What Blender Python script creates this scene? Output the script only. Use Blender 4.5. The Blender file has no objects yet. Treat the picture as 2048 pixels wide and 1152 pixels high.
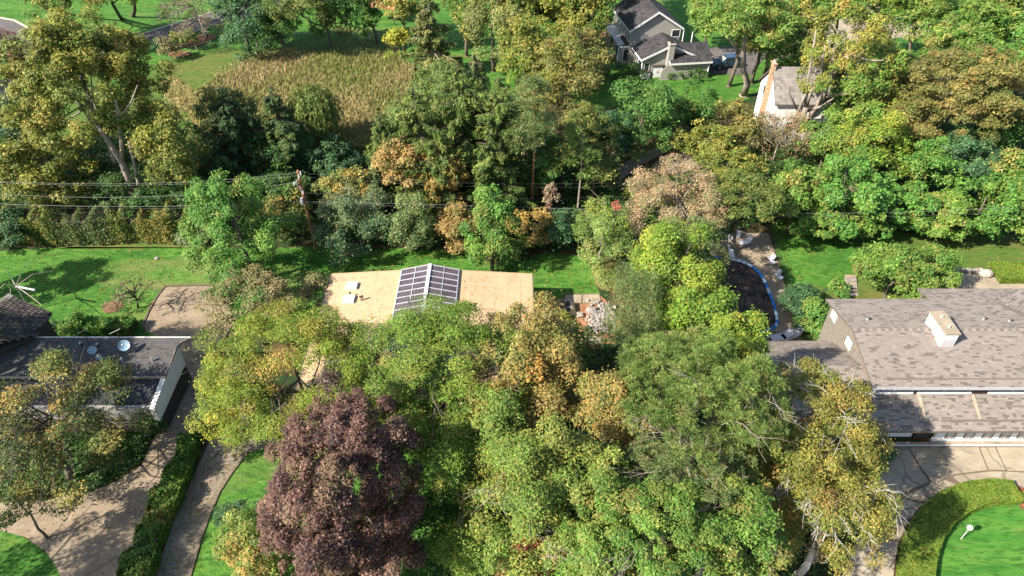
import bpy, bmesh, math, random
import numpy as np
from mathutils import Vector, Matrix

# ------------------------------------------------------------------ camera, sky, sun, exposure
S = bpy.context.scene
COL = S.collection
H = 42.0
PITCH = math.radians(40)
FPX = 24 / 36 * 2048
cam = bpy.data.cameras.new('camera')
cam.lens = 24; cam.sensor_width = 36; cam.clip_start = 0.5; cam.clip_end = 3000
co = bpy.data.objects.new('camera', cam); COL.objects.link(co)
co.location = (0, 0, H); co.rotation_euler = (math.radians(50), 0, 0)
S.camera = co

SUN_EL = math.radians(38)
SUN_DIR = Vector((-0.885 * math.cos(SUN_EL), -0.466 * math.cos(SUN_EL), math.sin(SUN_EL))).normalized()
W = bpy.data.worlds.new('World'); S.world = W; W.use_nodes = True
nt = W.node_tree; nt.nodes.clear()
sky = nt.nodes.new('ShaderNodeTexSky'); sky.sky_type = 'NISHITA'; sky.sun_disc = False
sky.sun_elevation = SUN_EL; sky.sun_rotation = math.atan2(SUN_DIR.x, SUN_DIR.y)
bg = nt.nodes.new('ShaderNodeBackground'); bg.inputs[1].default_value = 0.10
wo = nt.nodes.new('ShaderNodeOutputWorld')
nt.links.new(sky.outputs[0], bg.inputs[0]); nt.links.new(bg.outputs[0], wo.inputs[0])
sl = bpy.data.lights.new('sun', 'SUN'); sl.energy = 5.0; sl.angle = math.radians(0.5); sl.color = (1.0, 0.93, 0.82)
so = bpy.data.objects.new('sun', sl); COL.objects.link(so)
so.rotation_euler = (-SUN_DIR).to_track_quat('-Z', 'Y').to_euler(); so.location = (-60, -30, 80)
S.view_settings.view_transform = 'Standard'; S.view_settings.look = 'None'
S.view_settings.gamma = 1; S.view_settings.use_curve_mapping = False
S.view_settings.exposure = 1.28
S.cycles.max_bounces = 5; S.cycles.diffuse_bounces = 3; S.cycles.glossy_bounces = 2
S.cycles.transmission_bounces = 3; S.cycles.transparent_max_bounces = 4

# ------------------------------------------------------------------ picture point -> place
SUNV = np.array(SUN_DIR)
CP, SP = math.cos(PITCH), math.sin(PITCH)
def ray(x, y):
    u = (x - 1024) / FPX; v = -(y - 576) / FPX
    return np.array([u, CP + v * SP, -SP + v * CP])
def G(x, y, z=0.0):
    d = ray(x, y); t = (z - H) / d[2]
    return np.array([d[0] * t, d[1] * t, z])
def depth(p):
    return p[1] * CP + (H - p[2]) * SP
def onY(x, y, Y):
    d = ray(x, y); t = Y / d[1]
    return np.array([d[0] * t, Y, H + d[2] * t])

# ------------------------------------------------------------------ materials
def new_mat(name):
    m = bpy.data.materials.new(name); m.use_nodes = True
    n = m.node_tree.nodes; b = n['Principled BSDF']
    return m, m.node_tree, n, b
def plain(name, col, rough=0.7, metal=0.0, noise=0.12, scale=3.0, bump=0.0, spec=0.3):
    m, t, n, b = new_mat(name)
    tc = n.new('ShaderNodeTexCoord'); no = n.new('ShaderNodeTexNoise'); no.inputs['Scale'].default_value = scale
    no.inputs['Detail'].default_value = 6
    t.links.new(tc.outputs['Object'], no.inputs['Vector'])
    r = n.new('ShaderNodeValToRGB')
    r.color_ramp.elements[0].position = .3; r.color_ramp.elements[1].position = .7
    r.color_ramp.elements[0].color = tuple(c * (1 - noise) for c in col) + (1,)
    r.color_ramp.elements[1].color = tuple(min(1, c * (1 + noise)) for c in col) + (1,)
    t.links.new(no.outputs[0], r.inputs[0]); t.links.new(r.outputs[0], b.inputs['Base Color'])
    b.inputs['Roughness'].default_value = rough; b.inputs['Metallic'].default_value = metal
    b.inputs['Specular IOR Level'].default_value = spec
    if bump:
        bp = n.new('ShaderNodeBump'); bp.inputs['Strength'].default_value = bump; bp.inputs['Distance'].default_value = .03
        n2 = n.new('ShaderNodeTexNoise'); n2.inputs['Scale'].default_value = scale * 8
        t.links.new(tc.outputs['Object'], n2.inputs['Vector'])
        t.links.new(n2.outputs[0], bp.inputs['Height']); t.links.new(bp.outputs[0], b.inputs['Normal'])
    return m
def layered(name, cols, scales, rough=.9, bump=.4, bscale=14, stretch=None, spec=.15, crack=None):
    """colour = successive noise mixes; cols[0] base, then (colour, lo, hi) per layer"""
    m, t, n, b = new_mat(name)
    tc = n.new('ShaderNodeTexCoord'); vec = tc.outputs['Object']
    mp = n.new('ShaderNodeMapping'); t.links.new(vec, mp.inputs[0])
    if stretch: mp.inputs['Scale'].default_value = stretch[0]; mp.inputs['Rotation'].default_value = (0, 0, stretch[1])
    cur = n.new('ShaderNodeRGB'); cur.outputs[0].default_value = cols[0] + (1,); cur = cur.outputs[0]
    for i, ((c, lo, hi), s) in enumerate(zip(cols[1:], scales)):
        no = n.new('ShaderNodeTexNoise'); no.inputs['Scale'].default_value = s; no.inputs['Detail'].default_value = 8
        no.inputs['Roughness'].default_value = .62
        v = n.new('ShaderNodeVectorMath'); v.operation = 'ADD'; v.inputs[1].default_value = (17.3 * i, 5.1 * i, 3.3 * i)
        t.links.new(mp.outputs[0], v.inputs[0]); t.links.new(v.outputs[0], no.inputs['Vector'])
        mr = n.new('ShaderNodeMapRange'); mr.inputs[1].default_value = lo; mr.inputs[2].default_value = hi
        t.links.new(no.outputs[0], mr.inputs[0])
        mx = n.new('ShaderNodeMix'); mx.data_type = 'RGBA'; mx.inputs[7].default_value = c + (1,)
        t.links.new(mr.outputs[0], mx.inputs[0]); t.links.new(cur, mx.inputs[6]); cur = mx.outputs[2]
    if crack:
        dn = n.new('ShaderNodeTexNoise'); dn.inputs['Scale'].default_value = .8; dn.inputs['Detail'].default_value = 6; t.links.new(vec, dn.inputs['Vector'])
        av = n.new('ShaderNodeVectorMath'); av.operation = 'MULTIPLY_ADD'; av.inputs[1].default_value = (1.6, 1.6, 0); t.links.new(dn.outputs['Color'], av.inputs[0]); t.links.new(vec, av.inputs[2])
        vo = n.new('ShaderNodeTexVoronoi'); vo.feature = 'DISTANCE_TO_EDGE'; vo.inputs['Scale'].default_value = crack; t.links.new(av.outputs[0], vo.inputs['Vector'])
        mr = n.new('ShaderNodeMapRange'); mr.inputs[1].default_value = 0; mr.inputs[2].default_value = .022; mr.inputs[3].default_value = .6; mr.inputs[4].default_value = 0; t.links.new(vo.outputs['Distance'], mr.inputs[0])
        mx = n.new('ShaderNodeMix'); mx.data_type = 'RGBA'; mx.inputs[7].default_value = (.09, .075, .055, 1); t.links.new(mr.outputs[0], mx.inputs[0]); t.links.new(cur, mx.inputs[6]); cur = mx.outputs[2]
    t.links.new(cur, b.inputs['Base Color']); b.inputs['Roughness'].default_value = rough
    b.inputs['Specular IOR Level'].default_value = spec
    bp = n.new('ShaderNodeBump'); bp.inputs['Strength'].default_value = bump; bp.inputs['Distance'].default_value = .06
    n2 = n.new('ShaderNodeTexNoise'); n2.inputs['Scale'].default_value = bscale; n2.inputs['Detail'].default_value = 4
    t.links.new(tc.outputs['Object'], n2.inputs['Vector'])
    t.links.new(n2.outputs[0], bp.inputs['Height']); t.links.new(bp.outputs[0], b.inputs['Normal'])
    return m
def leaf_mat(name, transl=.3, rough=.5, spec=.35):
    m, t, n, b = new_mat(name)
    a = n.new('ShaderNodeAttribute'); a.attribute_name = 'tint'
    t.links.new(a.outputs['Color'], b.inputs['Base Color'])
    b.inputs['Roughness'].default_value = rough; b.inputs['Specular IOR Level'].default_value = spec
    if transl:
        tr = n.new('ShaderNodeBsdfTranslucent'); t.links.new(a.outputs['Color'], tr.inputs['Color'])
        mx = n.new('ShaderNodeMixShader'); mx.inputs[0].default_value = transl
        t.links.new(b.outputs[0], mx.inputs[1]); t.links.new(tr.outputs[0], mx.inputs[2])
        t.links.new(mx.outputs[0], n['Material Output'].inputs['Surface'])
    return m
def tint_mat(name, rough=.85, spec=.2, bump=.2, bscale=25):
    m, t, n, b = new_mat(name)
    a = n.new('ShaderNodeAttribute'); a.attribute_name = 'tint'
    tc = n.new('ShaderNodeTexCoord'); no = n.new('ShaderNodeTexNoise'); no.inputs['Scale'].default_value = 1.3; no.inputs['Detail'].default_value = 8
    t.links.new(tc.outputs['Object'], no.inputs['Vector'])
    mr = n.new('ShaderNodeMapRange'); mr.inputs[1].default_value = .3; mr.inputs[2].default_value = .7; mr.inputs[3].default_value = .92; mr.inputs[4].default_value = 1.06
    t.links.new(no.outputs[0], mr.inputs[0])
    vm = n.new('ShaderNodeVectorMath'); vm.operation = 'SCALE'
    t.links.new(a.outputs['Color'], vm.inputs[0]); t.links.new(mr.outputs[0], vm.inputs['Scale'])
    t.links.new(vm.outputs[0], b.inputs['Base Color'])
    b.inputs['Roughness'].default_value = rough; b.inputs['Specular IOR Level'].default_value = spec
    return m

M = dict(
    leaf=leaf_mat('leaf_surface', .26, .55, .25), needle=leaf_mat('needle_surface', .3, .55, .3), purple=leaf_mat('purple_leaf_surface', .2, .55, .25),
    bark=plain('grey_bark', (.13, .105, .08), .9, noise=.4, scale=6, bump=.6),
    bark_d=plain('dark_bark', (.06, .047, .036), .9, noise=.4, scale=6, bump=.6),
    bark_l=plain('pale_bark', (.27, .225, .18), .85, noise=.3, scale=5, bump=.4),
    bark_w=plain('white_bark', (.40, .36, .32), .8, noise=.2, scale=5),
    bark_r=plain('reddish_bark', (.22, .11, .055), .9, noise=.35, scale=5, bump=.5),
    soil=layered('woodland_soil', [(.045, .04, .02), ((.10, .065, .03), .45, .62), ((.02, .045, .012), .45, .6), ((.14, .10, .05), .6, .72)], [.35, .5, 3.0], bscale=9, bump=.7),
    lawn=layered('lush_lawn', [(.052, .145, .018), ((.095, .20, .028), .42, .60), ((.028, .090, .012), .50, .68), ((.12, .15, .035), .60, .74), ((.026, .095, .013), .48, .62), ((.10, .21, .04), .57, .70), ((.15, .165, .05), .585, .70)], [.22, .8, .33, 3.0, 1.7, .11], bscale=6, bump=1.0, stretch=((.5, 1.2, 1), .03)),
    lawn_y=layered('dry_lawn', [(.075, .13, .022), ((.125, .125, .034), .42, .62), ((.042, .125, .016), .5, .66), ((.20, .14, .065), .60, .74), ((.05, .095, .016), .48, .64)], [.35, .22, .55, 3.0], bscale=6, bump=1.0, stretch=((.35, 1.0, 1), .04)),
    lawn_g=layered('putting_lawn', [(.05, .165, .022), ((.085, .20, .03), .4, .6), ((.035, .125, .016), .5, .66), ((.14, .165, .045), .58, .72), ((.03, .11, .014), .5, .6), ((.16, .15, .06), .62, .72)], [.5, 1.1, .9, 3.0, .35], bscale=9, bump=.6, stretch=((.4, 1.6, 1), .05)),
    straw=layered('straw_ground', [(.20, .155, .055), ((.12, .11, .03), .42, .6), ((.26, .19, .08), .55, .7)], [.5, 2.0], bscale=10),
    mulch=layered('brown_mulch', [(.20, .105, .055), ((.12, .06, .03), .45, .6), ((.30, .17, .10), .55, .72)], [1.5, 6.0], bscale=20),
    rmulch=layered('orange_mulch', [(.34, .17, .095), ((.25, .11, .055), .45, .6), ((.40, .24, .15), .55, .72)], [1.5, 6.0], bscale=20),
    asphalt=layered('tan_asphalt', [(.27, .21, .145), ((.225, .17, .115), .42, .62), ((.31, .245, .17), .52, .7), ((.19, .145, .10), .6, .7)], [.35, 2.0, .8], crack=.22, bscale=40, bump=.25),
    asphalt_d=layered('drive_asphalt', [(.225, .185, .14), ((.18, .145, .105), .42, .62), ((.27, .22, .165), .52, .7), ((.14, .11, .085), .62, .7)], [.4, 2.2, .9], crack=.22, bscale=40, bump=.25),
    road=layered('road_asphalt', [(.13, .115, .105), ((.10, .09, .085), .42, .6), ((.165, .15, .135), .55, .7)], [.3, 1.2], crack=.22, bscale=30, bump=.2),
    concrete=layered('concrete', [(.32, .265, .19), ((.26, .215, .155), .42, .6), ((.38, .32, .235), .52, .7), ((.19, .16, .12), .58, .7)], [.35, 1.6, .6], bscale=30, bump=.2),
    concrete_d=layered('weathered_slab', [(.34, .285, .205), ((.27, .225, .165), .40, .58), ((.39, .33, .24), .5, .7), ((.19, .165, .125), .57, .69), ((.40, .32, .22), .62, .74)], [.28, 1.3, .5, .22], crack=.22, bscale=30, bump=.25, stretch=((.5, 1.3, 1), .1)),
    deck=layered('pool_deck_concrete', [(.30, .235, .165), ((.23, .18, .125), .42, .6), ((.38, .31, .22), .52, .7)], [.45, 1.8], bscale=30, bump=.2),
    joint=plain('joint_dirt', (.13, .10, .07), .95),
    kerb=plain('pale_kerb', (.48, .40, .34), .85, noise=.15),
    tan=layered('tan_roof_membrane', [(.455, .32, .185), ((.42, .29, .165), .42, .6), ((.475, .35, .215), .5, .7), ((.37, .25, .15), .58, .70), ((.33, .24, .16), .64, .74)], [.25, 1.4, .6, .35], rough=.8, bump=.08, bscale=20),
    tan_seam=plain('tan_roof_seam', (.42, .30, .19), .8),
    white=plain('white_paint', (.66, .65, .63), .5, noise=.04),
    white_w=plain('white_wall', (.66, .64, .60), .7, noise=.05, scale=1.5),
    cream=plain('cream_siding', (.285, .27, .24), .75, noise=.08, scale=1.2),
    chair=plain('chair_white', (.50, .49, .50), .5, noise=.06),
    beige=plain('beige_wall', (.74, .70, .62), .8, noise=.08, scale=1.2),
    dark=plain('dark_brown_wood', (.055, .042, .034), .8, noise=.25),
    siding=plain('grey_vertical_siding', (.20, .175, .145), .8, noise=.15),
    trim=plain('brown_trim', (.135, .108, .09), .7),
    glass=plain('dark_glass', (.035, .035, .042), .12, noise=.3, scale=.8, spec=.6),
    glass2=plain('skylight_glass', (.085, .068, .072), .3, noise=.35, scale=.7, spec=.5),
    win=plain('window_glass', (.30, .30, .29), .15, noise=.3, spec=.7),
    alu=plain('pale_aluminium', (.5, .48, .5), .45, .2, noise=.06),
    metal=plain('grey_metal', (.40, .40, .40), .45, .6),
    black=plain('black_rubber', (.02, .02, .02), .7),
    dish=plain('blue_white_dish', (.24, .36, .44), .4, noise=.1),
    blue=plain('blue_liner', (.02, .20, .55), .35, noise=.25, scale=4, spec=.6),
    rim_glint=plain('painted_liner_glint', (.52, .66, .78), .3, noise=.15, scale=4, spec=.6),  # white reflection on the blue liner, put into the colour
    cover=layered('wet_leafy_cover', [(.04, .032, .030), ((.13, .085, .065), .44, .62), ((.016, .015, .016), .52, .64), ((.19, .13, .10), .60, .74)], [.6, .55, 6.0], rough=.8, bscale=8, bump=.8),
    wood=plain('pole_wood', (.24, .115, .055), .85, noise=.25, scale=2, bump=.3),
    wire=plain('wire', (.13, .13, .125), .5, .3),
    wire_w=plain('pale_wire', (.24, .235, .23), .5),
    brick=plain('orange_brick', (.38, .19, .10), .85, noise=.2, scale=4),
    brick_l=plain('pale_brick', (.42, .27, .17), .85, noise=.2, scale=4),
    carp=plain('blue_car_paint', (.035, .075, .125), .25, .3, noise=.05, spec=.6),
    rock=plain('pale_rock', (.36, .31, .26), .85, noise=.25, scale=3, bump=.4),
    rockw=plain('white_stone', (.27, .24, .22), .8, noise=.4, scale=3),
    rockg=plain('grey_stone', (.24, .21, .19), .85, noise=.3, scale=3),
    copper=plain('orange_shingle', (.36, .16, .07), .85, noise=.2, scale=2),
    shingle=tint_mat('asphalt_shingle'), lamp=plain('globe_glass', (.82, .80, .76), .3),
    pink=plain('pale_pink_metal', (.40, .32, .29), .5),
)

# ------------------------------------------------------------------ builders
class MB:
    def __init__(s): s.v = []; s.f = []; s.c = []; s.usec = False
    def poly(s, pts, c=None):
        i = len(s.v); s.v += [tuple(p) for p in pts]; s.f.append(tuple(range(i, i + len(pts))))
        s.c.append(c or (.5, .5, .5)); s.usec |= c is not None
    def slab(s, pts, d, c=None):
        """closed solid: polygon pts pushed along vector d"""
        d = np.array(d, float); a = [np.array(p, float) for p in pts]; b = [p + d for p in a]
        n = np.zeros(3)
        for i in range(len(a)): n += np.cross(a[i], a[(i + 1) % len(a)])
        if n @ d > 0: a = a[::-1]; b = b[::-1]
        s.poly(a, c); s.poly(b[::-1], c)
        for i in range(len(a)):
            j = (i + 1) % len(a); s.poly([a[j], a[i], b[i], b[j]], c)
        return s
    def box(s, x0, x1, y0, y1, z0, z1, fr=None, c=None):
        p = [np.array(q, float) for q in ((x0, y0, z0), (x1, y0, z0), (x1, y1, z0), (x0, y1, z0))]
        d = np.array((0, 0, z1 - z0), float)
        if fr is not None:
            p = [fr(q) for q in p]
        return s.slab(p, d, c)
    def tube(s, pts, r0, r1=None, n=8, c=None):
        pts = [np.array(p, float) for p in pts]; r1 = r0 if r1 is None else r1
        rings = []
        for i, p in enumerate(pts):
            t = pts[min(i + 1, len(pts) - 1)] - pts[max(i - 1, 0)]; t /= (np.linalg.norm(t) + 1e-9)
            u = np.cross(t, (0, 0, 1) if abs(t[2]) < .9 else (1, 0, 0)); u /= np.linalg.norm(u); w = np.cross(t, u)
            r = r0 + (r1 - r0) * i / max(1, len(pts) - 1)
            base = len(s.v)
            for k in range(n):
                a = 2 * math.pi * k / n; s.v.append(tuple(p + r * (math.cos(a) * u + math.sin(a) * w)))
            rings.append(base)
        for a, b in zip(rings, rings[1:]):
            for k in range(n):
                k2 = (k + 1) % n; s.f.append((a + k, a + k2, b + k2, b + k)); s.c.append(c or (.5,) * 3)
        s.f.append(tuple(rings[0] + k for k in range(n))[::-1]); s.c.append(c or (.5,) * 3)
        s.f.append(tuple(rings[-1] + k for k in range(n))); s.c.append(c or (.5,) * 3)
        return s
    def ball(s, c, r, sc=(1, 1, 1), seg=10, rng=8, col=None):
        base = len(s.v)
        for i in range(rng + 1):
            th = math.pi * i / rng
            for k in range(seg):
                a = 2 * math.pi * k / seg
                s.v.append((c[0] + r * sc[0] * math.sin(th) * math.cos(a), c[1] + r * sc[1] * math.sin(th) * math.sin(a), c[2] + r * sc[2] * math.cos(th)))
        for i in range(rng):
            for k in range(seg):
                k2 = (k + 1) % seg
                s.f.append((base + i * seg + k, base + (i + 1) * seg + k, base + (i + 1) * seg + k2, base + i * seg + k2)); s.c.append(col or (.5,) * 3)
        return s
    def mesh(s, name, off=(0, 0, 0)):
        me = bpy.data.meshes.new(name)
        v = np.array(s.v, float) - np.array(off, float)
        me.from_pydata(v.tolist(), [], s.f); me.update()
        if s.usec:
            a = me.attributes.new('tint', 'FLOAT_COLOR', 'FACE')
            cc = np.ones((len(s.f), 4), np.float32); cc[:, :3] = np.array(s.c); a.data.foreach_set('color', cc.ravel())
        return me
    def obj(s, name, mat, parent=None, kind=None, smooth=False, **tags):
        off = parent_loc(parent) if parent is not None else np.zeros(3)
        me = s.mesh(name, off); me.materials.append(mat)
        if smooth: me.polygons.foreach_set('use_smooth', [True] * len(me.polygons))
        o = bpy.data.objects.new(name, me); COL.objects.link(o)
        if parent is not None: o.parent = parent
        if kind: o['kind'] = kind
        for k, v in tags.items(): o[k] = v
        return o
def parent_loc(p):
    l = np.zeros(3)
    while p is not None: l += np.array(p.location); p = p.parent
    return l
def thing(name, label, cat, loc, group=None):
    o = bpy.data.objects.new(name, None); COL.objects.link(o); o.location = tuple(loc); o.empty_display_size = .3
    o['label'] = label; o['category'] = cat
    if group: o['group'] = group
    return o
def single(mb, name, mat, label, cat, loc, group=None, smooth=False):
    """a thing that is one mesh, origin at loc"""
    me = mb.mesh(name, loc); me.materials.append(mat)
    if smooth: me.polygons.foreach_set('use_smooth', [True] * len(me.polygons))
    o = bpy.data.objects.new(name, me); COL.objects.link(o); o.location = tuple(loc); o['label'] = label; o['category'] = cat
    if group: o['group'] = group
    return o
def smooth_px(px, it=2):
    p = np.array(px, float)
    for _ in range(it):
        q = np.roll(p, -1, 0); p = np.stack([.75 * p + .25 * q, .25 * p + .75 * q], 1).reshape(-1, 2)
    return p
LAYER = [0]
ZL = {}
def sheet(name, px, mat, z=None, smooth=0, kind='structure', parent=None, thick=None, rough=0.0, seed=0):
    """flat ground sheet whose outline is given by picture points"""
    if z is None: LAYER[0] += 1; z = .004 * LAYER[0]; ZL[name] = z
    p = smooth_px(px, smooth) if smooth else np.array(px, float)
    pts = [G(x, y, z) for x, y in p]
    if rough:
        r = random.Random(seed); q = []
        for i in range(len(pts)):
            a, b = pts[i], pts[(i + 1) % len(pts)]; L = np.linalg.norm(b - a); k = max(1, int(L / .8))
            for j in range(k):
                c = a + (b - a) * j / k; q.append(c + np.array([r.uniform(-1, 1) * rough, r.uniform(-1, 1) * rough, 0]))
        pts = q
    mb = MB()
    if thick: mb.slab([p - np.array([0, 0, thick]) for p in pts], (0, 0, thick))
    else:
        ar = sum(pts[i][0] * pts[(i + 1) % len(pts)][1] - pts[(i + 1) % len(pts)][0] * pts[i][1] for i in range(len(pts)))
        mb.poly(pts if ar > 0 else pts[::-1])
    return mb.obj(name, mat, parent, kind=kind)

# leaf clouds -----------------------------------------------------------------
LEAF_GAIN = 1.34
NLEAF = [0]
def unit(v): return v / (np.linalg.norm(v, axis=-1, keepdims=True) + 1e-9)
def leaf_object(P, N, T, L, Wd, C, name, mat, parent, kind=None):
    """P centres, N normals, T long axis, L half length, Wd half width, C colours"""
    n = len(P); NLEAF[0] += n; off = parent_loc(parent) if parent is not None else np.zeros(3)
    T = unit(T - N * (T * N).sum(1, keepdims=True)); B = np.cross(N, T)
    L = np.broadcast_to(np.asarray(L, float), (n,))[:, None]; Wd = np.broadcast_to(np.asarray(Wd, float), (n,))[:, None]
    far = True; k = 3
    if far: V = np.stack([P - T * L * .65 - B * Wd * 1.05, P - T * L * .65 + B * Wd * 1.05, P + T * L * 1.05], 1) - off
    else: V = np.stack([P - T * L, P + B * Wd - T * L * .15, P + T * L, P - B * Wd - T * L * .15], 1) - off
    me = bpy.data.meshes.new(name)
    me.vertices.add(k * n); me.vertices.foreach_set('co', V.astype(np.float32).ravel())
    me.loops.add(k * n); me.loops.foreach_set('vertex_index', np.arange(k * n, dtype=np.int32))
    me.polygons.add(n); me.polygons.foreach_set('loop_start', np.arange(0, k * n, k, dtype=np.int32))
    a = me.attributes.new('tint', 'FLOAT_COLOR', 'FACE')
    cc = np.ones((n, 4), np.float32); cc[:, :3] = np.clip(C * LEAF_GAIN, 0.002, .6); a.data.foreach_set('color', cc.ravel())
    me.update(calc_edges=True); me.materials.append(mat)
    o = bpy.data.objects.new(name, me); COL.objects.link(o)
    if parent is not None: o.parent = parent
    if kind: o['kind'] = kind
    return o
PAL = dict(
    olive=[(.160, .160, .028, 4), (.100, .130, .022, 4), (.215, .185, .042, 2), (.065, .10, .018, 2)],
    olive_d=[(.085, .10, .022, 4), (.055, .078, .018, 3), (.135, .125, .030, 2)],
    tan_oak=[(.185, .150, .046, 4), (.125, .130, .032, 4), (.245, .175, .055, 2), (.075, .10, .024, 2), (.25, .13, .03, 1)],
    brown_oak=[(.130, .118, .034, 4), (.095, .10, .026, 4), (.175, .130, .038, 2), (.065, .085, .020, 2)],
    locust=[(.105, .150, .020, 5), (.075, .125, .018, 4), (.150, .170, .026, 2), (.19, .16, .035, 1)],
    locust_y=[(.130, .155, .018, 5), (.090, .135, .016, 4), (.180, .170, .022, 2), (.21, .155, .03, 1)],
    lime=[(.140, .190, .020, 5), (.090, .155, .018, 5), (.200, .205, .026, 2)],
    emerald=[(.070, .160, .026, 5), (.045, .120, .020, 4), (.115, .19, .032, 3), (.16, .17, .035, 1)],
    bright=[(.090, .150, .026, 5), (.060, .115, .020, 4), (.135, .165, .032, 3), (.19, .155, .045, 2)],
    green=[(.065, .125, .026, 5), (.042, .092, .020, 4), (.10, .145, .030, 2)],
    mixed=[(.105, .145, .026, 4), (.065, .110, .020, 3), (.165, .165, .036, 3), (.205, .145, .042, 1)],
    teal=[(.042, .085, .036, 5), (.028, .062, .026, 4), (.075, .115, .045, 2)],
    pine=[(.125, .165, .042, 5), (.085, .130, .032, 4), (.165, .185, .050, 3), (.18, .15, .06, 1)],
    pine_g=[(.125, .155, .056, 5), (.090, .125, .045, 4), (.165, .175, .066, 3), (.19, .15, .08, 1)],
    pine_b=[(.085, .110, .036, 5), (.055, .080, .028, 4), (.150, .120, .070, 2)],
    spruce=[(.105, .135, .032, 5), (.068, .095, .024, 4), (.145, .160, .042, 3)],
    spruce_l=[(.155, .155, .052, 5), (.11, .12, .040, 4), (.20, .18, .066, 2)],
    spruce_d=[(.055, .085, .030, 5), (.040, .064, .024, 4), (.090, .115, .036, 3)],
    willow=[(.125, .145, .036, 5), (.09, .115, .028, 4)],
    purple=[(.105, .055, .040, 5), (.072, .036, .030, 4), (.150, .085, .058, 3), (.040, .022, .021, 3), (.12, .082, .042, 2)],
    red=[(.26, .075, .045, 5), (.19, .055, .035, 3), (.30, .14, .07, 2)],
    red_d=[(.13, .035, .028, 5), (.08, .022, .020, 3), (.20, .06, .045, 1)],
    gold=[(.28, .180, .042, 5), (.21, .145, .036, 3), (.32, .215, .065, 2), (.14, .125, .030, 2)],
    orange=[(.255, .165, .052, 5), (.19, .130, .038, 4), (.30, .205, .075, 2), (.12, .125, .03, 3)],
    peach=[(.29, .195, .108, 5), (.24, .155, .080, 3), (.19, .165, .085, 3), (.13, .14, .05, 3)],
    yellow=[(.29, .25, .026, 5), (.22, .22, .022, 3), (.15, .18, .020, 2)],
    twig=[(.21, .165, .100, 5), (.15, .115, .07, 3), (.27, .215, .14, 2)],
    birch=[(.145, .145, .028, 5), (.095, .120, .022, 5), (.195, .165, .040, 3), (.20, .120, .036, 1)],
    autumn=[(.165, .110, .040, 3), (.065, .085, .020, 6), (.22, .165, .042, 2), (.045, .068, .018, 4)],
    vine=[(.150, .150, .036, 4), (.095, .120, .028, 4), (.215, .165, .042, 2), (.065, .092, .032, 2)],
    greyvine=[(.110, .135, .064, 4), (.080, .108, .050, 4), (.165, .145, .07, 2)],
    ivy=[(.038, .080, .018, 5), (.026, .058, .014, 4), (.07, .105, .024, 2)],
    hedge=[(.112, .150, .020, 5), (.088, .128, .018, 4), (.15, .165, .026, 2)],
    brownbush=[(.165, .140, .058, 5), (.12, .115, .044, 4), (.21, .16, .075, 1)],
)
WARM = ('gold', 'orange', 'peach', 'purple', 'red', 'red_d', 'twig', 'yellow', 'lime', 'emerald', 'brownbush')
def pick(pal, n, rng, blend=.35):
    a = np.array([c[:3] for c in PAL[pal]]); w = np.array([c[3] for c in PAL[pal]], float); w /= w.sum()
    g = (1, 1, 1) if pal in WARM else (1.05, 1.02, .95) if pal in ('birch', 'tan_oak', 'brown_oak', 'olive') else (.98, 1.08, .95)
    return a[rng.choice(len(a), n, p=w)] * np.array(g)

def ell_fit(cx, cy, w, h, ht):
    """ellipsoid (centre, radii) of a crown that fills the picture box for a plant of height ht"""
    c = ht * .4
    for _ in range(6):
        p = G(cx, cy, max(.1, ht - c)); Z = depth(p)
        a = w / 2 * Z / FPX; hv = h / 2 * Z / FPX
        de = PITCH + math.atan((cy - 576) / FPX); sd, cd = math.sin(de), math.cos(de)
        cc = math.sqrt(max(hv * hv - (a * sd) ** 2, (.38 * a * cd) ** 2)) / cd
        c = min(cc, .47 * ht)
    b = math.sqrt(max(hv * hv - (c * cd) ** 2, (.3 * a * sd) ** 2)) / sd
    b = min(b, 1.6 * a)
    return p, (a, b, c), Z
SEED = [100]
def limbs(mb, base, top, r, targets, rng, bark_n=7, bend=.06):
    """trunk from base to top, then limbs to the targets"""
    base = np.array(base, float); top = np.array(top, float); L = np.linalg.norm(top - base)
    k = 6; pts = []
    for i in range(k + 1):
        t = i / k; pts.append(base + (top - base) * t + (np.array([rng.normal(), rng.normal(), 0]) * bend * L * .35 * math.sin(math.pi * t)))
    flare = base + (pts[1] - base) * .12
    mb.tube([base, flare], r * 1.5, r * 1.05, bark_n); mb.tube([flare] + pts[1:], r * 1.05, r * .42, bark_n)
    for tg in targets:
        i = rng.integers(k // 2, k + 1); s = pts[i]; tg = np.array(tg, float)
        mid = s + (tg - s) * .5 + np.array([rng.normal() * .08, rng.normal() * .08, -.05]) * np.linalg.norm(tg - s)
        mb.tube([s, mid, tg], r * .38, r * .08, 5)
    return pts
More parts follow.
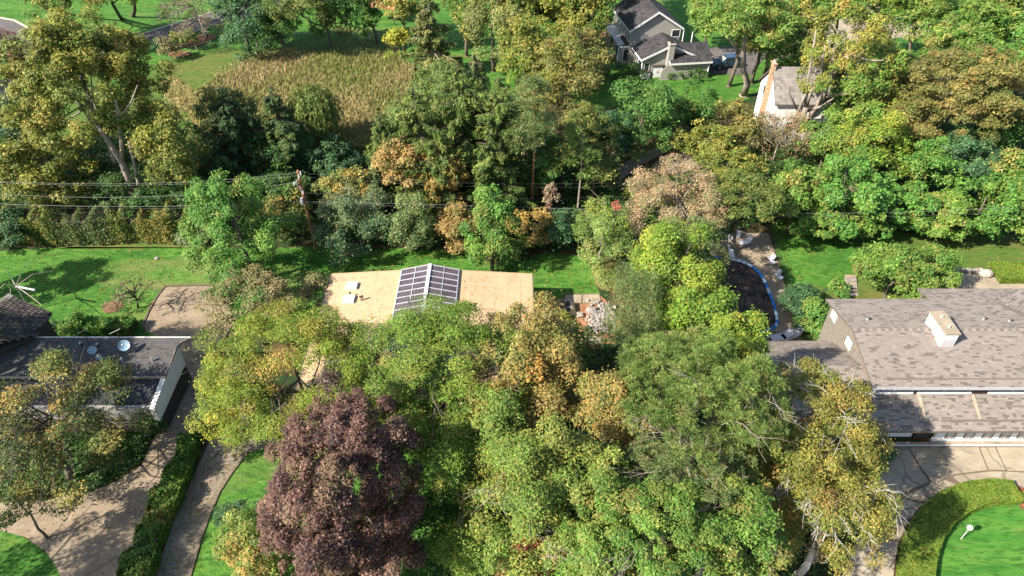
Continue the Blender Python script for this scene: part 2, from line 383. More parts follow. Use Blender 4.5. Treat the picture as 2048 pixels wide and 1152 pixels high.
def crown_cloud(p, rad, Zd, area, rng, pal, clump_px=22, wpx=100, leaf=3.0, aspect=.55, dens=1.0, lobes=11, flat=.75, lobe_r=.5,
                needle=False, droop=0.0, patch=None, up=.45, bottom=-.55, gaps=.0, scat=.35):
    """leaf positions etc. for a clumpy crown"""
    a, b, c = rad; s = Zd / (FPX / 2)
    kk = np.arange(lobes) + .5; ph = np.arccos(np.clip(1 - (1 - bottom) * kk / lobes, -1, 1)); th = math.pi * (1 + 5 ** .5) * kk + rng.uniform(0, 6.3)
    D = np.stack([np.cos(th) * np.sin(ph), np.sin(th) * np.sin(ph), np.cos(ph)], 1)
    lr = lobe_r * rng.uniform(.75, 1.2, lobes)
    LC = D * (1.0 - lr * .92)[:, None] * rng.uniform(.86, 1.06, (lobes, 1))
    ni = max(4, lobes // 2); Di = unit(rng.normal(size=(ni, 3)) + np.array([0, 0, .5])); LC = np.concatenate([LC, Di * rng.uniform(.2, .55, (ni, 1))]); lr = np.concatenate([lr, lobe_r * rng.uniform(.9, 1.25, ni)]); D = np.concatenate([D, Di]); lobes += ni
    cr = np.clip(clump_px / (wpx / 2), .07, .45)
    nc = int(np.clip((4.3 if needle else 5.0) / cr ** 2, 12, 900))
    li = rng.integers(0, lobes, nc)
    d = unit(rng.normal(size=(nc, 3)) + D[li] * .8 + np.array([0, 0, .25]))
    CC = LC[li] + d * (lr[li] * rng.uniform(.5, 1.14, nc))[:, None]
    # drop clumps that hang too low or sit deep inside
    keep = (CC[:, 2] > bottom) & ((np.linalg.norm(CC, axis=1) > .42) | (rng.random(nc) < .45)) & (rng.random(nc) >= gaps)
    CC = CC[keep]; nc = len(CC)
    csz = cr * rng.uniform(.45, 1.4, nc)
    ccol = pick(pal, nc, rng) * rng.uniform(.72, 1.28, (nc, 1))
    if patch:
        for (ppal, dirv, cosr, prob) in patch:
            dv = np.array(dirv, float); dv /= np.linalg.norm(dv)
            m = ((unit(CC) @ dv) > cosr) & (rng.random(nc) < prob)
            if m.any(): ccol[m] = pick(ppal, m.sum(), rng)
    n = int(dens * 3.05 * area)
    w = csz ** 2; ci = rng.choice(nc, n, p=w / w.sum())
    dl = unit(rng.normal(size=(n, 3)) + np.array([0, 0, .35]) + unit(CC)[ci] * .55)
    rr = rng.uniform(.3, 1.0, n) ** .6 * np.where(rng.random(n) < .12, rng.uniform(1.0, 1.6, n), 1.0)
    sc = np.array([1, 1, flat])
    R = np.array([a, b, c]) * 1.05; Rm = (a * b * c) ** (1 / 3)
    P = CC[ci] * R + dl * sc * (rr * csz[ci])[:, None] * (R * .6 + Rm * .4)
    if droop: 
        hang = rng.random(n) ** 1.5 * droop; P[:, 2] -= hang * csz[ci] * Rm * 2.2
    P += np.array(p)
    P[:, 2] = np.maximum(P[:, 2], .05)
    rnd = unit(rng.normal(size=(n, 3)))
    N = unit(dl * .55 + rnd * .55 + np.array([0, 0, up]) + SUNV * .3)
    T = dl + rnd * .5 if needle else unit(rng.normal(size=(n, 3))) + np.array([0, 0, -.5 - 1.5 * droop])
    if needle: N = unit(np.cross(T, rng.normal(size=(n, 3))))
    col = ccol[ci] * (1 + rng.normal(size=(n, 1)) * .22) * (1 + rng.normal(size=(n, 3)) * .06)
    swap = rng.random(n) < scat
    if swap.any(): col[swap] = pick(pal, swap.sum(), rng)
    L = leaf * .43 * s * rng.uniform(.4, 1.6, n)
    return P, N, T, L, L * aspect, col, CC * R + np.array(p)
def tree(name, label, cx, cy, w, h, ht, pal, cat='tree', group=None, bark='bark', tr=None, base=None, mat='leaf', trunk_n=6, exposed=0, exp_mat=None, seed=None, **kw):
    SEED[0] += 1; rng = np.random.default_rng(seed if seed is not None else SEED[0])
    p, rad, Z = ell_fit(cx, cy, w, h, ht)
    area = math.pi / 4 * w * h / 4
    B = np.array([p[0], p[1], 0.0]) if base is None else G(*base)
    root = thing(name, label, cat, B, group)
    P, N, T, L, Wd, C, cl = crown_cloud(p, rad, Z, area, rng, pal, wpx=w, **kw)
    mb = MB(); r = tr or max(.05, .022 * ht)
    idx = rng.choice(len(cl), min(trunk_n, len(cl)), replace=False)
    tp = limbs(mb, B, np.array(p) + np.array([0, 0, rad[2] * .25]), r, [cl[i] for i in idx], rng)
    q = Z / (FPX / 2)
    Rv = np.array(rad)
    for k in range(exposed):
        d1 = unit(rng.normal(size=3) * np.array([1, 1, .5]) + np.array([0, -.35, .75])); d2 = unit(d1 + rng.normal(size=3) * .35 + np.array([d1[0], d1[1], -.2]) * .6); dm = unit(d1 + d2)
        pc_ = np.array(p); st = tp[rng.integers(3, len(tp))]; f = rng.uniform(.93, 1.05)
        p1 = pc_ + d1 * Rv * .7; p2 = pc_ + dm * Rv * f * .98; p3 = pc_ + d2 * Rv * f * 1.04
        mb.tube([st, p1, (p1 + p2) / 2 + rng.normal(size=3) * .1, p2, p3], .6 * q, .14 * q, 5)
        for _ in range(9):
            t_ = rng.uniform(0, 1); t2 = p1 + (p2 - p1) * t_ if rng.random() < .4 else p2 + (p3 - p2) * t_
            e2 = t2 + (p3 - p1) * rng.uniform(.2, .42) + rng.normal(size=3) * .26 * np.linalg.norm(p3 - p1); m2 = (t2 + e2) / 2 + rng.normal(size=3) * .08
            mb.tube([t2, m2, e2], .25 * q, .11 * q, 4)
    isbush = cat in ('bush', 'hedge', 'vine')
    mb.obj('stem' if isbush else 'trunk', M[exp_mat if exposed and exp_mat else bark], root, smooth=True)
    leaf_object(P, N, T, L, Wd, C, 'foliage' if isbush else 'crown', M[mat], root)
    return root
def spruce(name, label, tx, ty, ht, wpx, pal, group=None, bark='bark_d', lean=None, dens=1.0, low=.08, power=.85, bare_top=0.0, leaf=3.4, vines=None, tr=None, droop=.35, mid_w=None):
    SEED[0] += 1; rng = np.random.default_rng(SEED[0])
    t = G(tx, ty, ht); B = np.array([t[0], t[1], 0.0]); Z = depth(np.array([t[0], t[1], ht * .5])); s = Z / (FPX / 2)
    R = wpx / 2 * Z / FPX
    root = thing(name, label, 'tree', B, group)
    mb = MB(); r0 = tr or .016 * ht + .05
    mb.tube([B, B + np.array([0, 0, .4])], r0 * 1.4, r0, 7)
    mb.tube([B + np.array([0, 0, .4]), np.array([B[0], B[1], ht * .55]), np.array([t[0], t[1], ht])], r0, .03, 7)
    nl = int(ht * (1 - low) / .62); br = []
    for i in range(nl):
        f = (i + rng.uniform(.1, .9)) / nl; z = ht * (low + (1 - low) * f)
        rad = R * min(1, (1 - f) ** power * 1.0 + .03) * rng.uniform(.8, 1.15)
        if mid_w and f < .25: rad *= mid_w
        for k in range(int(rng.integers(5, 8))):
            br.append((z, rng.uniform(0, 2 * math.pi), rad * rng.uniform(.6, 1.12), f))
    br = np.array(br); nb = len(br)
    # branch wood
    for i in rng.choice(nb, min(nb, 60), replace=False):
        z, az, rd, f = br[i]; d = np.array([math.cos(az), math.sin(az), 0])
        a = np.array([B[0], B[1], z]); mb.tube([a, a + d * rd * .55 + np.array([0, 0, -droop * rd * .28]), a + d * rd * .95 + np.array([0, 0, -droop * rd * .4])], .045 + .01 * rd, .015, 4)
    mb.obj('trunk', M[bark], root)
    hpx = ht * FPX / Z * math.cos(PITCH + math.atan((ty - 576) / FPX)) * (1 - low) + wpx * .4
    n = int(dens * 3.2 * .55 * wpx * hpx / 4)
    w = br[:, 2] ** 1.25; bi = rng.choice(nb, n, p=w / w.sum())
    z, az, rd, f = br[bi].T
    u = rng.uniform(.12, 1.03, n) ** .75
    lat = rng.normal(size=n) * (.06 + .17 * (1 - u)) * np.minimum(rd, R * .8) * .75
    dx, dy = np.cos(az), np.sin(az)
    P = np.stack([B[0] + dx * u * rd - dy * lat, B[1] + dy * u * rd + dx * lat, z - droop * rd * (u * .75 - .33 * u ** 2.5) - np.abs(lat) * .3 - rng.random(n) ** 2 * .35 * (1 + R * .12)], 1)
    P[:, 2] = np.maximum(P[:, 2], .05)
    T = np.stack([dx - dy * np.sign(lat) * .7, dy + dx * np.sign(lat) * .7, -.55 + 0 * dx], 1) + rng.normal(size=(n, 3)) * .4
    N = unit(np.stack([dx * .35, dy * .35, np.ones(n)], 1) + rng.normal(size=(n, 3)) * .55)
    bc = pick(pal, nb, rng) * rng.uniform(.75, 1.25, (nb, 1))
    C = bc[bi] * (1 + rng.normal(size=(n, 1)) * .2)
    if vines:
        vp, lo, hi, prob, dirv = vines
        m = (z / ht > lo) & (z / ht < hi) & ((dx * dirv[0] + dy * dirv[1]) > .1) & (rng.random(nb) < prob)[bi]
        C[m] = pick(vp, m.sum(), rng) * rng.uniform(.75, 1.2, (m.sum(), 1))
    L = leaf * .5 * s * rng.uniform(.7, 1.4, n)
    leaf_object(P, N, T, L, L * .38, C, 'crown', M['needle'], root)
    return root

# ------------------------------------------------------------------ ground
mb = MB(); mb.poly([(-600, -60, 0), (600, -60, 0), (600, 700, 0), (-600, 700, 0)]); mb.obj('ground', M['soil'], kind='structure')
# far lawns
sheet('far_lawn', [(-900, -330), (2900, -330), (2900, 60), (1900, 120), (1560, 150), (1470, 215), (1300, 200), (1180, 225), (1060, 120), (860, 125), (800, 112), (640, 112), (560, 130), (370, 160), (330, 190), (-900, 330)], M['lawn'], rough=.4)
sheet('dry_lawn', [(300, 130), (420, 100), (560, 95), (640, 70), (800, 78), (795, 110), (640, 118), (470, 150), (380, 200), (330, 190)], M['lawn_y'], rough=.4, seed=3)
sheet('meadow', [(120, 150), (330, 150), (420, 110), (800, 110), (1080, 110), (1080, 250), (1000, 300), (700, 330), (300, 310), (100, 290)], M['lawn_y'], rough=.5, seed=44)
sheet('field_ground', [(350, 205), (430, 160), (520, 118), (620, 108), (770, 112), (830, 130), (800, 200), (740, 290), (600, 300), (430, 290)], M['straw'], rough=.4, seed=4)
sheet('cattail_dry_edge', [(318, 160), (350, 150), (395, 185), (420, 215), (350, 225)], M['straw'], rough=.3, seed=5)
# near lawns
sheet('back_lawn', [(-260, 508), (60, 500), (150, 492), (300, 488), (420, 494), (560, 497), (640, 490), (780, 498), (930, 503), (1000, 535), (1100, 505), (1165, 515), (1195, 560), (1200, 590), (1080, 604), (660, 640), (440, 660), (290, 680), (-260, 720)], M['lawn'], rough=.3, seed=6)
sheet('lawn_strip', [(105, 495), (200, 487), (320, 486), (405, 494), (300, 498), (180, 499)], M['lawn_y'], rough=.3, seed=7)
sheet('side_lawn', [(1536, 452), (1600, 448), (1760, 462), (1900, 468), (2060, 470), (2300, 470), (2300, 580), (2030, 590), (1900, 575), (1760, 640), (1650, 690), (1600, 690), (1575, 610), (1545, 520)], M['lawn_y'], rough=.3, seed=8)
sheet('green_grass_patch', [(1548, 470), (1660, 470), (1730, 500), (1710, 560), (1640, 570), (1580, 580), (1560, 540)], M['lawn'], rough=.5, seed=9)  # greener lawn laid over the dry side lawn
sheet('front_lawn', [(470, 880), (760, 860), (1000, 1000), (1000, 1300), (330, 1300), (382, 1152), (405, 1072), (440, 985)], M['lawn'], rough=.12, seed=10)
sheet('island_lawn', [(-200, 1040), (-40, 1055), (5, 1062), (50, 1074), (90, 1102), (112, 1132), (124, 1160), (130, 1260), (-200, 1260)], M['lawn'], smooth=1)
sheet('ground_cover_bed', [(-200, 840), (200, 820), (325, 838), (306, 880), (284, 930), (235, 962), (180, 985), (100, 998), (-200, 1000)], M['soil'], rough=.15, seed=11)
sheet('clearing_lawn', [(800, 112), (870, 120), (960, 115), (1060, 120), (1050, 160), (960, 200), (830, 190), (800, 140)], M['lawn'], rough=.4, seed=33)
# road at top left
sheet('road', [(-500, 40), (-120, 35), (0, 37), (30, 43), (56, 58), (75, 80), (120, 95), (190, 90), (262, 78), (330, 55), (395, 36), (470, 8), (560, -30), (640, -20), (560, 22), (440, 46), (385, 64), (330, 80), (262, 96), (190, 112), (90, 118), (-30, 110), (-500, 120)], M['road'])
mb = MB()
for line in ([(-120, 34), (0, 36), (28, 41), (54, 55), (64, 68)], [(255, 79), (330, 54), (395, 35), (430, 23)], [(300, 88), (350, 75), (400, 60), (425, 51)]):
    for p, q in zip(line, line[1:]):
        A, B_ = G(*p), G(*q); d = unit(B_ - A); nn = np.array([-d[1], d[0], 0]) * .18
        mb.slab([A - nn, B_ - nn, B_ + nn, A + nn], (0, 0, .14))
mb.obj('kerb', M['kerb'], kind='structure')
LAYER[0] = 12
# left driveway
sheet('driveway', [(330, 574), (440, 572), (470, 640), (440, 690), (426, 730), (404, 800), (398, 880), (330, 1000), (262, 1152), (230, 1260), (-300, 1300), (130, 1260), (124, 1160), (112, 1132), (90, 1102), (50, 1074), (5, 1062), (-40, 1055), (-300, 1040), (-300, 1006), (0, 1006), (100, 998), (180, 985), (235, 962), (284, 930), (306, 880), (330, 838), (330, 800), (340, 745), (360, 690), (288, 662), (287, 650), (296, 628), (312, 596)], M['asphalt'])
mb = MB()
el = smooth_px([(440, 571), (331, 573), (313, 596), (296, 628), (287, 650), (289, 664)], 0)
for p, q in zip(el, el[1:]):
    A, B_ = G(*p), G(*q); d = unit(B_ - A); nn = np.array([-d[1], d[0], 0]) * .07
    mb.slab([A - nn, B_ - nn, B_ + nn, A + nn], (0, 0, .13))
mb.obj('kerb', M['joint'], kind='structure')
LAYER[0] = 12
# second driveway
sheet('gravel_drive', [(420, 880), (520, 860), (620, 780), (700, 800), (560, 890), (497, 905), (466, 945), (440, 985), (405, 1072), (382, 1152), (330, 1300), (240, 1300), (308, 1152), (360, 1010)], M['asphalt_d'])
mb = MB()
el = [(497, 905), (466, 945), (440, 985), (421, 1030), (405, 1072), (382, 1152), (330, 1300)]
for p, q in zip(el, el[1:]):
    A, B_ = G(*p), G(*q); d = unit(B_ - A); nn = np.array([-d[1], d[0], 0]) * .05
    mb.slab([A - nn, B_ - nn, B_ + nn, A + nn], (0, 0, .12))
mb.obj('kerb', M['joint'], kind='structure')
LAYER[0] = 12
# far paved spots among the trees
sheet('woodland_path', [(1210, 352), (1262, 318), (1330, 286), (1370, 268), (1376, 280), (1340, 300), (1275, 335), (1230, 372)], M['asphalt_d'], rough=.15, seed=12)
sheet('paved_turnaround', [(1296, 340), (1322, 314), (1365, 306), (1400, 318), (1390, 340), (1330, 350)], M['asphalt'], smooth=2)
sheet('far_driveway', [(1535, 100), (1590, 84), (1680, 30), (1740, 10), (1850, 30), (1880, 70), (1700, 82), (1600, 110), (1545, 122)], M['concrete'], rough=.1)
sheet('house_driveway', [(1400, 96), (1470, 92), (1540, 104), (1500, 150), (1420, 148)], M['road'])
sheet('garden_path', [(1197, 60), (1216, 62), (1240, 110), (1230, 120), (1205, 100)], M['mulch'])
sheet('mulch_bed', [(342, 116), (380, 112), (384, 104), (350, 100), (330, 104)], M['mulch'], smooth=1)
sheet('mulch_bed', [(345, 96), (400, 92), (412, 84), (440, 74), (420, 66), (398, 68), (392, 76), (345, 86)], M['mulch'], smooth=1)
sheet('mulch_bed', [(208, 628), (236, 622), (250, 606), (226, 600), (204, 612)], M['mulch'], smooth=1)
sheet('mulch_bed', [(1180, 535), (1200, 525), (1260, 530), (1255, 586), (1205, 585), (1188, 565)], M['straw'], smooth=1, rough=.2)
LAYER[0] = 12
# rock garden beside the flat roofed house
sheet('mulch_garden', [(1076, 600), (1200, 590), (1240, 640), (1230, 690), (1120, 690), (1040, 700), (1000, 690), (1020, 620)], M['rmulch'], rough=.12)
def slabs(parent, polys, mat, name, z=.05, thick=.06, gap=.03):
    z += ZL[parent.name.split('.')[0]]
    for px in polys:
        pts = [G(x, y, z) for x, y in px]; c = sum(pts) / len(pts)
        pts = [p + (c - p) / max(.3, np.linalg.norm(c - p)) * gap for p in pts]
        MB().slab([p - np.array([0, 0, thick]) for p in pts], (0, 0, thick)).obj(name, mat, parent)
gp = sheet('garden_paving', [(1128, 588), (1200, 587), (1206, 608), (1124, 606)], M['joint'])
slabs(gp, [[(1131, 590), (1165, 589), (1162, 605), (1127, 605)], [(1166, 589), (1199, 588), (1203, 607), (1164, 605)]], M['concrete'], 'paving_slab')
LAYER[0] = 14
gp2 = sheet('garden_paving', [(1150, 668), (1204, 670), (1206, 690), (1140, 690)], M['joint'])
slabs(gp2, [[(1152, 670), (1176, 671), (1172, 688), (1145, 688)], [(1177, 671), (1203, 672), (1204, 688), (1174, 688)]], M['concrete_d'], 'paving_slab')

LAYER[0] = 12
# ------------------------------------------------------------------ pool deck and pool
deck = sheet('pool_deck', [(1425, 478), (1470, 462), (1540, 470), (1562, 540), (1600, 675), (1622, 720), (1400, 720), (1400, 520)], M['joint'])
rows = [(466, 500), (500, 532), (532, 566), (566, 604), (604, 645), (645, 700)]
dx0 = lambda y: 1538 + (y - 470) * (1604 - 1538) / (680 - 470)
polys = []
for y0, y1 in rows:
    e0, e1 = dx0(y0), dx0(y1); n = 4
    for k in range(n):
        a0, a1 = 1400 + (e0 - 1400) * k / n, 1400 + (e0 - 1400) * (k + 1) / n; b0, b1 = 1400 + (e1 - 1400) * k / n, 1400 + (e1 - 1400) * (k + 1) / n
        if k == 0 and y0 < 480: a0 += 20
        polys.append([(a0, y0), (a1, y0), (b1, y1), (b0, y1)])
slabs(deck, polys, M['deck'], 'deck_slab', z=.03, thick=.03, gap=.012)
pool_px = [(1432, 515), (1452, 517), (1475, 521), (1497, 529), (1516, 543), (1528, 560), (1536, 580), (1545, 602), (1552, 625), (1555, 645), (1550, 654), (1536, 662), (1515, 665), (1490, 664), (1440, 655), (1390, 620), (1370, 560), (1390, 520)]
pc = G(1490, 595, 0)
pool = thing('swimming_pool', 'kidney shaped swimming pool under a dark leafy cover with blue rim', 'swimming pool', pc)
rng = random.Random(5)
pp = smooth_px(pool_px, 1)
ring = [G(x, y, .12) for x, y in pp]
mb = MB(); cen = sum(ring) / len(ring)
NR = 9
vid = {}
def coverz(p, f): return .11 + .02 * math.sin(p[0] * 2.3) * math.sin(p[1] * 1.7) - .0 * f + rng.uniform(-.015, .015)
grid = []
for j in range(NR + 1):
    f = j / NR; row = []
    for q in ring:
        p = cen + (q - cen) * (1 - f * .98); row.append((p[0], p[1], coverz(p, f) + .015 * (f > 0)))
    grid.append(row)
n = len(ring)
for j in range(NR):
    for i in range(n):
        k = (i + 1) % n; mb.poly([grid[j][i], grid[j][k], grid[j + 1][k], grid[j + 1][i]])
mb.obj('cover', M['cover'], pool)
ring2 = [G(x, y, .12) for x, y in smooth_px(pool_px, 2)]
step = 2; k = 0
for i in range(0, len(ring2), step):
    A = ring2[i]; B_ = ring2[(i + step) % len(ring2)]; mid = ring2[(i + 1) % len(ring2)]
    t = unit(B_ - A); A2 = A + t * .02; B2 = B_ - t * .02
    up = np.array([0, 0, .035])
    MB().tube([A2 + up, mid + up, B2 + up], .15, .15, 8).obj('rim_tube', M['rim_glint'] if rng.random() < .42 else M['blue'], pool, smooth=True)  # pale segments paint the white reflections along the blue rim
    inn = [q + (cen - q) / np.linalg.norm(cen - q) * .2 for q in (A2, mid, B2)]
# folds of the cover
for px in ([(1470, 530), (1500, 548), (1515, 560)], [(1478, 526), (1508, 556)], [(1520, 600), (1540, 640)], [(1515, 605), (1530, 645), (1540, 650)], [(1440, 590), (1500, 580)], [(1500, 560), (1512, 600), (1506, 640)]):
    MB().tube([G(x, y, .13) for x, y in px], .05, .03, 6).obj('cover_fold', M['cover'], pool, smooth=True)
# diving board
b0 = G(1458, 500, 0); b1 = G(1466, 524, .55)
db = thing('diving_board', 'white diving board on dark stand at head of pool', 'diving board', b0)
d = unit(np.array([b1[0] - b0[0], b1[1] - b0[1], 0])); nn = np.array([-d[1], d[0], 0]) * .24
A = b0 + np.array([0, 0, .55]); E_ = A + d * 2.0
MB().slab([A - nn, E_ - nn, E_ + nn, A + nn], (0, 0, .06)).obj('board', M['white'], db)
for f in (.1, .9):
    c = b0 + d * f
    MB().slab([c - nn - d * .05, c + d * .05 - nn, c + d * .05 + nn, c - d * .05 + nn], (0, 0, .55)).obj('stand', M['dark'], db)
mb = MB()
for sgn in (-1, 1):
    c = b0 + nn * 1.2 * sgn; mb.tube([c, c + np.array([0, 0, .95]), c + d * .6 + np.array([0, 0, .95]), c + d * .6], .025, .025, 6)
mb.obj('handrail', M['metal'], db)
# wire fence along the deck
fx = [(1532, 455), (1545, 490), (1558, 530), (1572, 575), (1586, 622), (1600, 668)]
fp = [G(x, y) for x, y in fx]
fence = thing('wire_fence', 'thin dark wire fence between the pool deck and the side lawn', 'fence', fp[0])
for p in fp: MB().tube([p, p + np.array([0, 0, 1.1])], .035, .035, 6).obj('post', M['black'], fence)
for p, q in zip(fp, fp[1:]):
    mb = MB()
    for z in (.1, .35, .6, .85, 1.08): mb.tube([p + np.array([0, 0, z]), q + np.array([0, 0, z])], .012, .012, 4)
    for k in range(1, 12):
        r = p + (q - p) * k / 12; mb.tube([r + np.array([0, 0, .05]), r + np.array([0, 0, 1.08])], .008, .008, 4)
    mb.obj('wire_panel', M['black'], fence)

# ------------------------------------------------------------------ shingles
SHC = [(.225, .192, .165), (.213, .182, .157), (.237, .203, .176), (.206, .176, .152)]
SHD = [(.138, .117, .10), (.125, .105, .091), (.152, .129, .111)]
def shingle_roof(parent, P0, U, V, lu, lv, inside, course=.145, seed=1, dark=.2, parts=0, light=SHC, darkc=SHD, lift=.004):
    """courses of tabs on a plane: P0 eave corner, U along the eave, V up the slope; lu, lv lengths; inside(u, v) clips"""
    rg = random.Random(seed); P0 = np.array(P0, float); U = unit(np.array(U, float)); V = unit(np.array(V, float)); Nn = unit(np.cross(U, V))
    if Nn[2] < 0: Nn = -Nn
    mb = MB(); singles = {}; made = 0
    for j in range(int(lv / course) + 1):
        v0 = j * course; u = -rg.random() * .5
        while u < lu:
            wd = rg.choice((.24, .3, .36, .42, .5)); u0, u1 = max(0, u), min(lu, u + wd); u += wd
            if u1 - u0 < .05 or not inside((u0 + u1) / 2, v0 + course * .5): continue
            isd = rg.random() < dark; col = rg.choice(darkc if isd else light); f = rg.uniform(.97, 1.03); col = tuple(c * f for c in col)
            th = lift + (.020 if isd else .012) + rg.uniform(0, .004); v1 = min(v0 + course * 1.0, lv)
            a = P0 + U * (u0 + .004) + V * v0; b = P0 + U * (u1 - .004) + V * v0; c = P0 + U * (u1 - .004) + V * v1; d_ = P0 + U * (u0 + .004) + V * v1
            if made < parts and abs((u1 - u0) - wd) < 1e-6:
                made += 1; key = (wd, isd, rg.randrange(3))
                if key not in singles:
                    m2 = MB(); L2 = wd - .008; cc = (darkc if isd else light)[key[2]]
                    m2.slab([(0, 0, .001), (L2, 0, .001), (L2, course, .001), (0, course, .001)], (0, 0, th), cc)
                    me = m2.mesh('shingle'); me.materials.append(M['shingle']); singles[key] = me
                o = bpy.data.objects.new('shingle', singles[key]); COL.objects.link(o); o.parent = parent
                mw = Matrix((U, V, Nn)).transposed().to_4x4(); mw.translation = Vector(a - parent_loc(parent)); o.matrix_local = mw
                continue
            t = Nn * th; t2 = Nn * (lift + .003)
            mb.poly([a + t, b + t, c + t2, d_ + t2], col); mb.poly([a, b, b + t, a + t], col)
            mb.poly([a, a + t, d_ + t2, d_], col); mb.poly([b, c, c + t2, b + t], col)
    if mb.f: mb.obj('shingles', M['shingle'], parent, kind='stuff')

# ------------------------------------------------------------------ house on the right
zE = 5.2
e0 = G(1653, 598, zE); e1 = G(1745, 775, zE)
XL = (e0[0] + e1[0]) / 2; YB, YF = e0[1], e1[1]; YR = (YB + YF) / 2
zR = zE + 1.15
XR = 62.0
rh = thing('grey_house', 'large grey shingled house with white chimney and white windowed wall', 'house', (XL + 8, YF - 1, 0))
# walls of the tall block
mb = MB(); mb.slab([(XL + .35, YB - .5, 0), (XL + .35, YB - .5, zE + .05), (XL + .35, YR, zR - .08), (XL + .35, YF + .6, zE + .1), (XL + .35, YF + .6, 0)], (.2, 0, 0)); mb.obj('gable_wall', M['siding'], rh)
yy = YF + .75
while yy < YB - .6:
    zt = zE + (1 - abs(yy - YR) / (YB - YR)) * (zR - zE) - .12
    MB().box(XL + .315, XL + .349, yy, yy + .05, 3.2, zt).obj('batten', M['siding'], rh); yy += .33
MB().box(XL + .56, XR, YF + .6, YF + .8, 0, zE + .05).obj('clerestory_wall', M['white_w'], rh)
MB().box(XL + .56, XR, YB - .7, YB - .5, 0, zE - .02).obj('back_wall', M['siding'], rh)
# main roof
rf = MB(); rf.slab([(XL, YF, zE), (XR, YF, zE), (XR, YR, zR), (XL, YR, zR)], (0, 0, -.16)); rf.slab([(XL, YR, zR), (XR, YR, zR), (XR, YB, zE), (XL, YB, zE)], (0, 0, -.16))
roof = rf.obj('roof', M['trim'], rh)
slope_f = np.array([0, YR - YF, zR - zE]); slope_b = np.array([0, YR - YB, zR - zE]); Ls = np.linalg.norm(slope_f)
shingle_roof(roof, (XL, YF, zE), (1, 0, 0), slope_f, 34, Ls - .1, lambda u, v: True, seed=2, dark=.14, parts=0)
xv0 = G(1985, 600, zE)[0]
shingle_roof(roof, (XL, YB, zE), (1, 0, 0), slope_b, 34, Ls - .1, lambda u, v: u < xv0 - XL + 1 + v * 1.5, seed=3, dark=.2)
# ridge caps
k = 0
x = XL
while x < XL + 33:
    m2 = MB(); m2.slab([(x, YR - .17, zR - .02), (x + .29, YR - .17, zR - .01), (x + .29, YR, zR + .045), (x, YR, zR + .035)], (0, 0, .012), SHD[k % 3] if k % 2 else SHC[k % 4]); m2.slab([(x, YR, zR + .035), (x + .29, YR, zR + .045), (x + .29, YR + .17, zR - .01), (x, YR + .17, zR - .02)], (0, 0, .012), SHC[(k * 7) % 4])
    m2.obj('ridge_shingle', M['shingle'], roof); x += .3; k += 1
MB().box(XL, XL + .07, YF - .02, YF - .001, zE - .2, zE + .02).obj('fascia', M['trim'], rh)
MB().box(XL, XR, YF - .05, YF - .001, zE - .22, zE - .0).obj('gutter', M['alu'], rh)
# brown strip added to draw the dark slope break line near the eave
MB().slab([(XL + .9, YF + .62, zE + .175), (XR, YF + .62, zE + .175), (XR, YF + .70, zE + .19), (XL + .9, YF + .70, zE + .19)], (0, 0, .035)).obj('crease_strip', M['trim'], roof)
# vents in the gable wall
for py in (628, 690):
    q = G(1672 if py == 628 else 1703, py, 4.9 if py == 628 else 4.5)
    yq = q[1]; zq = 4.75
    v = MB().box(XL + .25, XL + .314, yq - .45, yq + .45, zq - .45, zq + .3).obj('gable_vent', M['white'], rh)
    for s_ in range(4): MB().box(XL + .235, XL + .249, yq - .38, yq + .38, zq - .36 + s_ * .16, zq - .28 + s_ * .16).obj('slat', M['alu'], v)
# low front roof (one plane from the eave to the ridge of the left wing)
zL = 2.85
YE = G(1900, 862, zL)[1]; YWb = G(1600, 682, zL)[1]; YWr = (YE + YWb) / 2; sl_ = .42; zWr = zL + (YWr - YE) * sl_
XW = G(1520, 706, 3.2)[0]
zTop = zL + (YF + .6 - YE) * sl_
rf = MB(); rf.slab([(XW, YE, zL), (XR, YE, zL), (XR, YF + .59, zTop), (XL + .34, YF + .59, zTop), (XL + .34, YWr, zWr), (XW, YWr, zWr)], (0, 0, -.14))
rf.slab([(XW, YWr, zWr), (XL + .34, YWr, zWr), (XL + .34, YWb, zL), (XW, YWb, zL)], (0, 0, -.14))
low = rf.obj('low_roof', M['trim'], rh)
sv = np.array([0, 1, sl_]); LL = math.hypot(YWr - YE, zWr - zL); kk = math.hypot(1, sl_)
shingle_roof(low, (XW, YE, zL), (1, 0, 0), sv, 40, LL, lambda u, v: (u < XL + .34 - XW) or (v / kk < YF + .59 - YE), seed=4, dark=.24, parts=0)
shingle_roof(low, (XW, YWb, zL), (1, 0, 0), (0, -1, sl_), XL + .34 - XW, LL - .05, lambda u, v: True, seed=5, dark=.3)
for px, py in ((1836, 786), (1944, 786)):
    t = onY(px, py, YF + .45); xb = t[0]
    MB().slab([(xb, YE + .75, zL + .75 * sl_ + .03), (xb + .22, YE + .75, zL + .75 * sl_ + .03), (xb + .22, YF + .5, zTop + .03 - .1 * sl_), (xb, YF + .5, zTop + .03 - .1 * sl_)], (0, 0, .05)).obj('valley_strip', M['concrete'], low)
MB().slab([(XL + 5, YE + .62, zL + .62 * sl_ + .025), (XR, YE + .62, zL + .62 * sl_ + .025), (XR, YE + .72, zL + .72 * sl_ + .025), (XL + 5, YE + .72, zL + .72 * sl_ + .025)], (0, 0, .06)).obj('crease_strip', M['trim'], low)  # brown strip added for the dark crease line on the low roof
MB().slab([(XL - .2, YE + .01, zL - .02), (XR, YE + .01, zL - .02), (XR, YE - .06, zL - .02), (XL - .2, YE - .06, zL - .02)], (0, 0, -.13)).obj('gutter', M['trim'], rh)
MB().tube([(XL + .1, YF + .1, zTop + .2), (XL + .1, YF + .1, zE - .2)], .07, .07, 6).obj('downpipe', M['white'], rh)
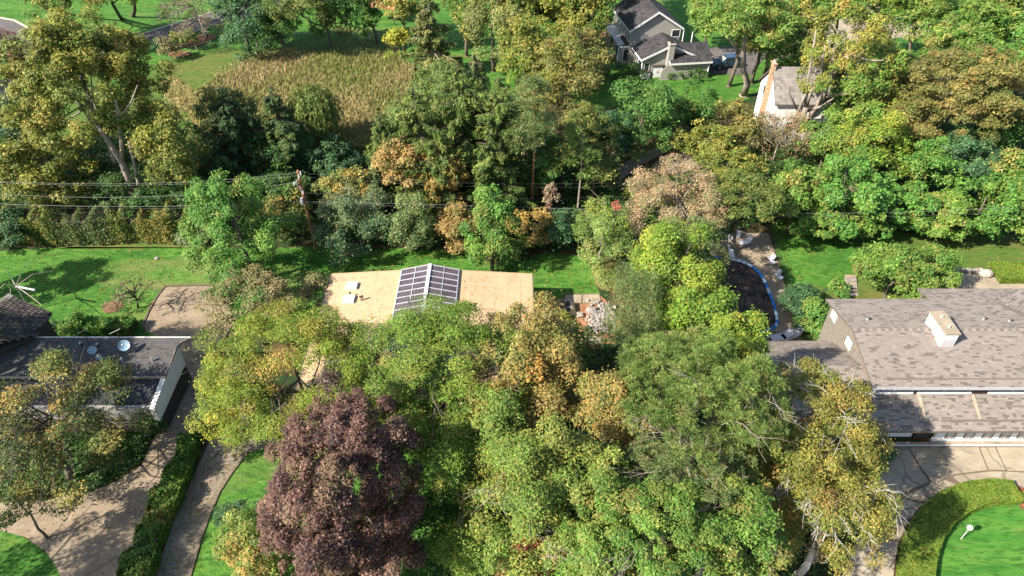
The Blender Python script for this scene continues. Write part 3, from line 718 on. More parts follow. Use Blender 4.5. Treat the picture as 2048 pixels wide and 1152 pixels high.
# clerestory windows with white sills
for a, b_ in ((1749, 1822), (1834, 1938), (1975, 2070)):
    xa = onY(a, 782, YF + .6)[0]; xb = onY(b_, 782, YF + .6)[0]
    w_ = MB().box(xa, xb, YF + .53, YF + .595, zTop + .32, zE - .06).obj('window', M['glass'], rh)
    MB().box(xa - .05, xb + .05, YF + .36, YF + .594, zTop + .10, zTop + .30).obj('sill', M['white'], w_)
    nn_ = max(2, int((xb - xa) / 1.5))
    for i in range(nn_ + 1): MB().box(xa + (xb - xa) * i / nn_ - .04, xa + (xb - xa) * i / nn_ + .04, YF + .50, YF + .529, zTop + .32, zE - .06).obj('mullion', M['white'], w_)
for a, b_ in ((1824, 1832), (1940, 1973)):
    xa = onY(a, 782, YF + .6)[0]; xb = onY(b_, 782, YF + .6)[0]
    MB().box(xa, xb, YF + .45, YF + .597, zTop + .05, zE - .03).obj('wall_panel', M['dark'], rh)
# front wall under the eave
YWl = G(1950, 884, 0)[1]
xw0 = onY(1868, 875, YWl)[0]
MB().box(xw0, XR, YWl, YWl + .2, 0, zL - .05).obj('front_wall', M['white_w'], rh)
xg0 = XW + .3
MB().box(xg0, xw0 - 1.3, YWl + .5, YWl + .7, 0, zL - .05).obj('garage_wall', M['beige'], rh)
for k in range(2):
    gx = xg0 + .5 + k * 3.1
    gd = MB().box(gx, gx + 2.7, YWl + .42, YWl + .49, .03, 2.3).obj('garage_door', M['cream'], rh)
    for j in range(4): MB().box(gx + .05, gx + 2.65, YWl + .395, YWl + .419, .08 + j * .56, .56 + j * .56).obj('panel', M['cream'], gd)
dr = MB().box(xw0 - 1.25, xw0 - .03, YWl + .3, YWl + .4, 0, 2.25).obj('door', M['dark'], rh)
MB().ball((xw0 - 1.12, YWl + .26, 1.05), .05).obj('handle', M['metal'], dr)
for px in (1901, 1938, 1975, 2010, 2045, 2082):
    xc = onY(px, 872, YWl)[0]
    w_ = MB().box(xc - .36, xc + .30, YWl - .035, YWl - .002, .55, 2.35).obj('window', M['win'], rh)
    for (x0, x1, z0, z1) in ((-.40, -.36, .51, 2.39), (.30, .34, .51, 2.39), (-.36, .30, .51, .55), (-.36, .30, 2.35, 2.39)):
        MB().box(xc + x0, xc + x1, YWl - .06, YWl - .001, z0, z1).obj('frame', M['trim'], w_)
    MB().box(xc - .05, xc - .01, YWl - .055, YWl - .036, .56, 2.34).obj('mullion', M['white'], w_)
MB().box(XL - .0, XL + .2, YWb - .6, YWb - .4, 0, zL).obj('wing_post', M['siding'], rh)
MB().box(XW + .3, XL + .3, YWb - .7, YWb - .5, 0, zL - .1).obj('wing_wall', M['siding'], rh)
mb = MB(); mb.slab([(XW + .3, YE + .8, 0), (XW + .3, YE + .8, zL + .1), (XW + .3, YWr, zWr - .2), (XW + .3, YWb - .7, zL + .05), (XW + .3, YWb - .7, 0)], (.2, 0, 0)); mb.obj('wing_gable', M['siding'], rh)
mb = MB(); mb.slab([(XW - .03, YE, zL - .15), (XW - .03, YE, zL + .03), (XW - .03, YWr, zWr + .03), (XW - .03, YWb, zL + .03), (XW - .03, YWb, zL - .15), (XW - .03, YWr, zWr - .15)], (.028, 0, 0)); mb.obj('barge_board', M['trim'], low)
# chimney
c0 = G(1897, 672, zR + 1.0); xc0 = onY(1893, 676, c0[1])[0]; xc1 = onY(1921, 664, c0[1])[0]
cf = G(1905, 668, 7.3); cb = G(1886, 624, 7.3)
xa, xb = G(1892, 668, 7.3)[0], G(1920, 668, 7.3)[0]
ch = MB().box(xa, xb, cf[1], cb[1], zR - .6, 7.24).obj('chimney', M['white'], rh)
MB().box(xa - .06, xb + .06, cf[1] - .06, cb[1] + .06, 7.24, 7.36).obj('cap', M['concrete'], ch)
MB().box(xa + .1, xb - .1, cf[1] - .02, cf[1] - .001, zR - .4, 6.7).obj('flashing', M['alu'], ch)
for i in range(2): MB().tube([((xa + xb) / 2, cf[1] + .7 + i * 1.1, 7.36), ((xa + xb) / 2, cf[1] + .7 + i * 1.1, 7.5)], .13, .13, 8).obj('flue', M['rock'], ch)
for px, py in ((1734, 641), (1860, 645), (1966, 640), (2017, 645)):
    q = G(px, py, 6.0); f = 1 - abs(q[1] - YR) / (YB - YR); zz = zE + f * (zR - zE)
    v = MB().tube([(q[0], q[1], zz - .1), (q[0], q[1], zz + .28)], .07, .07, 8).obj('roof_vent', M['rock'], roof)
    MB().tube([(q[0], q[1], zz + .282), (q[0], q[1], zz + .34)], .12, .12, 8).obj('vent_cap', M['trim'], v)
# back porch extension and right wing
xk0, xk1 = G(1838, 586, 4.6)[0], G(2075, 586, 4.6)[0]; yk = G(1900, 577, 4.75)[1]
mb = MB(); mb.slab([(xk0, YB - .02, zE - .005), (xk1, YB - .02, zE - .005), (xk1, yk, 4.72), (xk0, yk, 4.72)], (0, 0, -.14)); pr = mb.obj('porch_roof', M['trim'], rh)
shingle_roof(pr, (xk0, yk, 4.72), (1, 0, 0), (0, YB - .02 - yk, zE - .005 - 4.72), xk1 - xk0, math.hypot(YB - yk, .48) - .05, lambda u, v: True, seed=6, dark=.25)
for i in range(4): MB().box(xk0 + .3 + i * (xk1 - xk0 - .8) / 3, xk0 + .45 + i * (xk1 - xk0 - .8) / 3, yk - .5, yk - .35, 0, 4.6).obj('post', M['siding'], rh)
vt = G(1982, 599, zE + .06); r1 = G(2056, 668, 6.25); w1 = G(2030, 577, zE + .1); 
r0 = vt; w2 = w1 + (r1 - r0) * 1.0; r2 = r1 + (r1 - r0) * .6; w3 = w2 + (r1 - r0) * .6
mb = MB(); mb.slab([r0, r2, w3, w1], (0, 0, -.12)); wing = mb.obj('wing_roof', M['trim'], rh)
Uw = unit(w1 - r0); Vw = (r1 - r0) - Uw * ((r1 - r0) @ Uw); lv_ = np.linalg.norm(Vw) * 1.6; sk_ = ((r1 - r0) @ Uw) / np.linalg.norm(Vw); lw_ = np.linalg.norm(w1 - r0)
shingle_roof(wing, r0 + Uw * sk_ * 0, Uw, Vw, lw_ + max(0, sk_) * lv_, lv_, lambda u, v: sk_ * v <= u <= lw_ + sk_ * v, seed=7, dark=.42)
MB().box(w1[0] + 1.5, w1[0] + 8, w1[1] - 1.2, w1[1] - 1.0, 0, zE - .2).obj('wing_wall', M['siding'], rh)

LAYER[0] = 12
# paving in front of the right house
dv = sheet('concrete_drive', [(1720, 893), (2300, 893), (2300, 1010), (2048, 985), (1990, 970), (1940, 972), (1890, 985), (1850, 1010), (1815, 1050), (1795, 1095), (1788, 1152), (1780, 1300), (1600, 1300), (1680, 1152), (1720, 1060), (1740, 980), (1750, 930)], M['joint'])
slabs(dv, [
    [(1722, 894), (1816, 894), (1836, 930), (1858, 962), (1800, 990), (1752, 1000), (1735, 985), (1748, 930)],
    [(1818, 894), (1958, 894), (1976, 940), (1900, 950), (1868, 968), (1840, 932)],
    [(1960, 894), (1990, 894), (2012, 940), (1978, 940)], [(1992, 894), (2130, 894), (2140, 945), (2014, 941)], [(2132, 894), (2300, 894), (2300, 950), (2142, 946)],
    [(1980, 942), (2140, 947), (2150, 990), (2048, 975), (1990, 968), (1926, 970), (1905, 952)],
    [(2143, 948), (2300, 952), (2300, 1010), (2153, 992)],
    [(1862, 966), (1892, 960), (1922, 972), (1880, 986), (1852, 1004), (1810, 994)],
    [(1800, 996), (1846, 1008), (1818, 1040), (1799, 1080), (1722, 1060), (1742, 1004)],
    [(1720, 1064), (1797, 1085), (1790, 1130), (1786, 1180), (1664, 1180), (1690, 1140)],
    [(1662, 1184), (1785, 1184), (1780, 1300), (1600, 1300)]], M['concrete_d'], 'concrete_slab', z=.05, thick=.05, gap=.035)
pth = sheet('front_path', [(1760, 884), (2300, 880), (2300, 893), (1757, 893)], M['joint'])
xs = [1760, 1822, 1885, 1925, 1968, 2012, 2060, 2120, 2200, 2298]
slabs(pth, [[(a, 884), (b_, 883), (b_ + 4, 891), (a + 3, 891)] for a, b_ in zip(xs, xs[1:])], M['concrete'], 'paving_slab', z=.07, thick=.07, gap=.015)
mb = MB(); A, B_ = G(1757, 892.2), G(2300, 892.2); mb.slab([A + (0, -.05, 0), B_ + (0, -.05, 0), B_ + (0, .04, 0), A + (0, .04, 0)], (0, 0, .13)); mb.obj('kerb', M['white_w'], kind='structure')
sheet('circle_lawn', [(1835, 1300), (1838, 1152), (1844, 1110), (1860, 1070), (1884, 1040), (1915, 1020), (1955, 1008), (2010, 1002), (2070, 1006), (2300, 1020), (2300, 1300)], M['lawn_g'])
sheet('flower_bed', [(2022, 968), (2070, 985), (2080, 1025), (2040, 1018), (2034, 1000)], M['mulch'])
# terrace steps and wall behind the right house
st = thing('garden_steps', 'grey brown stone steps leading up beside the rounded green tree', 'steps', G(1703, 575))
for k in range(6):
    y0, y1 = 592 - k * 6.6, 592 - (k + 1) * 6.6 + .6
    z = .06 + .035 * k
    q = [G(1694 - k * .9, y0, 0), G(1716 - k * .9, y0, 0), G(1715 - k * .9, y1, 0), G(1693 - k * .9, y1, 0)]
    MB().slab(q, (0, 0, z)).obj('step', M['deck'] if k % 2 else M['rockg'], st)
ter = sheet('terrace', [(1860, 545), (1985, 548), (2000, 566), (2300, 566), (2300, 600), (1840, 600)], M['concrete'])
rw = thing('retaining_wall', 'low stone retaining wall along edge of terrace behind grey house', 'wall', G(1935, 546))
rg = random.Random(8)
for i, x in enumerate(np.arange(1908, 1968, 6.2)):
    a = G(x, 544 + rg.uniform(-1, 1)); MB().box(a[0], a[0] + .26, a[1] - .2, a[1] + .2, 0, .28 + rg.uniform(0, .15)).obj('stone', M[rg.choice(['rock', 'rockg', 'rock'])], rw)
for k, (px, py) in enumerate([(1969, 553), (1976, 572)]):
    a = G(px, py)
    if k == 0:
        mb = MB(); mb.ball(a + np.array([0, 0, .35]), .62, (1.1, .8, .75), 9, 6)
        single(mb, 'boulder', M['rock'], 'large pale boulder at corner of hedge block on terrace', 'boulder', a)
MB_ = MB()

# ------------------------------------------------------------------ flat roofed house in the middle
zc = 3.5
th = thing('flat_roofed_house', 'low house with tan flat roof and long glass ridge skylight', 'house', (-6, 40, 0))
xl = G(663, 549, zc)[0]; xr = G(1064, 549, zc)[0]; yb = G(860, 549, zc)[1]; yf = G(860, 800, zc)[1]
sx0 = G(803, 541, zc + .4)[0]; sx1 = G(920, 543, zc + .4)[0]
zi = zc + .42
rl = MB(); rl.slab([(xl, yf, zc), (sx0, yf, zi), (sx0, yb, zi), (xl, yb, zc)], (0, 0, -.3)); rl = rl.obj('roof', M['tan'], th)
rr = MB(); rr.slab([(sx1, yf, zi), (xr, yf, zc), (xr, yb, zc), (sx1, yb, zi)], (0, 0, -.3)); rr = rr.obj('roof', M['tan'], th)
for i in range(1, 6):
    f = i / 6; x = xl + (sx0 - xl) * f; z = zc + (zi - zc) * f
    MB().slab([(x - .02, yf, z - .002), (x + .02, yf, z + .002), (x + .02, yb, z + .002), (x - .02, yb, z - .002)], (0, 0, .008)).obj('roof_seam', M['tan_seam'], rl)
for i in range(1, 6):
    f = i / 6; x = sx1 + (xr - sx1) * f; z = zi + (zc - zi) * f
    MB().slab([(x - .02, yf, z + .002), (x + .02, yf, z - .002), (x + .02, yb, z - .002), (x - .02, yb, z + .002)], (0, 0, .008)).obj('roof_seam', M['tan_seam'], rr)
for (a, b_, c_, d_) in (((xl - .08, yf, zc - .32), (xl - .001, yf, zc - .32), (xl - .001, yb, zc - .32), (xl - .08, yb, zc - .32)), ((xr + .001, yf, zc - .32), (xr + .09, yf, zc - .32), (xr + .09, yb, zc - .32), (xr + .001, yb, zc - .32))):
    MB().slab([a, b_, c_, d_], (0, 0, .37)).obj('fascia', M['trim'], th)
for p_, q_ in (((xl, zc), (sx0, zi)), ((sx1, zi), (xr, zc))):
    MB().slab([(p_[0], yb + .001, p_[1] - .3), (q_[0], yb + .001, q_[1] - .3), (q_[0], yb + .001, q_[1] + .05), (p_[0], yb + .001, p_[1] + .05)], (0, .08, 0)).obj('fascia', M['tan_seam'], th)
for (x0, x1, y0, y1) in ((xl + .5, sx0 - .01, yb - .9, yb - .7), (sx1 + .01, xr - .5, yb - .9, yb - .7), (xl + .5, xl + .7, yf + .5, yb - .91), (xr - .7, xr - .5, yf + .5, yb - .91), (xl + .71, sx0 - .3, yf + .5, yf + .7), (sx1 + .3, xr - .71, yf + .5, yf + .7)):
    MB().box(x0, x1, y0, y1, 0, zc - .31).obj('wall', M['dark'], th)
# long gable skylight
zs0, zs1 = zi + .12, zi + .72; sxm = (sx0 + sx1) / 2
sk = MB(); sk.box(sx0 + .16, sx1 - .16, yf + .05, yb - .05, zi - .5, zi - .3); sk = sk.obj('skylight', M['dark'], th)
MB().box(sx0, sx0 + .15, yf, yb, zi - .28, zs0).obj('kerb_rail', M['alu'], sk); MB().box(sx1 - .15, sx1, yf, yb, zi - .28, zs0).obj('kerb_rail', M['alu'], sk)
MB().box(sx0 + .16, sx1 - .16, yb - .12, yb, zi - .28, zs0).obj('kerb_rail', M['alu'], sk)
MB().slab([(sx0 + .16, yb - .1, zs0 + .001), (sx1 - .16, yb - .1, zs0 + .001), (sxm, yb - .1, zs1 - .03)], (0, .06, 0)).obj('end_pane', M['glass2'], sk)
MB().box(sxm - .16, sxm + .16, yf, yb + .05, zs1 - .02, zs1 + .09).obj('ridge_cap', M['alu'], sk)
pit = .78; nrow = int((yb - yf) / pit)
for side in (0, 1):
    xa = sx0 + .08 if side == 0 else sx1 - .08; za = zs0 + .02
    for j in range(nrow):
        y1 = yb - .1 - j * pit; y0 = y1 - pit + .09
        for h_ in (0, 1):
            fa, fb = (0.02, .475) if h_ == 0 else (.525, .95)
            p = lambda f, y, dz=0: (xa + (sxm - xa) * f, y, za + (zs1 - za) * f + dz)
            MB().slab([p(fa, y0), p(fb, y0), p(fb, y1), p(fa, y1)], (0, 0, .02)).obj('pane', M['glass2'], sk)
        if True:
            MB().slab([p(0, y1 + .005, .0), p(.97, y1 + .005), p(.97, y1 + .085), p(0, y1 + .085)], (0, 0, .07)).obj('glazing_bar', M['alu'], sk)
    for f in (0.0, .5):
        MB().slab([p(f - .012, yf, .022), p(f + .012, yf, .022), p(f + .012, yb, .022), p(f - .012, yb, .022)], (0, 0, .055)).obj('purlin', M['alu'], sk)
# dome skylights and pipes on the tan roof
def rz(x): return zc + (zi - zc) * (x - xl) / (sx0 - xl)
for (px, py) in ((704, 572), (698, 599)):
    q = G(px, py, 3.75); z = rz(q[0])
    d_ = MB().box(q[0] - .5, q[0] + .5, q[1] - .45, q[1] + .45, z - .05, z + .16).obj('roof_dome', M['alu'], rl)
    MB().slab([(q[0] - .46, q[1] - .41, z + .16), (q[0] + .46, q[1] - .41, z + .16), (q[0] + .46, q[1] + .41, z + .16), (q[0] - .46, q[1] + .41, z + .16)], (0, 0, .10)).obj('dome_lens', M['white'], d_)
for (px, py) in ((701, 592), (722, 601), (726, 600)):
    q = G(px, py, 3.75); z = rz(q[0]); v = MB().tube([(q[0], q[1], z - .05), (q[0], q[1], z + .42)], .07, .07, 8).obj('vent_pipe', M['rock'], rl)
    MB().tube([(q[0], q[1], z + .421), (q[0], q[1], z + .5)], .11, .09, 8).obj('vent_cap', M['dark'], v)

# ------------------------------------------------------------------ dark roofed house on the left
lf = G(308, 818, 2.9)
XH = lf[0]; YH0 = lf[1]; apx = G(362, 690, 4.0); YH1 = apx[1]
def zslope(y): return 2.9 + (y - YH0) * .20
lh = thing('dark_roofed_house', 'dark low pitched roof house with pale parapet wall and satellite dishes', 'house', (XH - 8, YH0 + 3, 0))
mb = MB(); mb.slab([(XH, YH0, 1.5), (XH, YH0, 2.9), (XH, YH1, zslope(YH1)), (XH, YH1, 1.9)], (-.35, 0, 0)); mb.obj('parapet_wall', M['beige'], lh)
MB().box(XH - .32, XH - .05, YH0 + .05, YH1 - .02, 0, 1.49).obj('side_wall', M['dark'], lh)
MB().box(XH - 16, XH - .351, YH0, YH0 + .35, 1.7, 2.9).obj('front_parapet', M['cream'], lh)
MB().box(XH - 16, XH - .351, YH0 + .05, YH0 + .3, 0, 1.69).obj('front_wall', M['dark'], lh)
yu0 = G(330, 745, 4.0)[1]; zu0 = zslope(yu0) + .12; xu0 = G(330, 745, zu0)[0]
yu1 = G(380, 669, 4.6)[1]; zu1 = zu0 + (yu1 - yu0) * .2; xu1 = G(380, 669, zu1)[0]; xm = G(363, 690, zu1 - .2)[0]; ym = G(363, 690, zu1 - .2)[1]
zm = zu0 + (ym - yu0) * .2
XLL = -60
mb = MB(); mb.slab([(XLL, yu0, zu0), (XH + .05, yu0, zu0), (XH + .08, ym, zm), (xu1 + .2, yu1, zu1), (XLL, yu1, zu1)], (0, 0, -.15)); ur = mb.obj('roof', M['trim'], lh)
DKL = [(.10, .095, .09), (.085, .08, .078), (.115, .105, .10)]; DKD = [(.06, .056, .054), (.07, .065, .062)]
GRL = [(.27, .235, .20), (.25, .22, .19), (.29, .255, .22)]; GRD = [(.20, .175, .15), (.22, .19, .165)]
DKX = DKL + [(.09, .085, .082)]
shingle_roof(ur, (XH - 26, yu0, zu0), (1, 0, 0), (0, 1, .2), 26 + 2.4, math.hypot(yu1 - yu0, zu1 - zu0) - .03, lambda u, v: u < 26 + (0 if v < (ym - yu0) else (v - (ym - yu0)) * 1.0), seed=9, dark=.3, light=[(.088, .083, .080), (.083, .078, .076), (.093, .088, .084)], darkc=[(.068, .064, .063), (.074, .07, .068)], course=.2)
MB().slab([(XLL, yu1 + .001, zu1 - .17), (xu1 + .2, yu1 + .001, zu1 - .17), (xu1 + .2, yu1 + .06, zu1 - .17), (XLL, yu1 + .06, zu1 - .17)], (0, 0, .24)).obj('fascia', M['white'], lh)
MB().slab([(XLL, yu0 - .001, zu0 - .17), (XH + .05, yu0 - .001, zu0 - .17), (XH + .05, yu0 - .05, zu0 - .17), (XLL, yu0 - .05, zu0 - .17)], (0, 0, .22)).obj('fascia', M['rock'], lh)
mb = MB(); zl0 = zslope(YH0 + .36) - .14; zl1 = zslope(yu0 + .8) - .14; mb.slab([(XLL, YH0 + .36, zl0), (XH - .36, YH0 + .36, zl0), (XH - .36, yu0 + .8, zl1), (XLL, yu0 + .8, zl1)], (0, 0, -.15)); lr_ = mb.obj('lower_roof', M['dark'], lh)
shingle_roof(lr_, (XH - 14, YH0 + .37, zl0), (1, 0, 0), (0, 1, .2), 13.62, yu0 + .7 - YH0, lambda u, v: True, seed=10, dark=.3, light=[(.055, .056, .062), (.05, .051, .057), (.06, .06, .066)], darkc=[(.038, .039, .044), (.044, .044, .05)], course=.2)
MB().box(XLL, XH - .4, yu1 - .5, yu1 - .3, 0, zu1 - .16).obj('back_wall', M['beige'], lh)
def upz(y): return zu0 + (y - yu0) * .2
def dish(px, py, label, s=1.0):
    q = G(px, py, 4.4); z = upz(q[1])
    t = thing('satellite_dish', label, 'satellite dish', (q[0], q[1], z), 'dishes on the dark roof')
    MB().tube([(q[0], q[1], z), (q[0], q[1] + .1, z + .55 * s)], .03, .03, 6).obj('mast', M['metal'], t)
    mb = MB(); nrm = unit(np.array([.35, -.6, .72])); u = unit(np.cross(nrm, (0, 0, 1))); w_ = np.cross(nrm, u); c = np.array([q[0], q[1] + .1, z + .6 * s])
    R_ = .33 * s
    for i in range(4):
        for k in range(14):
            P_ = []
            for (ii, kk2) in ((i, k), (i + 1, k), (i + 1, k + 1), (i, k + 1)):
                r_ = R_ * ii / 4; a = 2 * math.pi * kk2 / 14; P_.append(c + u * r_ * math.cos(a) + w_ * r_ * math.sin(a) + nrm * .25 * (r_ / R_) ** 2 * R_)
            if i == 0: P_ = [P_[0], P_[1], P_[2]]
            mb.poly(P_); mb.poly([p - nrm * .02 for p in P_][::-1])
    mb.obj('reflector', M['dish'], t)
    MB().tube([c - w_ * R_, c + nrm * .5 * s], .015, .015, 5).obj('arm', M['metal'], t)
    MB().ball(c + nrm * .5 * s, .06 * s).obj('receiver', M['alu'], t)
dish(250, 699, 'larger pale blue satellite dish nearest the right end of the dark roof', 1.3)
dish(184, 704, 'round white satellite dish in the middle of the dark roof', 1.0)
dish(194, 712, 'small white satellite dish low on the roof beside another dish', .7)
for k, (px, py) in enumerate(((242, 716), (302, 716), (163, 690), (196, 692))):
    q = G(px, py, 4.2); z = upz(q[1]); v = MB().tube([(q[0], q[1], z - .1), (q[0], q[1], z + .35)], .06, .06, 7).obj('roof_vent', M['alu'] if k < 2 else M['black'], ur); MB().tube([(q[0], q[1], z + .351), (q[0], q[1], z + .42)], .11, .08, 7).obj('vent_cap', M['metal'], v)
for k, (px, py, top, lab) in enumerate(((244, 694, (235, 664), 'leaning metal mast with two arms above the larger dish'), (178, 696, (170, 664), 'thin forked television aerial on the dark roof left of the dishes'))):
    q = G(px, py, 4.3); z = upz(q[1]); t = thing('roof_aerial', lab, 'aerial', (q[0], q[1], z))
    tp = onY(top[0], top[1], q[1] + .2); MB().tube([(q[0], q[1], z), tp], .035, .025, 6).obj('mast', M['dark'], t)
    for s_ in (-1, 1): MB().tube([(q[0] + .02, q[1], z + .05), np.array(tp) * .45 + np.array([q[0], q[1], z]) * .55], .02, .02, 5).obj('stay', M['metal'], t) if s_ > 0 else MB().tube([np.array(tp) + (-.7, 0, -.2), np.array(tp) + (.25, .1, .25)], .02, .02, 5).obj('crossbar', M['metal'], t)
# tiled house, far left
zt = 4.6
tl = thing('tiled_house', 'small house corner with ribbed dark tile roof and pale ridge', 'house', G(20, 660))
A0, B0, C0, D0 = G(21, 590, zt + 1.5), G(103, 625, zt), G(70, 672, zt), G(-60, 726, zt)
E0 = G(-60, 662, zt + 1.5)
pn = unit(np.cross(B0 - C0, A0 - B0)); pn = pn if pn[2] > 0 else -pn
Vt = unit(B0 - A0); Ut = C0 - B0; Ut = unit(Ut - Vt * (Ut @ Vt))
mb = MB(); tr_ = MB(); tr_.slab([A0, B0, C0, D0, E0], (0, 0, -.2)); tr_ = tr_.obj('roof', M['dark'], tl)
TC = [(.105, .09, .078), (.085, .072, .064), (.12, .105, .09), (.07, .06, .055)]
rg = random.Random(3); poly2 = [(float((p - A0) @ Ut), float((p - A0) @ Vt)) for p in (A0, B0, C0, D0, E0)]
def inpoly(u, v):
    c = False
    for i in range(5):
        (x0, y0), (x1, y1) = poly2[i], poly2[(i + 1) % 5]
        if (y0 > v) != (y1 > v) and u < (x1 - x0) * (v - y0) / (y1 - y0) + x0: c = not c
    return c
n_t = 0; shared = {}
us = [p[0] for p in poly2]; vs = [p[1] for p in poly2]
cand = [(u, v) for v in np.arange(min(vs), max(vs), .36) for u in np.arange(min(us), max(us), .22) if inpoly(u + .1, v + .18)]
cand.sort(key=lambda q: -(A0 + Ut * q[0] + Vt * q[1])[0])
tiles = MB()
for k, (u, v) in enumerate(cand):
    a = A0 + Ut * u + Vt * v + pn * .01
    if k < 300:
        key = rg.randrange(4)
        if key not in shared:
            m2 = MB(); c_ = TC[key]; pts = [(0, 0), (.04, .05), (.10, .075), (.16, .05), (.20, 0)]
            for (p0, p1) in zip(pts, pts[1:]): m2.poly([(p0[0], .36, p0[1] + .03), (p1[0], .36, p1[1] + .03), (p1[0], 0, p1[1]), (p0[0], 0, p0[1])], c_)
            m2.poly([(q_[0], .36, q_[1] + .03) for q_ in pts], c_); m2.poly([(q_[0], 0, q_[1]) for q_ in pts][::-1], c_)
            me = m2.mesh('roof_tile'); me.materials.append(M['shingle']); shared[key] = me
        o = bpy.data.objects.new('roof_tile', shared[key]); COL.objects.link(o); o.parent = tr_
        mw = Matrix((Ut, Vt, pn)).transposed().to_4x4(); mw.translation = Vector(a - parent_loc(tr_)); o.matrix_local = mw
    else:
        tiles.slab([a, a + Ut * .19, a + Ut * .19 + Vt * .34, a + Vt * .34], pn * .06, TC[k % 4])
if tiles.f: tiles.obj('roof_tiles', M['shingle'], tr_, kind='stuff')
MB().slab([A0 + pn * .02 - Vt * .15, E0 + pn * .02 - Vt * .15, E0 + Vt * .3 + pn * .02, A0 + Vt * .3 + pn * .02], (0, 0, .1)).obj('ridge_flashing', M['rock'], tl)
q = G(2, 650, zt + .9); s_ = MB().slab([q - Ut * .5 - Vt * .35, q + Ut * .5 - Vt * .35, q + Ut * .5 + Vt * .35, q - Ut * .5 + Vt * .35], pn * .28).obj('skylight', M['alu'], tl)
MB().slab([q + pn * .281 - Ut * .42 - Vt * .27, q + pn * .281 + Ut * .42 - Vt * .27, q + pn * .281 + Ut * .42 + Vt * .27, q + pn * .281 - Ut * .42 + Vt * .27], pn * .02).obj('pane', M['win'], s_)
cw = [p * np.array([1, 1, 0]) for p in (B0, C0, D0)]; inn = np.array([-.8, .2, 0])
mb = MB()
for p, r_ in ((cw[0], cw[1]), (cw[1], cw[2])): mb.slab([p + inn, r_ + inn, r_ + inn + (-.2, .1, 0), p + inn + (-.2, .1, 0)], (0, 0, zt - .25))
mb.obj('wall', M['dark'], tl)

# ------------------------------------------------------------------ two storey house at the top
o_ = G(1260, 61, 5.6); b_ = G(1225, 15, 5.6)
ey = unit((b_ - o_) * np.array([1, 1, 0])); ex = np.array([ey[1], -ey[0], 0])
bh = thing('two_storey_house', 'cream two storey house with dark shadowed roof and brick garage wing', 'house', (o_[0], o_[1], 0))
def F(q): return np.array([o_[0], o_[1], 0]) + ex * q[0] + ey * q[1] + np.array([0, 0, q[2]])
def lx(px, py, z):
    g = G(px, py, z) - np.array([o_[0], o_[1], z]); return float(g @ ex), float(g @ ey)
WD = lx(1368, 55, 5.6)[0]; LD = max(9.0, lx(1225, 15, 5.6)[1]); zr2 = 8.0
def lslab(pts, d, name, mat, par, cc=None): return MB().slab([F(p) for p in pts], ex * d[0] + ey * d[1] + np.array([0, 0, d[2]]), cc).obj(name, mat, par)
def lbox(x0, x1, y0, y1, z0, z1, name, mat, par): return MB().box(x0, x1, y0, y1, z0, z1, F).obj(name, mat, par)
def wallmass(x0, x1, y0, y1, ze, zr_, name='wall', axis='y', mat='cream'):
    if axis == 'y': pts = [(x0, y0, 0), (x1, y0, 0), (x1, y0, ze), ((x0 + x1) / 2, y0, zr_), (x0, y0, ze)]; d = (0, y1 - y0, 0)
    else: pts = [(x0, y0, 0), (x0, y1, 0), (x0, y1, ze), (x0, (y0 + y1) / 2, zr_), (x0, y0, ze)]; d = (x1 - x0, 0, 0)
    return lslab(pts, d, name, M[mat], bh)
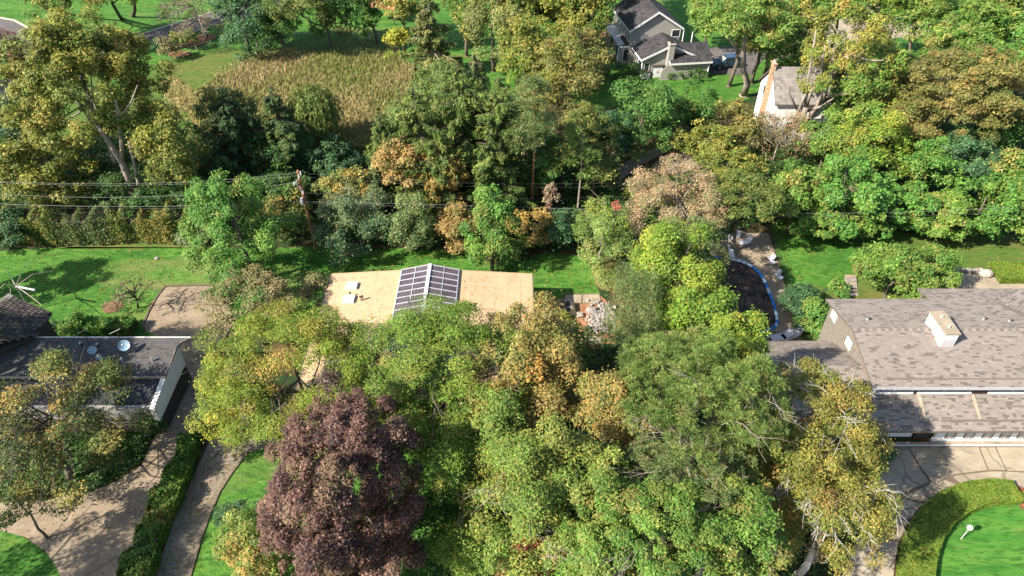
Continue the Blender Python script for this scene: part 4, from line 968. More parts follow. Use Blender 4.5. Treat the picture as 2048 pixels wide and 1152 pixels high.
def gable(x0, x1, y0, y1, ze, zr_, axis='y', ov=.4, seed=20):
    out = []
    if axis == 'y':
        xm_ = (x0 + x1) / 2; k = (zr_ - ze) / (xm_ - x0)
        A_ = [[(x0 - ov, y0 - ov, ze - k * ov), (xm_, y0 - ov, zr_), (xm_, y1 + ov, zr_), (x0 - ov, y1 + ov, ze - k * ov)], [(xm_, y0 - ov, zr_), (x1 + ov, y0 - ov, ze - k * ov), (x1 + ov, y1 + ov, ze - k * ov), (xm_, y1 + ov, zr_)]]
    else:
        ym_ = (y0 + y1) / 2; k = (zr_ - ze) / (ym_ - y0)
        A_ = [[(x0 - ov, y0 - ov, ze - k * ov), (x1 + ov, y0 - ov, ze - k * ov), (x1 + ov, ym_, zr_), (x0 - ov, ym_, zr_)], [(x0 - ov, ym_, zr_), (x1 + ov, ym_, zr_), (x1 + ov, y1 + ov, ze - k * ov), (x0 - ov, y1 + ov, ze - k * ov)]]
    for i, a in enumerate(A_):
        r_ = MB().slab([F(p) + np.array([0, 0, .06]) for p in a], (0, 0, .12)).obj('roof', M['dark'], bh)
        a3 = [F(p) + np.array([0, 0, .185]) for p in a]
        if axis == 'y': P0_, U_, V_ = (a3[3], a3[0] - a3[3], a3[1] - a3[0]) if i == 0 else (a3[1], a3[2] - a3[1], a3[0] - a3[1])
        else: P0_, U_, V_ = (a3[0], a3[1] - a3[0], a3[3] - a3[0]) if i == 0 else (a3[2], a3[3] - a3[2], a3[1] - a3[2])
        shingle_roof(r_, P0_, U_, V_, np.linalg.norm(U_), np.linalg.norm(V_) - .05, lambda u, v: True, course=.45, seed=seed + i, dark=.3, light=[(.050, .047, .050), (.043, .041, .044), (.058, .054, .056)], darkc=[(.030, .029, .031), (.036, .034, .036)])
        # white rake trim at the front edge
        if axis == 'y':
            e = [a[0], a[1]]; lslab([(e[0][0], e[0][1] - .05, e[0][2] - .12), (e[1][0], e[1][1] - .05, e[1][2] - .12), (e[1][0], e[1][1] - .05, e[1][2] + .2), (e[0][0], e[0][1] - .05, e[0][2] + .2)], (0, .045, 0), 'rake_trim', M['white'], bh)
            sx = a[0][0] - .05 if i == 0 else a[1][0] + .005; zz = a[0][2] if i == 0 else a[1][2]
            lbox(sx, sx + .045, a[0][1], a[3][1], zz - .12, zz + .15, 'gutter', M['white'], bh)
        else:
            if i == 0: lbox(a[0][0], a[1][0], a[0][1] - .05, a[0][1] - .005, a[0][2] - .12, a[0][2] + .15, 'gutter', M['white'], bh)
            e = [a[0], a[3]]; lslab([(e[0][0] - .05, e[0][1], e[0][2] - .12), (e[1][0] - .05, e[1][1], e[1][2] - .12), (e[1][0] - .05, e[1][1], e[1][2] + .2), (e[0][0] - .05, e[0][1], e[0][2] + .2)], (.045, 0, 0), 'rake_trim', M['white'], bh)
wallmass(.4, WD - .4, .4, LD, 5.6, 7.75); gable(.4, WD - .4, .4, LD, 5.6, 8.0, seed=20)
# front family room wing
fx0, fy0 = lx(1284, 119, 3.0); fx1, _ = lx(1385, 100, 3.0); fyE = min(fy0, -3.0)
wallmass(fx0 + .3, fx1 - .3, fyE + .3, .39, 3.0, 4.55); gable(fx0 + .3, fx1 - .3, fyE + .3, -.05, 3.0, 4.8, seed=24)
# garage wing with ridge across
gx0, gy0 = lx(1342, 126, 2.7); gx1, gy1_ = lx(1422, 119, 2.7); gy0 = min(gy0, lx(1422, 119, 2.7)[1]); gy1 = gy0 + 6.4
wallmass(gx0 + .3, gx1 - .3, gy0 + .3, gy1 - .3, 2.7, 4.0, axis='x'); gable(gx0 + .3, gx1 - .3, gy0 + .3, gy1 - .3, 2.7, 4.25, axis='x', seed=28)
# sun porch on the left
px0, py0 = lx(1243, 92, 2.9); px1 = fx0 + .2
if px1 - px0 < 1.2: px0 = px1 - 2.2
lbox(px0, px1, py0, py0 + 3.2, 0, 2.8, 'porch_wall', M['cream'], bh); lslab([(px0 - .2, py0 - .25, 2.86), (px1 + .1, py0 - .25, 3.35), (px1 + .1, py0 + 3.4, 3.35), (px0 - .2, py0 + 3.4, 2.86)], (0, 0, .14), 'porch_roof', M['dark'], bh)
lbox(px0 - .25, px1 + .1, py0 - .31, py0 - .26, 2.72, 2.95, 'gutter', M['white'], bh)
def lwin(x0, x1, y, z0, z1, glass='glass'):
    w_ = lbox(x0, x1, y - .05, y - .004, z0, z1, 'window', M[glass], bh)
    for (a, b2, c, d2) in ((x0 - .08, x0, z0 - .08, z1 + .08), (x1, x1 + .08, z0 - .08, z1 + .08), (x0, x1, z0 - .08, z0), (x0, x1, z1, z1 + .08)): lbox(a, b2, y - .08, y - .003, c, d2, 'frame', M['white'], w_)
def lwinx(x, y0, y1, z0, z1):
    w_ = lbox(x - .05, x - .004, y0, y1, z0, z1, 'window', M['glass'], bh)
    for (a, b2, c, d2) in ((y0 - .08, y0, z0 - .08, z1 + .08), (y1, y1 + .08, z0 - .08, z1 + .08), (y0, y1, z0 - .08, z0), (y0, y1, z1, z1 + .08)): lbox(x - .08, x - .003, a, b2, c, d2, 'frame', M['white'], w_)
lwin(px0 + .4, px1 - .3, py0, .5, 2.3); lwinx(px0, py0 + .4, py0 + 2.6, .6, 2.3)
wx = lx(1350, 63, 4.8)[0]; lwin(wx - .6, wx + .6, .4, 4.2, 5.2)
for k in range(3): lwinx(.4, .9 + k * 2.8, 1.9 + k * 2.8, 3.6, 4.9)
for k in range(3): lwinx(fx0 + .3, fyE + .7 + k * .95, fyE + 1.4 + k * .95, .7, 2.4)
lwin(fx0 + .6, fx0 + 1.3, fyE + .3, .7, 2.3)
lbox(-.15, .02, 3.5, LD, 3.0, 3.15, 'balcony_beam', M['white'], bh)
for k in range(4): lbox(-1.2, -1.05, 1.2 + k * 2.6, 1.35 + k * 2.6, 0, 3.0, 'porch_post', M['white'], bh)
lbox(-1.3, .38, 1.0, LD, 3.0, 3.16, 'porch_canopy', M['white'], bh)
for (x, y, h_) in ((WD + .1, .2, 5.2), (gx1 - .25, gy0 + .2, 2.6), (WD + 1.4, -.2, 5.0), (fx0 + .2, fyE + .2, 2.9)):
    MB().tube([F((x, y, 0)), F((x, y, h_))], .09, .09, 6).obj('downpipe', M['white'], bh)
# chimney in front of the family room
cx0, _ = lx(1310, 112, 1.5); cx1, _ = lx(1323, 112, 1.5); cy = fyE
chm = lbox(cx0 + .1, cx1 - .1, cy - .75, cy + .2, 1.9, 5.2, 'chimney', M['cream'], bh)
lslab([(cx0 - .8, cy - .85, 0), (cx1 + .8, cy - .85, 0), (cx1 + .7, cy - .85, 1.3), (cx1 - .05, cy - .85, 2.2), (cx0 + .05, cy - .85, 2.2), (cx0 - .7, cy - .85, 1.3)], (0, .09, 0), 'base', M['cream'], chm)
lbox(cx0, cx1, cy - .85, cy + .3, 5.2, 5.35, 'cap', M['rock'], chm); lbox(cx0 + .3, cx1 - .3, cy - .5, cy - .1, 5.351, 5.6, 'flue', M['black'], chm)
# small store beside the chimney
sx_, sy_ = lx(1303, 156, 0); S0 = F((sx_, sy_, 0))
sh = thing('garden_shed', 'small dark roofed shed with white double doors beside the chimney', 'shed', S0)
MB().box(sx_, sx_ + 1.7, sy_, sy_ + 1.1, 0, 1.75, F).obj('body', M['trim'], sh); MB().slab([F((sx_ - .1, sy_ - .15, 1.76)), F((sx_ + 1.8, sy_ - .15, 1.76)), F((sx_ + 1.8, sy_ + 1.2, 2.05)), F((sx_ - .1, sy_ + 1.2, 2.05))], (0, 0, .1)).obj('roof', M['dark'], sh)
for k in range(2):
    d_ = MB().box(sx_ + .12 + k * .74, sx_ + .83 + k * .74, sy_ - .05, sy_ - .003, .08, 1.65, F).obj('door', M['white'], sh); MB().box(sx_ + .74 + k * .12, sx_ + .78 + k * .12, sy_ - .08, sy_ - .051, .8, 1.0, F).obj('handle', M['black'], d_)
sx2, sy2 = lx(1286, 158, 0); S1 = F((sx2, sy2, 0))
bn = thing('storage_bin', 'beige storage bin with dark sloping lid left of shed', 'storage bin', S1)
MB().box(sx2, sx2 + 1.0, sy2, sy2 + .8, 0, .95, F).obj('body', M['beige'], bn); MB().slab([F((sx2 - .06, sy2 - .08, .96)), F((sx2 + 1.06, sy2 - .08, .96)), F((sx2 + 1.06, sy2 + .86, 1.2)), F((sx2 - .06, sy2 + .86, 1.2))], (0, 0, .08)).obj('lid', M['dark'], bn)

# ------------------------------------------------------------------ white house with brick chimney
f0 = G(1550, 210, 5.0); f1 = G(1542, 249, 1.0)
X0 = f0[0]; Y0 = f0[1]; DP = 7.6; zw = 5.0; zwr = 8.2
wh = thing('white_gabled_house', 'white gabled house with tall orange brick chimney up its end wall', 'house', (X0, Y0, 0))
mb = MB(); mb.slab([(X0 + .3, Y0 + .4, 0), (X0 + .3, Y0 + .4, zw), (X0 + .3, Y0 + DP / 2, zwr - .15), (X0 + .3, Y0 + DP - .4, zw), (X0 + .3, Y0 + DP - .4, 0)], (16, 0, 0)); mb.obj('wall', M['white_w'], wh)
for i, pts in enumerate(([(X0, Y0, zw - .1), (X0 + 17, Y0, zw - .1), (X0 + 17, Y0 + DP / 2, zwr), (X0, Y0 + DP / 2, zwr)], [(X0, Y0 + DP / 2, zwr), (X0 + 17, Y0 + DP / 2, zwr), (X0 + 17, Y0 + DP, zw - .1), (X0, Y0 + DP, zw - .1)])):
    r_ = MB().slab(pts, (0, 0, .15)).obj('roof', M['trim'], wh)
    if i == 0: shingle_roof(r_, np.array(pts[0]) + (0, 0, .155), (1, 0, 0), np.array(pts[3]) - np.array(pts[0]), 16.9, np.linalg.norm(np.array(pts[3]) - np.array(pts[0])) - .05, lambda u, v: True, course=.4, seed=40, dark=.25, light=[(.21, .19, .17), (.19, .17, .155), (.23, .205, .185)], darkc=[(.15, .135, .12), (.165, .15, .135)])
yc = Y0 + DP / 2
cm = MB(); cm.slab([(X0 - .1, yc - .8, 0), (X0 - .1, yc + .6, 0), (X0 - .1, yc + .4, 2.0), (X0 - .1, yc + .35, zwr + .6), (X0 - .1, yc - .5, zwr + .6), (X0 - .1, yc - .55, 2.0)], (.38, 0, 0)); cm = cm.obj('chimney', M['brick_l'], wh)
rg = random.Random(12)
for j in range(42):
    z = .1 + j * .2; hw = .6 if z < 1.2 else .38
    nbr = 3
    for k in range(nbr):
        y0 = yc - .08 - hw + 2 * hw * k / nbr
        if rg.random() < .75: MB().box(X0 - .135, X0 - .101, y0 + .02 + (j % 2) * .05, y0 + 2 * hw / nbr - .02, z + .015, z + .185).obj('brick', M['brick'] if rg.random() < .7 else M['brick_l'], cm)
MB().box(X0 - .2, X0 + .38, yc - .6, yc + .45, zwr + .6, zwr + .72).obj('cap', M['brick_l'], cm)
for k in range(2): MB().tube([(X0 + .08, yc - .3 + k * .45, zwr + .72), (X0 + .08, yc - .3 + k * .45, zwr + 1.0)], .12, .12, 8).obj('flue', M['rock'], cm)
w_ = MB().box(X0 + .25, X0 + .296, yc + 1.2, yc + 1.8, 4.2, 5.2).obj('window', M['glass'], wh)
for k in range(4):
    xw = X0 + 2.0 + k * 3.6; w_ = MB().box(xw, xw + 1.3, Y0 + .35, Y0 + .397, 1.0, 2.5).obj('window', M['glass'], wh)
    for (a, b2, c, d2) in ((xw - .08, xw, .92, 2.58), (xw + 1.3, xw + 1.38, .92, 2.58), (xw, xw + 1.3, .92, 1.0), (xw, xw + 1.3, 2.5, 2.58)): MB().box(a, b2, Y0 + .32, Y0 + .396, c, d2).obj('frame', M['white'], w_)
# corner roofs seen at the frame edges
gq = [G(-120, 240, 4), G(4, 196, 4), G(8, 197, 4), G(31, 145, 5.5), G(-60, 190, 5.5)]
eh = thing('slate_roofed_house', 'corner of grey slate roofed house at the left edge', 'house', np.array([gq[0][0], gq[0][1], 0]))
r_ = MB().slab([gq[0], gq[2], gq[3], gq[4]], (0, 0, -.2)).obj('roof', M['road'], eh)
d_ = unit(gq[3] - gq[2]); MB().tube([gq[2] + (0.05, 0, .02), gq[3] + (.05, 0, .02)], .16, .16, 4).obj('rake_trim', M['kerb'], eh)
MB().tube([gq[0] + (0, -.1, 0), gq[2] + (0, -.1, 0)], .12, .12, 4).obj('gutter', M['kerb'], eh)
base = [p * np.array([1, 1, 0]) for p in (gq[0], gq[2], gq[3])]
MB().slab([base[0] + (-.8, .8, 0), base[1] + (-.8, .8, 0), base[2] + (-.8, -.5, 0), base[2] + (-9, -.5, 0)], (0, 0, 3.6)).obj('wall', M['rock'], eh)
gz = G(765, 14, 2.6)
gb = thing('garden_pavilion', 'garden pavilion with orange brown shingle roof under the trees', 'pavilion', np.array([gz[0], gz[1] + 2, 0]))
qa = [G(733, 14, 2.6), G(790, 21, 2.6), G(800, -22, 4.2), G(742, -24, 4.2)]
rr_ = MB().slab(qa, (0, 0, .15)).obj('roof', M['copper'], gb)
U_ = unit(qa[1] - qa[0]); V_ = unit(qa[3] - qa[0])
for j in range(8):
    for k in range(7):
        a = qa[0] + U_ * (k + .04) * np.linalg.norm(qa[1] - qa[0]) / 7 + V_ * j * np.linalg.norm(qa[3] - qa[0]) / 8 + np.array([0, 0, .151]); w2 = np.linalg.norm(qa[1] - qa[0]) / 7.5; h2 = np.linalg.norm(qa[3] - qa[0]) / 8
        MB().slab([a, a + U_ * w2, a + U_ * w2 + V_ * h2, a + V_ * h2], (0, 0, .05 + .02 * ((j + k) % 2))).obj('shingle', M['copper'], rr_)
for p in (qa[0] + (.4, .4, 0), qa[1] + (-.4, .4, 0), qa[2] + (-.3, -.3, -1.6), qa[3] + (.3, -.3, -1.6)):
    MB().tube([(p[0], p[1], 0), (p[0], p[1], 2.7)], .09, .09, 6).obj('post', M['dark'], gb)

# ------------------------------------------------------------------ car
def car(A, B_, label):
    A = G(*A); B_ = G(*B_); d = unit(B_ - A); L = 4.9; c = A
    n_ = np.array([-d[1], d[0], 0]); Wc = .95
    t = thing('pickup_truck', label, 'car', c + d * L / 2)
    def fr(q): return c + d * q[0] + n_ * q[1] + np.array([0, 0, q[2]])
    # profile: front at 0
    lower = [(0, .45), (.05, .95), (.25, 1.05), (1.45, 1.14), (4.8, 1.14), (4.9, .95), (4.88, .45)]
    m_ = MB(); m_.slab([fr((x, -Wc, z)) for x, z in lower], n_ * 2 * Wc); m_.obj('body', M['carp'], t)
    cabin = [(1.35, 1.14), (2.05, 1.70), (4.2, 1.72), (4.75, 1.14)]
    m_ = MB(); a = [fr((x, -Wc + .12, z)) for x, z in cabin]; m_.slab(a, n_ * (2 * Wc - .24)); m_.obj('cabin', M['carp'], t)
    m_ = MB(); m_.slab([fr((x, -Wc + .2, z)) for x, z in ((2.1, 1.721), (4.15, 1.741), (4.15, 1.77), (2.1, 1.75))], n_ * (2 * Wc - .4)); m_.obj('roof', M['carp'], t)
    ws = [fr((1.38, -.72, 1.165)), fr((1.38, .72, 1.165)), fr((2.0, .66, 1.665)), fr((2.0, -.66, 1.665))]
    MB().slab(ws, np.array([0, 0, .03]) - d * .02).obj('windscreen', M['win'], t)
    for s_ in (-1, 1):
        y = s_ * (Wc - .12)
        for (x0, x1, u0, u1) in ((1.75, 2.75, 2.1, 2.75), (2.83, 3.75, 2.83, 3.75), (3.83, 4.5, 3.83, 4.15)):
            MB().slab([fr((x0, y, 1.2)), fr((x1, y, 1.2)), fr((u1, y, 1.62)), fr((u0, y, 1.62))], n_ * s_ * .015).obj('side_window', M['glass'], t)
        for x in (.95, 3.9):
            w_ = MB().tube([fr((x, s_ * (Wc - .2), .38)), fr((x, s_ * (Wc + .03), .38))], .38, .38, 14).obj('wheel', M['black'], t)
            MB().tube([fr((x, s_ * (Wc + .031), .38)), fr((x, s_ * (Wc + .05), .38))], .22, .2, 10).obj('rim', M['metal'], w_)
        MB().box(-.02, .06, s_ * .7 - .2, s_ * .7 + .2, .78, .95, fr).obj('headlight', M['white'], t)
        MB().box(1.75, 1.95, s_ * (Wc + .09) - .09, s_ * (Wc + .09) + .09, 1.15, 1.32, fr).obj('mirror', M['carp'], t)
    MB().box(-.04, -.001, -.45, .45, .6, .9, fr).obj('grille', M['black'], t)
    MB().box(-.07, -.001, -.85, .85, .42, .57, fr).obj('bumper', M['metal'], t)
    return t
car((1421, 137), (1478, 131), 'blue grey pickup truck with pale windscreen parked beside the garage')

# ------------------------------------------------------------------ pool furniture
def lounger(A, B_, label, group='white loungers on the pool deck', name='sun_lounger', back=.5, fab='chair', L=None, w=.62):
    A = G(*A, .05); B_ = G(*B_, .05); d = unit(B_ - A); L = L or np.linalg.norm(B_ - A); n_ = np.array([-d[1], d[0], 0])
    t = thing(name, label, 'lounger', A, group)
    def fr(q): return A + d * q[0] + n_ * q[1] + np.array([0, 0, q[2]])
    Ls = L * .66
    m_ = MB()
    MB().slab([fr((0, -w / 2, .36)), fr((Ls, -w / 2, .36)), fr((Ls, w / 2, .36)), fr((0, w / 2, .36))], (0, 0, .06)).obj('seat', M[fab], t)
    bl = L - Ls
    MB().slab([fr((Ls + .02, -w / 2, .38)), fr((Ls + bl * .8, -w / 2, .38 + back)), fr((Ls + bl * .8, w / 2, .38 + back)), fr((Ls + .02, w / 2, .38))], (0, 0, .06)).obj('backrest', M[fab], t)
    for x in (.12, Ls - .05):
        for y in (-w / 2 + .04, w / 2 - .04): MB().tube([fr((x, y, 0)), fr((x, y, .36))], .028, .028, 6).obj('leg', M['alu'], t)
    for y in (-w / 2 - .03, w / 2 + .03): MB().tube([fr((.0, y, .34)), fr((Ls, y, .34)), fr((L * .8, y, .55))], .022, .022, 5).obj('side_rail', M['alu'], t)
    return t
lounger((1540, 683), (1576, 677), 'long pale lounger nearest the roof edge with its feet in shade', L=2.0, w=.75)
lounger((1564, 682), (1601, 668), 'long pale lounger with raised back at the near right pool corner', L=2.1, w=.75)
lounger((1478, 494), (1499, 486), 'white lounger at the far end of the deck under trees', L=1.7)
def arm_chair(P, ang, label, group='white chairs on the pool deck'):
    P = G(*P, .05); c, s_ = math.cos(ang), math.sin(ang); d = np.array([c, s_, 0]); n_ = np.array([-s_, c, 0])
    t = thing('patio_chair', label, 'chair', P, group)
    def fr(q): return P + (d * q[0] + n_ * q[1] + np.array([0, 0, q[2]])) * .74
    MB().box(-.3, .3, -.3, .3, .38, .45, fr).obj('seat', M['chair'], t)
    MB().slab([fr((-.3, -.3, .46)), fr((-.5, -.3, 1.0)), fr((-.5, .3, 1.0)), fr((-.3, .3, .46))], d * .05).obj('backrest', M['chair'], t)
    for y in (-.33, .33):
        MB().box(-.36, .28, y - .04, y + .04, .62, .67, fr).obj('armrest', M['chair'], t)
        for x in (-.26, .26): MB().tube([fr((x, y, 0)), fr((x, y, .62))], .028, .028, 6).obj('leg', M['chair'], t)
arm_chair((1540, 523), 3.6, 'white patio chair beside a small round table along the fence, farther of two')
arm_chair((1552, 553), 3.5, 'white patio chair beside small round table along the fence, nearer of two')
arm_chair((1474, 476), 4.2, 'pale patio chair half hidden by branches at the far deck end')
arm_chair((1462, 484), -.6, 'low white patio chair behind the diving board')
def side_table(P, label):
    P = G(*P, .05); t = thing('side_table', label, 'table', P, 'small round tables by the pool')
    MB().tube([P + np.array([0, 0, .45]), P + np.array([0, 0, .49])], .3, .3, 14).obj('table_top', M['chair'], t)
    for k in range(3):
        a = k * 2.09; MB().tube([P + np.array([.24 * math.cos(a), .24 * math.sin(a), 0]), P + np.array([.15 * math.cos(a), .15 * math.sin(a), .45])], .022, .022, 5).obj('leg', M['alu'], t)
side_table((1542, 532), 'small round white table beside the farther fence chair')
side_table((1558, 562), 'small round white table beside the nearer fence chair')

# ------------------------------------------------------------------ lamp post on the circle lawn
P = G(1921, 1079); lp = thing('lamp_post', 'short lamp post with white globe on circular lawn', 'lamp', P)
MB().tube([P, P + np.array([0, 0, .05])], .13, .11, 10).obj('base', M['metal'], lp)
MB().tube([P + np.array([0, 0, .05]), P + np.array([0, 0, 1.22])], .035, .03, 10).obj('post', M['alu'], lp)
MB().tube([P + np.array([0, 0, 1.22]), P + np.array([0, 0, 1.30])], .09, .11, 10).obj('collar', M['metal'], lp)
MB().ball(P + np.array([0, 0, 1.46]), .18, seg=16, rng=12).obj('globe', M['lamp'], lp, smooth=True)
# ------------------------------------------------------------------ big aerial over the tiled house
Pb = G(62, 622, 0); top = onY(52, 572, Pb[1]); top = np.array([Pb[0], Pb[1], top[2]]); ae = thing('beam_antenna', 'large pale beam antenna with long crossed rods above back lawn', 'antenna', Pb)
MB().tube([Pb, top + np.array([0, 0, .2])], .05, .04, 8).obj('mast', M['metal'], ae)
hub = top
for k, ((px, py), cv) in enumerate([((12, 537), 0), ((82, 608), 0), ((72, 517), -1), ((107, 542), 1), ((-2, 578), 1), ((20, 598), -1)]):
    e = G(px, py, hub[2] + .1); e[2] = hub[2] + (.1 if abs(cv) else .0)
    mid = (hub + e) / 2 + np.array([0, 0, .12 + .35 * abs(cv)]); MB().tube([hub, mid, e], .04 if cv == 0 else .024, .018, 6).obj('boom' if cv == 0 else 'rod', M['pink'], ae)
MB().tube([hub + np.array([0, 0, -.05]), G(70, 580, hub[2])], .09, .09, 6).obj('hub', M['alu'], ae)
# ------------------------------------------------------------------ utility pole and wires
pb = G(632, 497); ptop = onY(595, 341, pb[1]); YP = pb[1]
up_ = thing('utility_pole', 'leaning reddish wooden utility pole with white crossarm brace', 'utility pole', pb)
MB().tube([pb, ptop], .17, .12, 10).obj('pole', M['wood'], up_)
pd = unit(ptop - pb); Lp = np.linalg.norm(ptop - pb)
a0 = onY(589, 369, YP - .25); a1 = onY(597, 357, YP - .25); MB().tube([a1, a0], .06, .06, 6).obj('crossarm', M['metal'], up_)
MB().tube([onY(592, 365, YP - .3), onY(604, 384, YP - .25)], .06, .06, 6).obj('brace', M['metal'], up_)
for (px, py) in ((601, 345), (598, 352), (588, 366), (606, 384)):
    q = onY(px, py, YP - .25); MB().tube([q - (0, 0, .2), q + (0, 0, .12)], .07, .05, 8).obj('insulator', M['white'], up_)
tt = onY(604, 402, YP - .3); MB().tube([tt - (0, 0, .35), tt + (0, 0, .35)], .14, .14, 10).obj('splice_box', M['alu'], up_)
def wire(pts, label, r=.024, mat='wire', dy=0.0, ye=0.0):
    r *= .38; yw = lambda x: YP - .25 + dy + ye * max(0, x - 604) / 1500
    q = [onY(x, y, yw(x)) for x, y in pts]
    # resample smoothly
    xs_ = np.array([p[0] for p in q]); zs_ = np.array([p[2] for p in q]); X_ = np.linspace(xs_[0], xs_[-1], 60); Y_ = np.interp(X_, xs_, [p[1] for p in q])
    co_ = np.polyfit(xs_, zs_, min(len(pts) - 1, 3)) if len(pts) > 2 else np.polyfit(xs_, zs_, 1); Z_ = np.polyval(co_, X_)
    mb = MB(); mb.tube([(x, y, z) for x, y, z in zip(X_, Y_, Z_)], r, r, 5)
    single(mb, 'overhead_wire', M[mat], label, 'wire', (float(X_[0]), YP, float(Z_[0])), 'wires strung along the back hedge')
wire([(-60, 360), (120, 366), (270, 368), (430, 360), (601, 344)], 'topmost overhead wire left of the wooden pole', mat='wire_w')
wire([(-60, 362), (120, 369), (290, 371), (450, 363), (598, 351)], 'second overhead wire just under the topmost one left of the pole', dy=.3)
wire([(-60, 385), (60, 391), (160, 395), (300, 393), (400, 388), (588, 365)], 'bright middle overhead wire crossing the big maple trunk left of pole', mat='wire_w', r=.03)
wire([(-60, 405), (110, 411), (200, 413), (400, 411), (604, 402)], 'pale cable along the top of the vine hedge left of the pole', mat='wire_w', r=.035, dy=-.1)
wire([(-60, 408), (110, 416), (200, 418), (400, 415), (604, 405)], 'dark cable just below the pale cable along the vine hedge', mat='wire', dy=.2)
wire([(601, 344), (800, 362), (1060, 369), (1250, 362), (1600, 350), (2110, 322)], 'topmost overhead wire right of the wooden pole', ye=16)
wire([(598, 351), (800, 369), (1060, 376), (1250, 369), (1600, 357), (2110, 330)], 'second overhead wire right of the wooden pole', dy=.3, ye=16)
wire([(606, 384), (800, 396), (1050, 399), (1240, 390), (1600, 378), (2110, 352)], 'middle overhead wire right of the wooden pole past the leafless stems', ye=14)
wire([(604, 402), (800, 410), (1060, 416), (1250, 416), (1480, 427), (1700, 428), (1850, 422), (2110, 408)], 'pale cable over the bright green hedge right of the pole', mat='wire_w', r=.03, dy=-.6)
wire([(604, 405), (800, 416), (1060, 421), (1250, 423), (1480, 434), (1700, 436), (1850, 431), (2110, 419)], 'lower of the two cables over the bright green hedge', r=.026, dy=-.9)
# post and rail fences at the far lawn
def rail_fence(px, label, h=1.15, step=1):
    pts = [G(*p) for p in px]; t = thing('rail_fence', label, 'fence', pts[0], 'thin fences round the dry field')
    for p in pts: MB().tube([p, p + np.array([0, 0, h])], .06, .06, 6).obj('post', M['rock'], t)
    for p, q in zip(pts, pts[1:]):
        for z in (.55, 1.05): MB().tube([p + np.array([0, 0, z]), q + np.array([0, 0, z])], .035, .035, 5).obj('rail', M['rock'], t)
rail_fence([(338, 134), (366, 117), (395, 104), (425, 94)], 'thin rail fence behind the ball shaped shrubs at the field edge')
rail_fence([(560, 69), (590, 71), (620, 74)], 'short thin fence in the shade beside the dark rounded tree')
rail_fence([(708, 78), (740, 80), (769, 82)], 'short pale rail fence beside the yellow sapling')
# mailbox by the road
P = G(322, 46); mbx = thing('mailbox', 'small grey mailbox on a post beside the road kerb', 'mailbox', P)
MB().tube([P, P + np.array([0, 0, 1.1])], .06, .06, 6).obj('post', M['rock'], mbx); MB().box(P[0] - .15, P[0] + .15, P[1] - .3, P[1] + .3, 1.1, 1.38).obj('box', M['metal'], mbx)
# hot tub like planter / furniture by the two storey house
P = G(1213, 112); sf = thing('garden_sofa', 'dark garden sofa with pale cushions beside the porch', 'sofa', P)
MB().box(P[0] - 1.2, P[0] + 1.1, P[1] + .6, P[1] + 1.3, 0, .42).obj('seat', M['dark'], sf); MB().box(P[0] - 1.2, P[0] + 1.1, P[1] + 1.31, P[1] + 1.5, 0, .85).obj('backrest', M['dark'], sf)
MB().box(P[0] - 1.4, P[0] - 1.21, P[1] - .6, P[1] + 1.5, 0, .6).obj('armrest', M['dark'], sf)
for k in range(2): MB().box(P[0] - 1.0 + k * 1.0, P[0] - .15 + k * 1.0, P[1] + .6, P[1] + 1.25, .421, .55).obj('cushion', M['dish'], sf)
P = G(1222, 113); tb = thing('garden_table', 'low blue topped garden table in front of the dark sofa', 'table', P)
MB().box(P[0] - .7, P[0] + .5, P[1] - .45, P[1] + .45, .4, .46).obj('table_top', M['dish'], tb)
for x in (-.62, .42):
    for y in (-.38, .38): MB().tube([P + np.array([x, y, 0]), P + np.array([x, y, .4])], .04, .04, 6).obj('leg', M['dark'], tb)
# ------------------------------------------------------------------ rock garden stones
rng_ = random.Random(21)
def stone_mesh(name, mat, r):
    mb = MB(); mb.ball((0, 0, 0), r, (1, rng_.uniform(.7, 1.1), rng_.uniform(.5, .75)), 7, 5)
    mb.v = [tuple(np.array(v) * rng_.uniform(.82, 1.18)) for v in mb.v]
    me = mb.mesh(name); me.materials.append(M[mat]); return me
SM = [stone_mesh('stone', m_, r) for m_, r in (('rockw', .3), ('rockw', .22), ('rock', .28), ('rockg', .3), ('rockg', .24), ('rockw', .38), ('rock', .2))]
rockbed = thing('rock_pile', 'heap of white and grey stones in orange mulch garden bed', 'rock pile', G(1195, 640))
k = 0
while k < 210:
    x = rng_.gauss(1200, 16); y = rng_.gauss(636, 20)
    if not (1172 < x < 1232 and 602 < y < 668): continue
    p = G(x, y); i = rng_.choice([0, 1, 2, 5, 6, 0, 1] if x > 1196 else [3, 4, 3, 2, 6, 1])
    o = bpy.data.objects.new('stone', SM[i]); COL.objects.link(o); o.parent = rockbed
    o.location = tuple(p - parent_loc(rockbed) + np.array([0, 0, .1 + rng_.random() * .12])); o.rotation_euler = (rng_.uniform(-.4, .4), rng_.uniform(-.4, .4), rng_.uniform(0, 6)); s_ = rng_.uniform(.35, .85); o.scale = (s_,) * 3; k += 1
for (px, py, r, m_, lab) in ((1157, 633, .42, 'rock', 'pale flat topped stone alone in the middle of the orange mulch'), (1141, 622, .5, 'rockg', 'grey upright stone at left edge of the orange mulch'), (1183, 625, .55, 'rockg', 'large grey green stone at the left side of the rock heap'), (1147, 650, .3, 'rock', 'small pale stone below the flat topped stone in mulch')):
    p = G(px, py); mb = MB(); mb.ball(p + np.array([0, 0, r * .4]), r, (1.15, .85, .7), 8, 5); mb.v = [tuple(np.array(v) + np.array([rng_.uniform(-.06, .06), rng_.uniform(-.06, .06), rng_.uniform(-.04, .04)])) for v in mb.v]
    single(mb, 'stone', M[m_], lab, 'stone', p)
P = G(1128, 624, 0); bx = thing('timber_planter', 'dark timber box planter in the orange mulch garden', 'planter', P)
for k in range(4):
    MB().box(P[0] + .2, P[0] + 1.0, P[1] - .9 + k * .46, P[1] - .47 + k * .46, 0, .5).obj('board', M['dark'], bx)
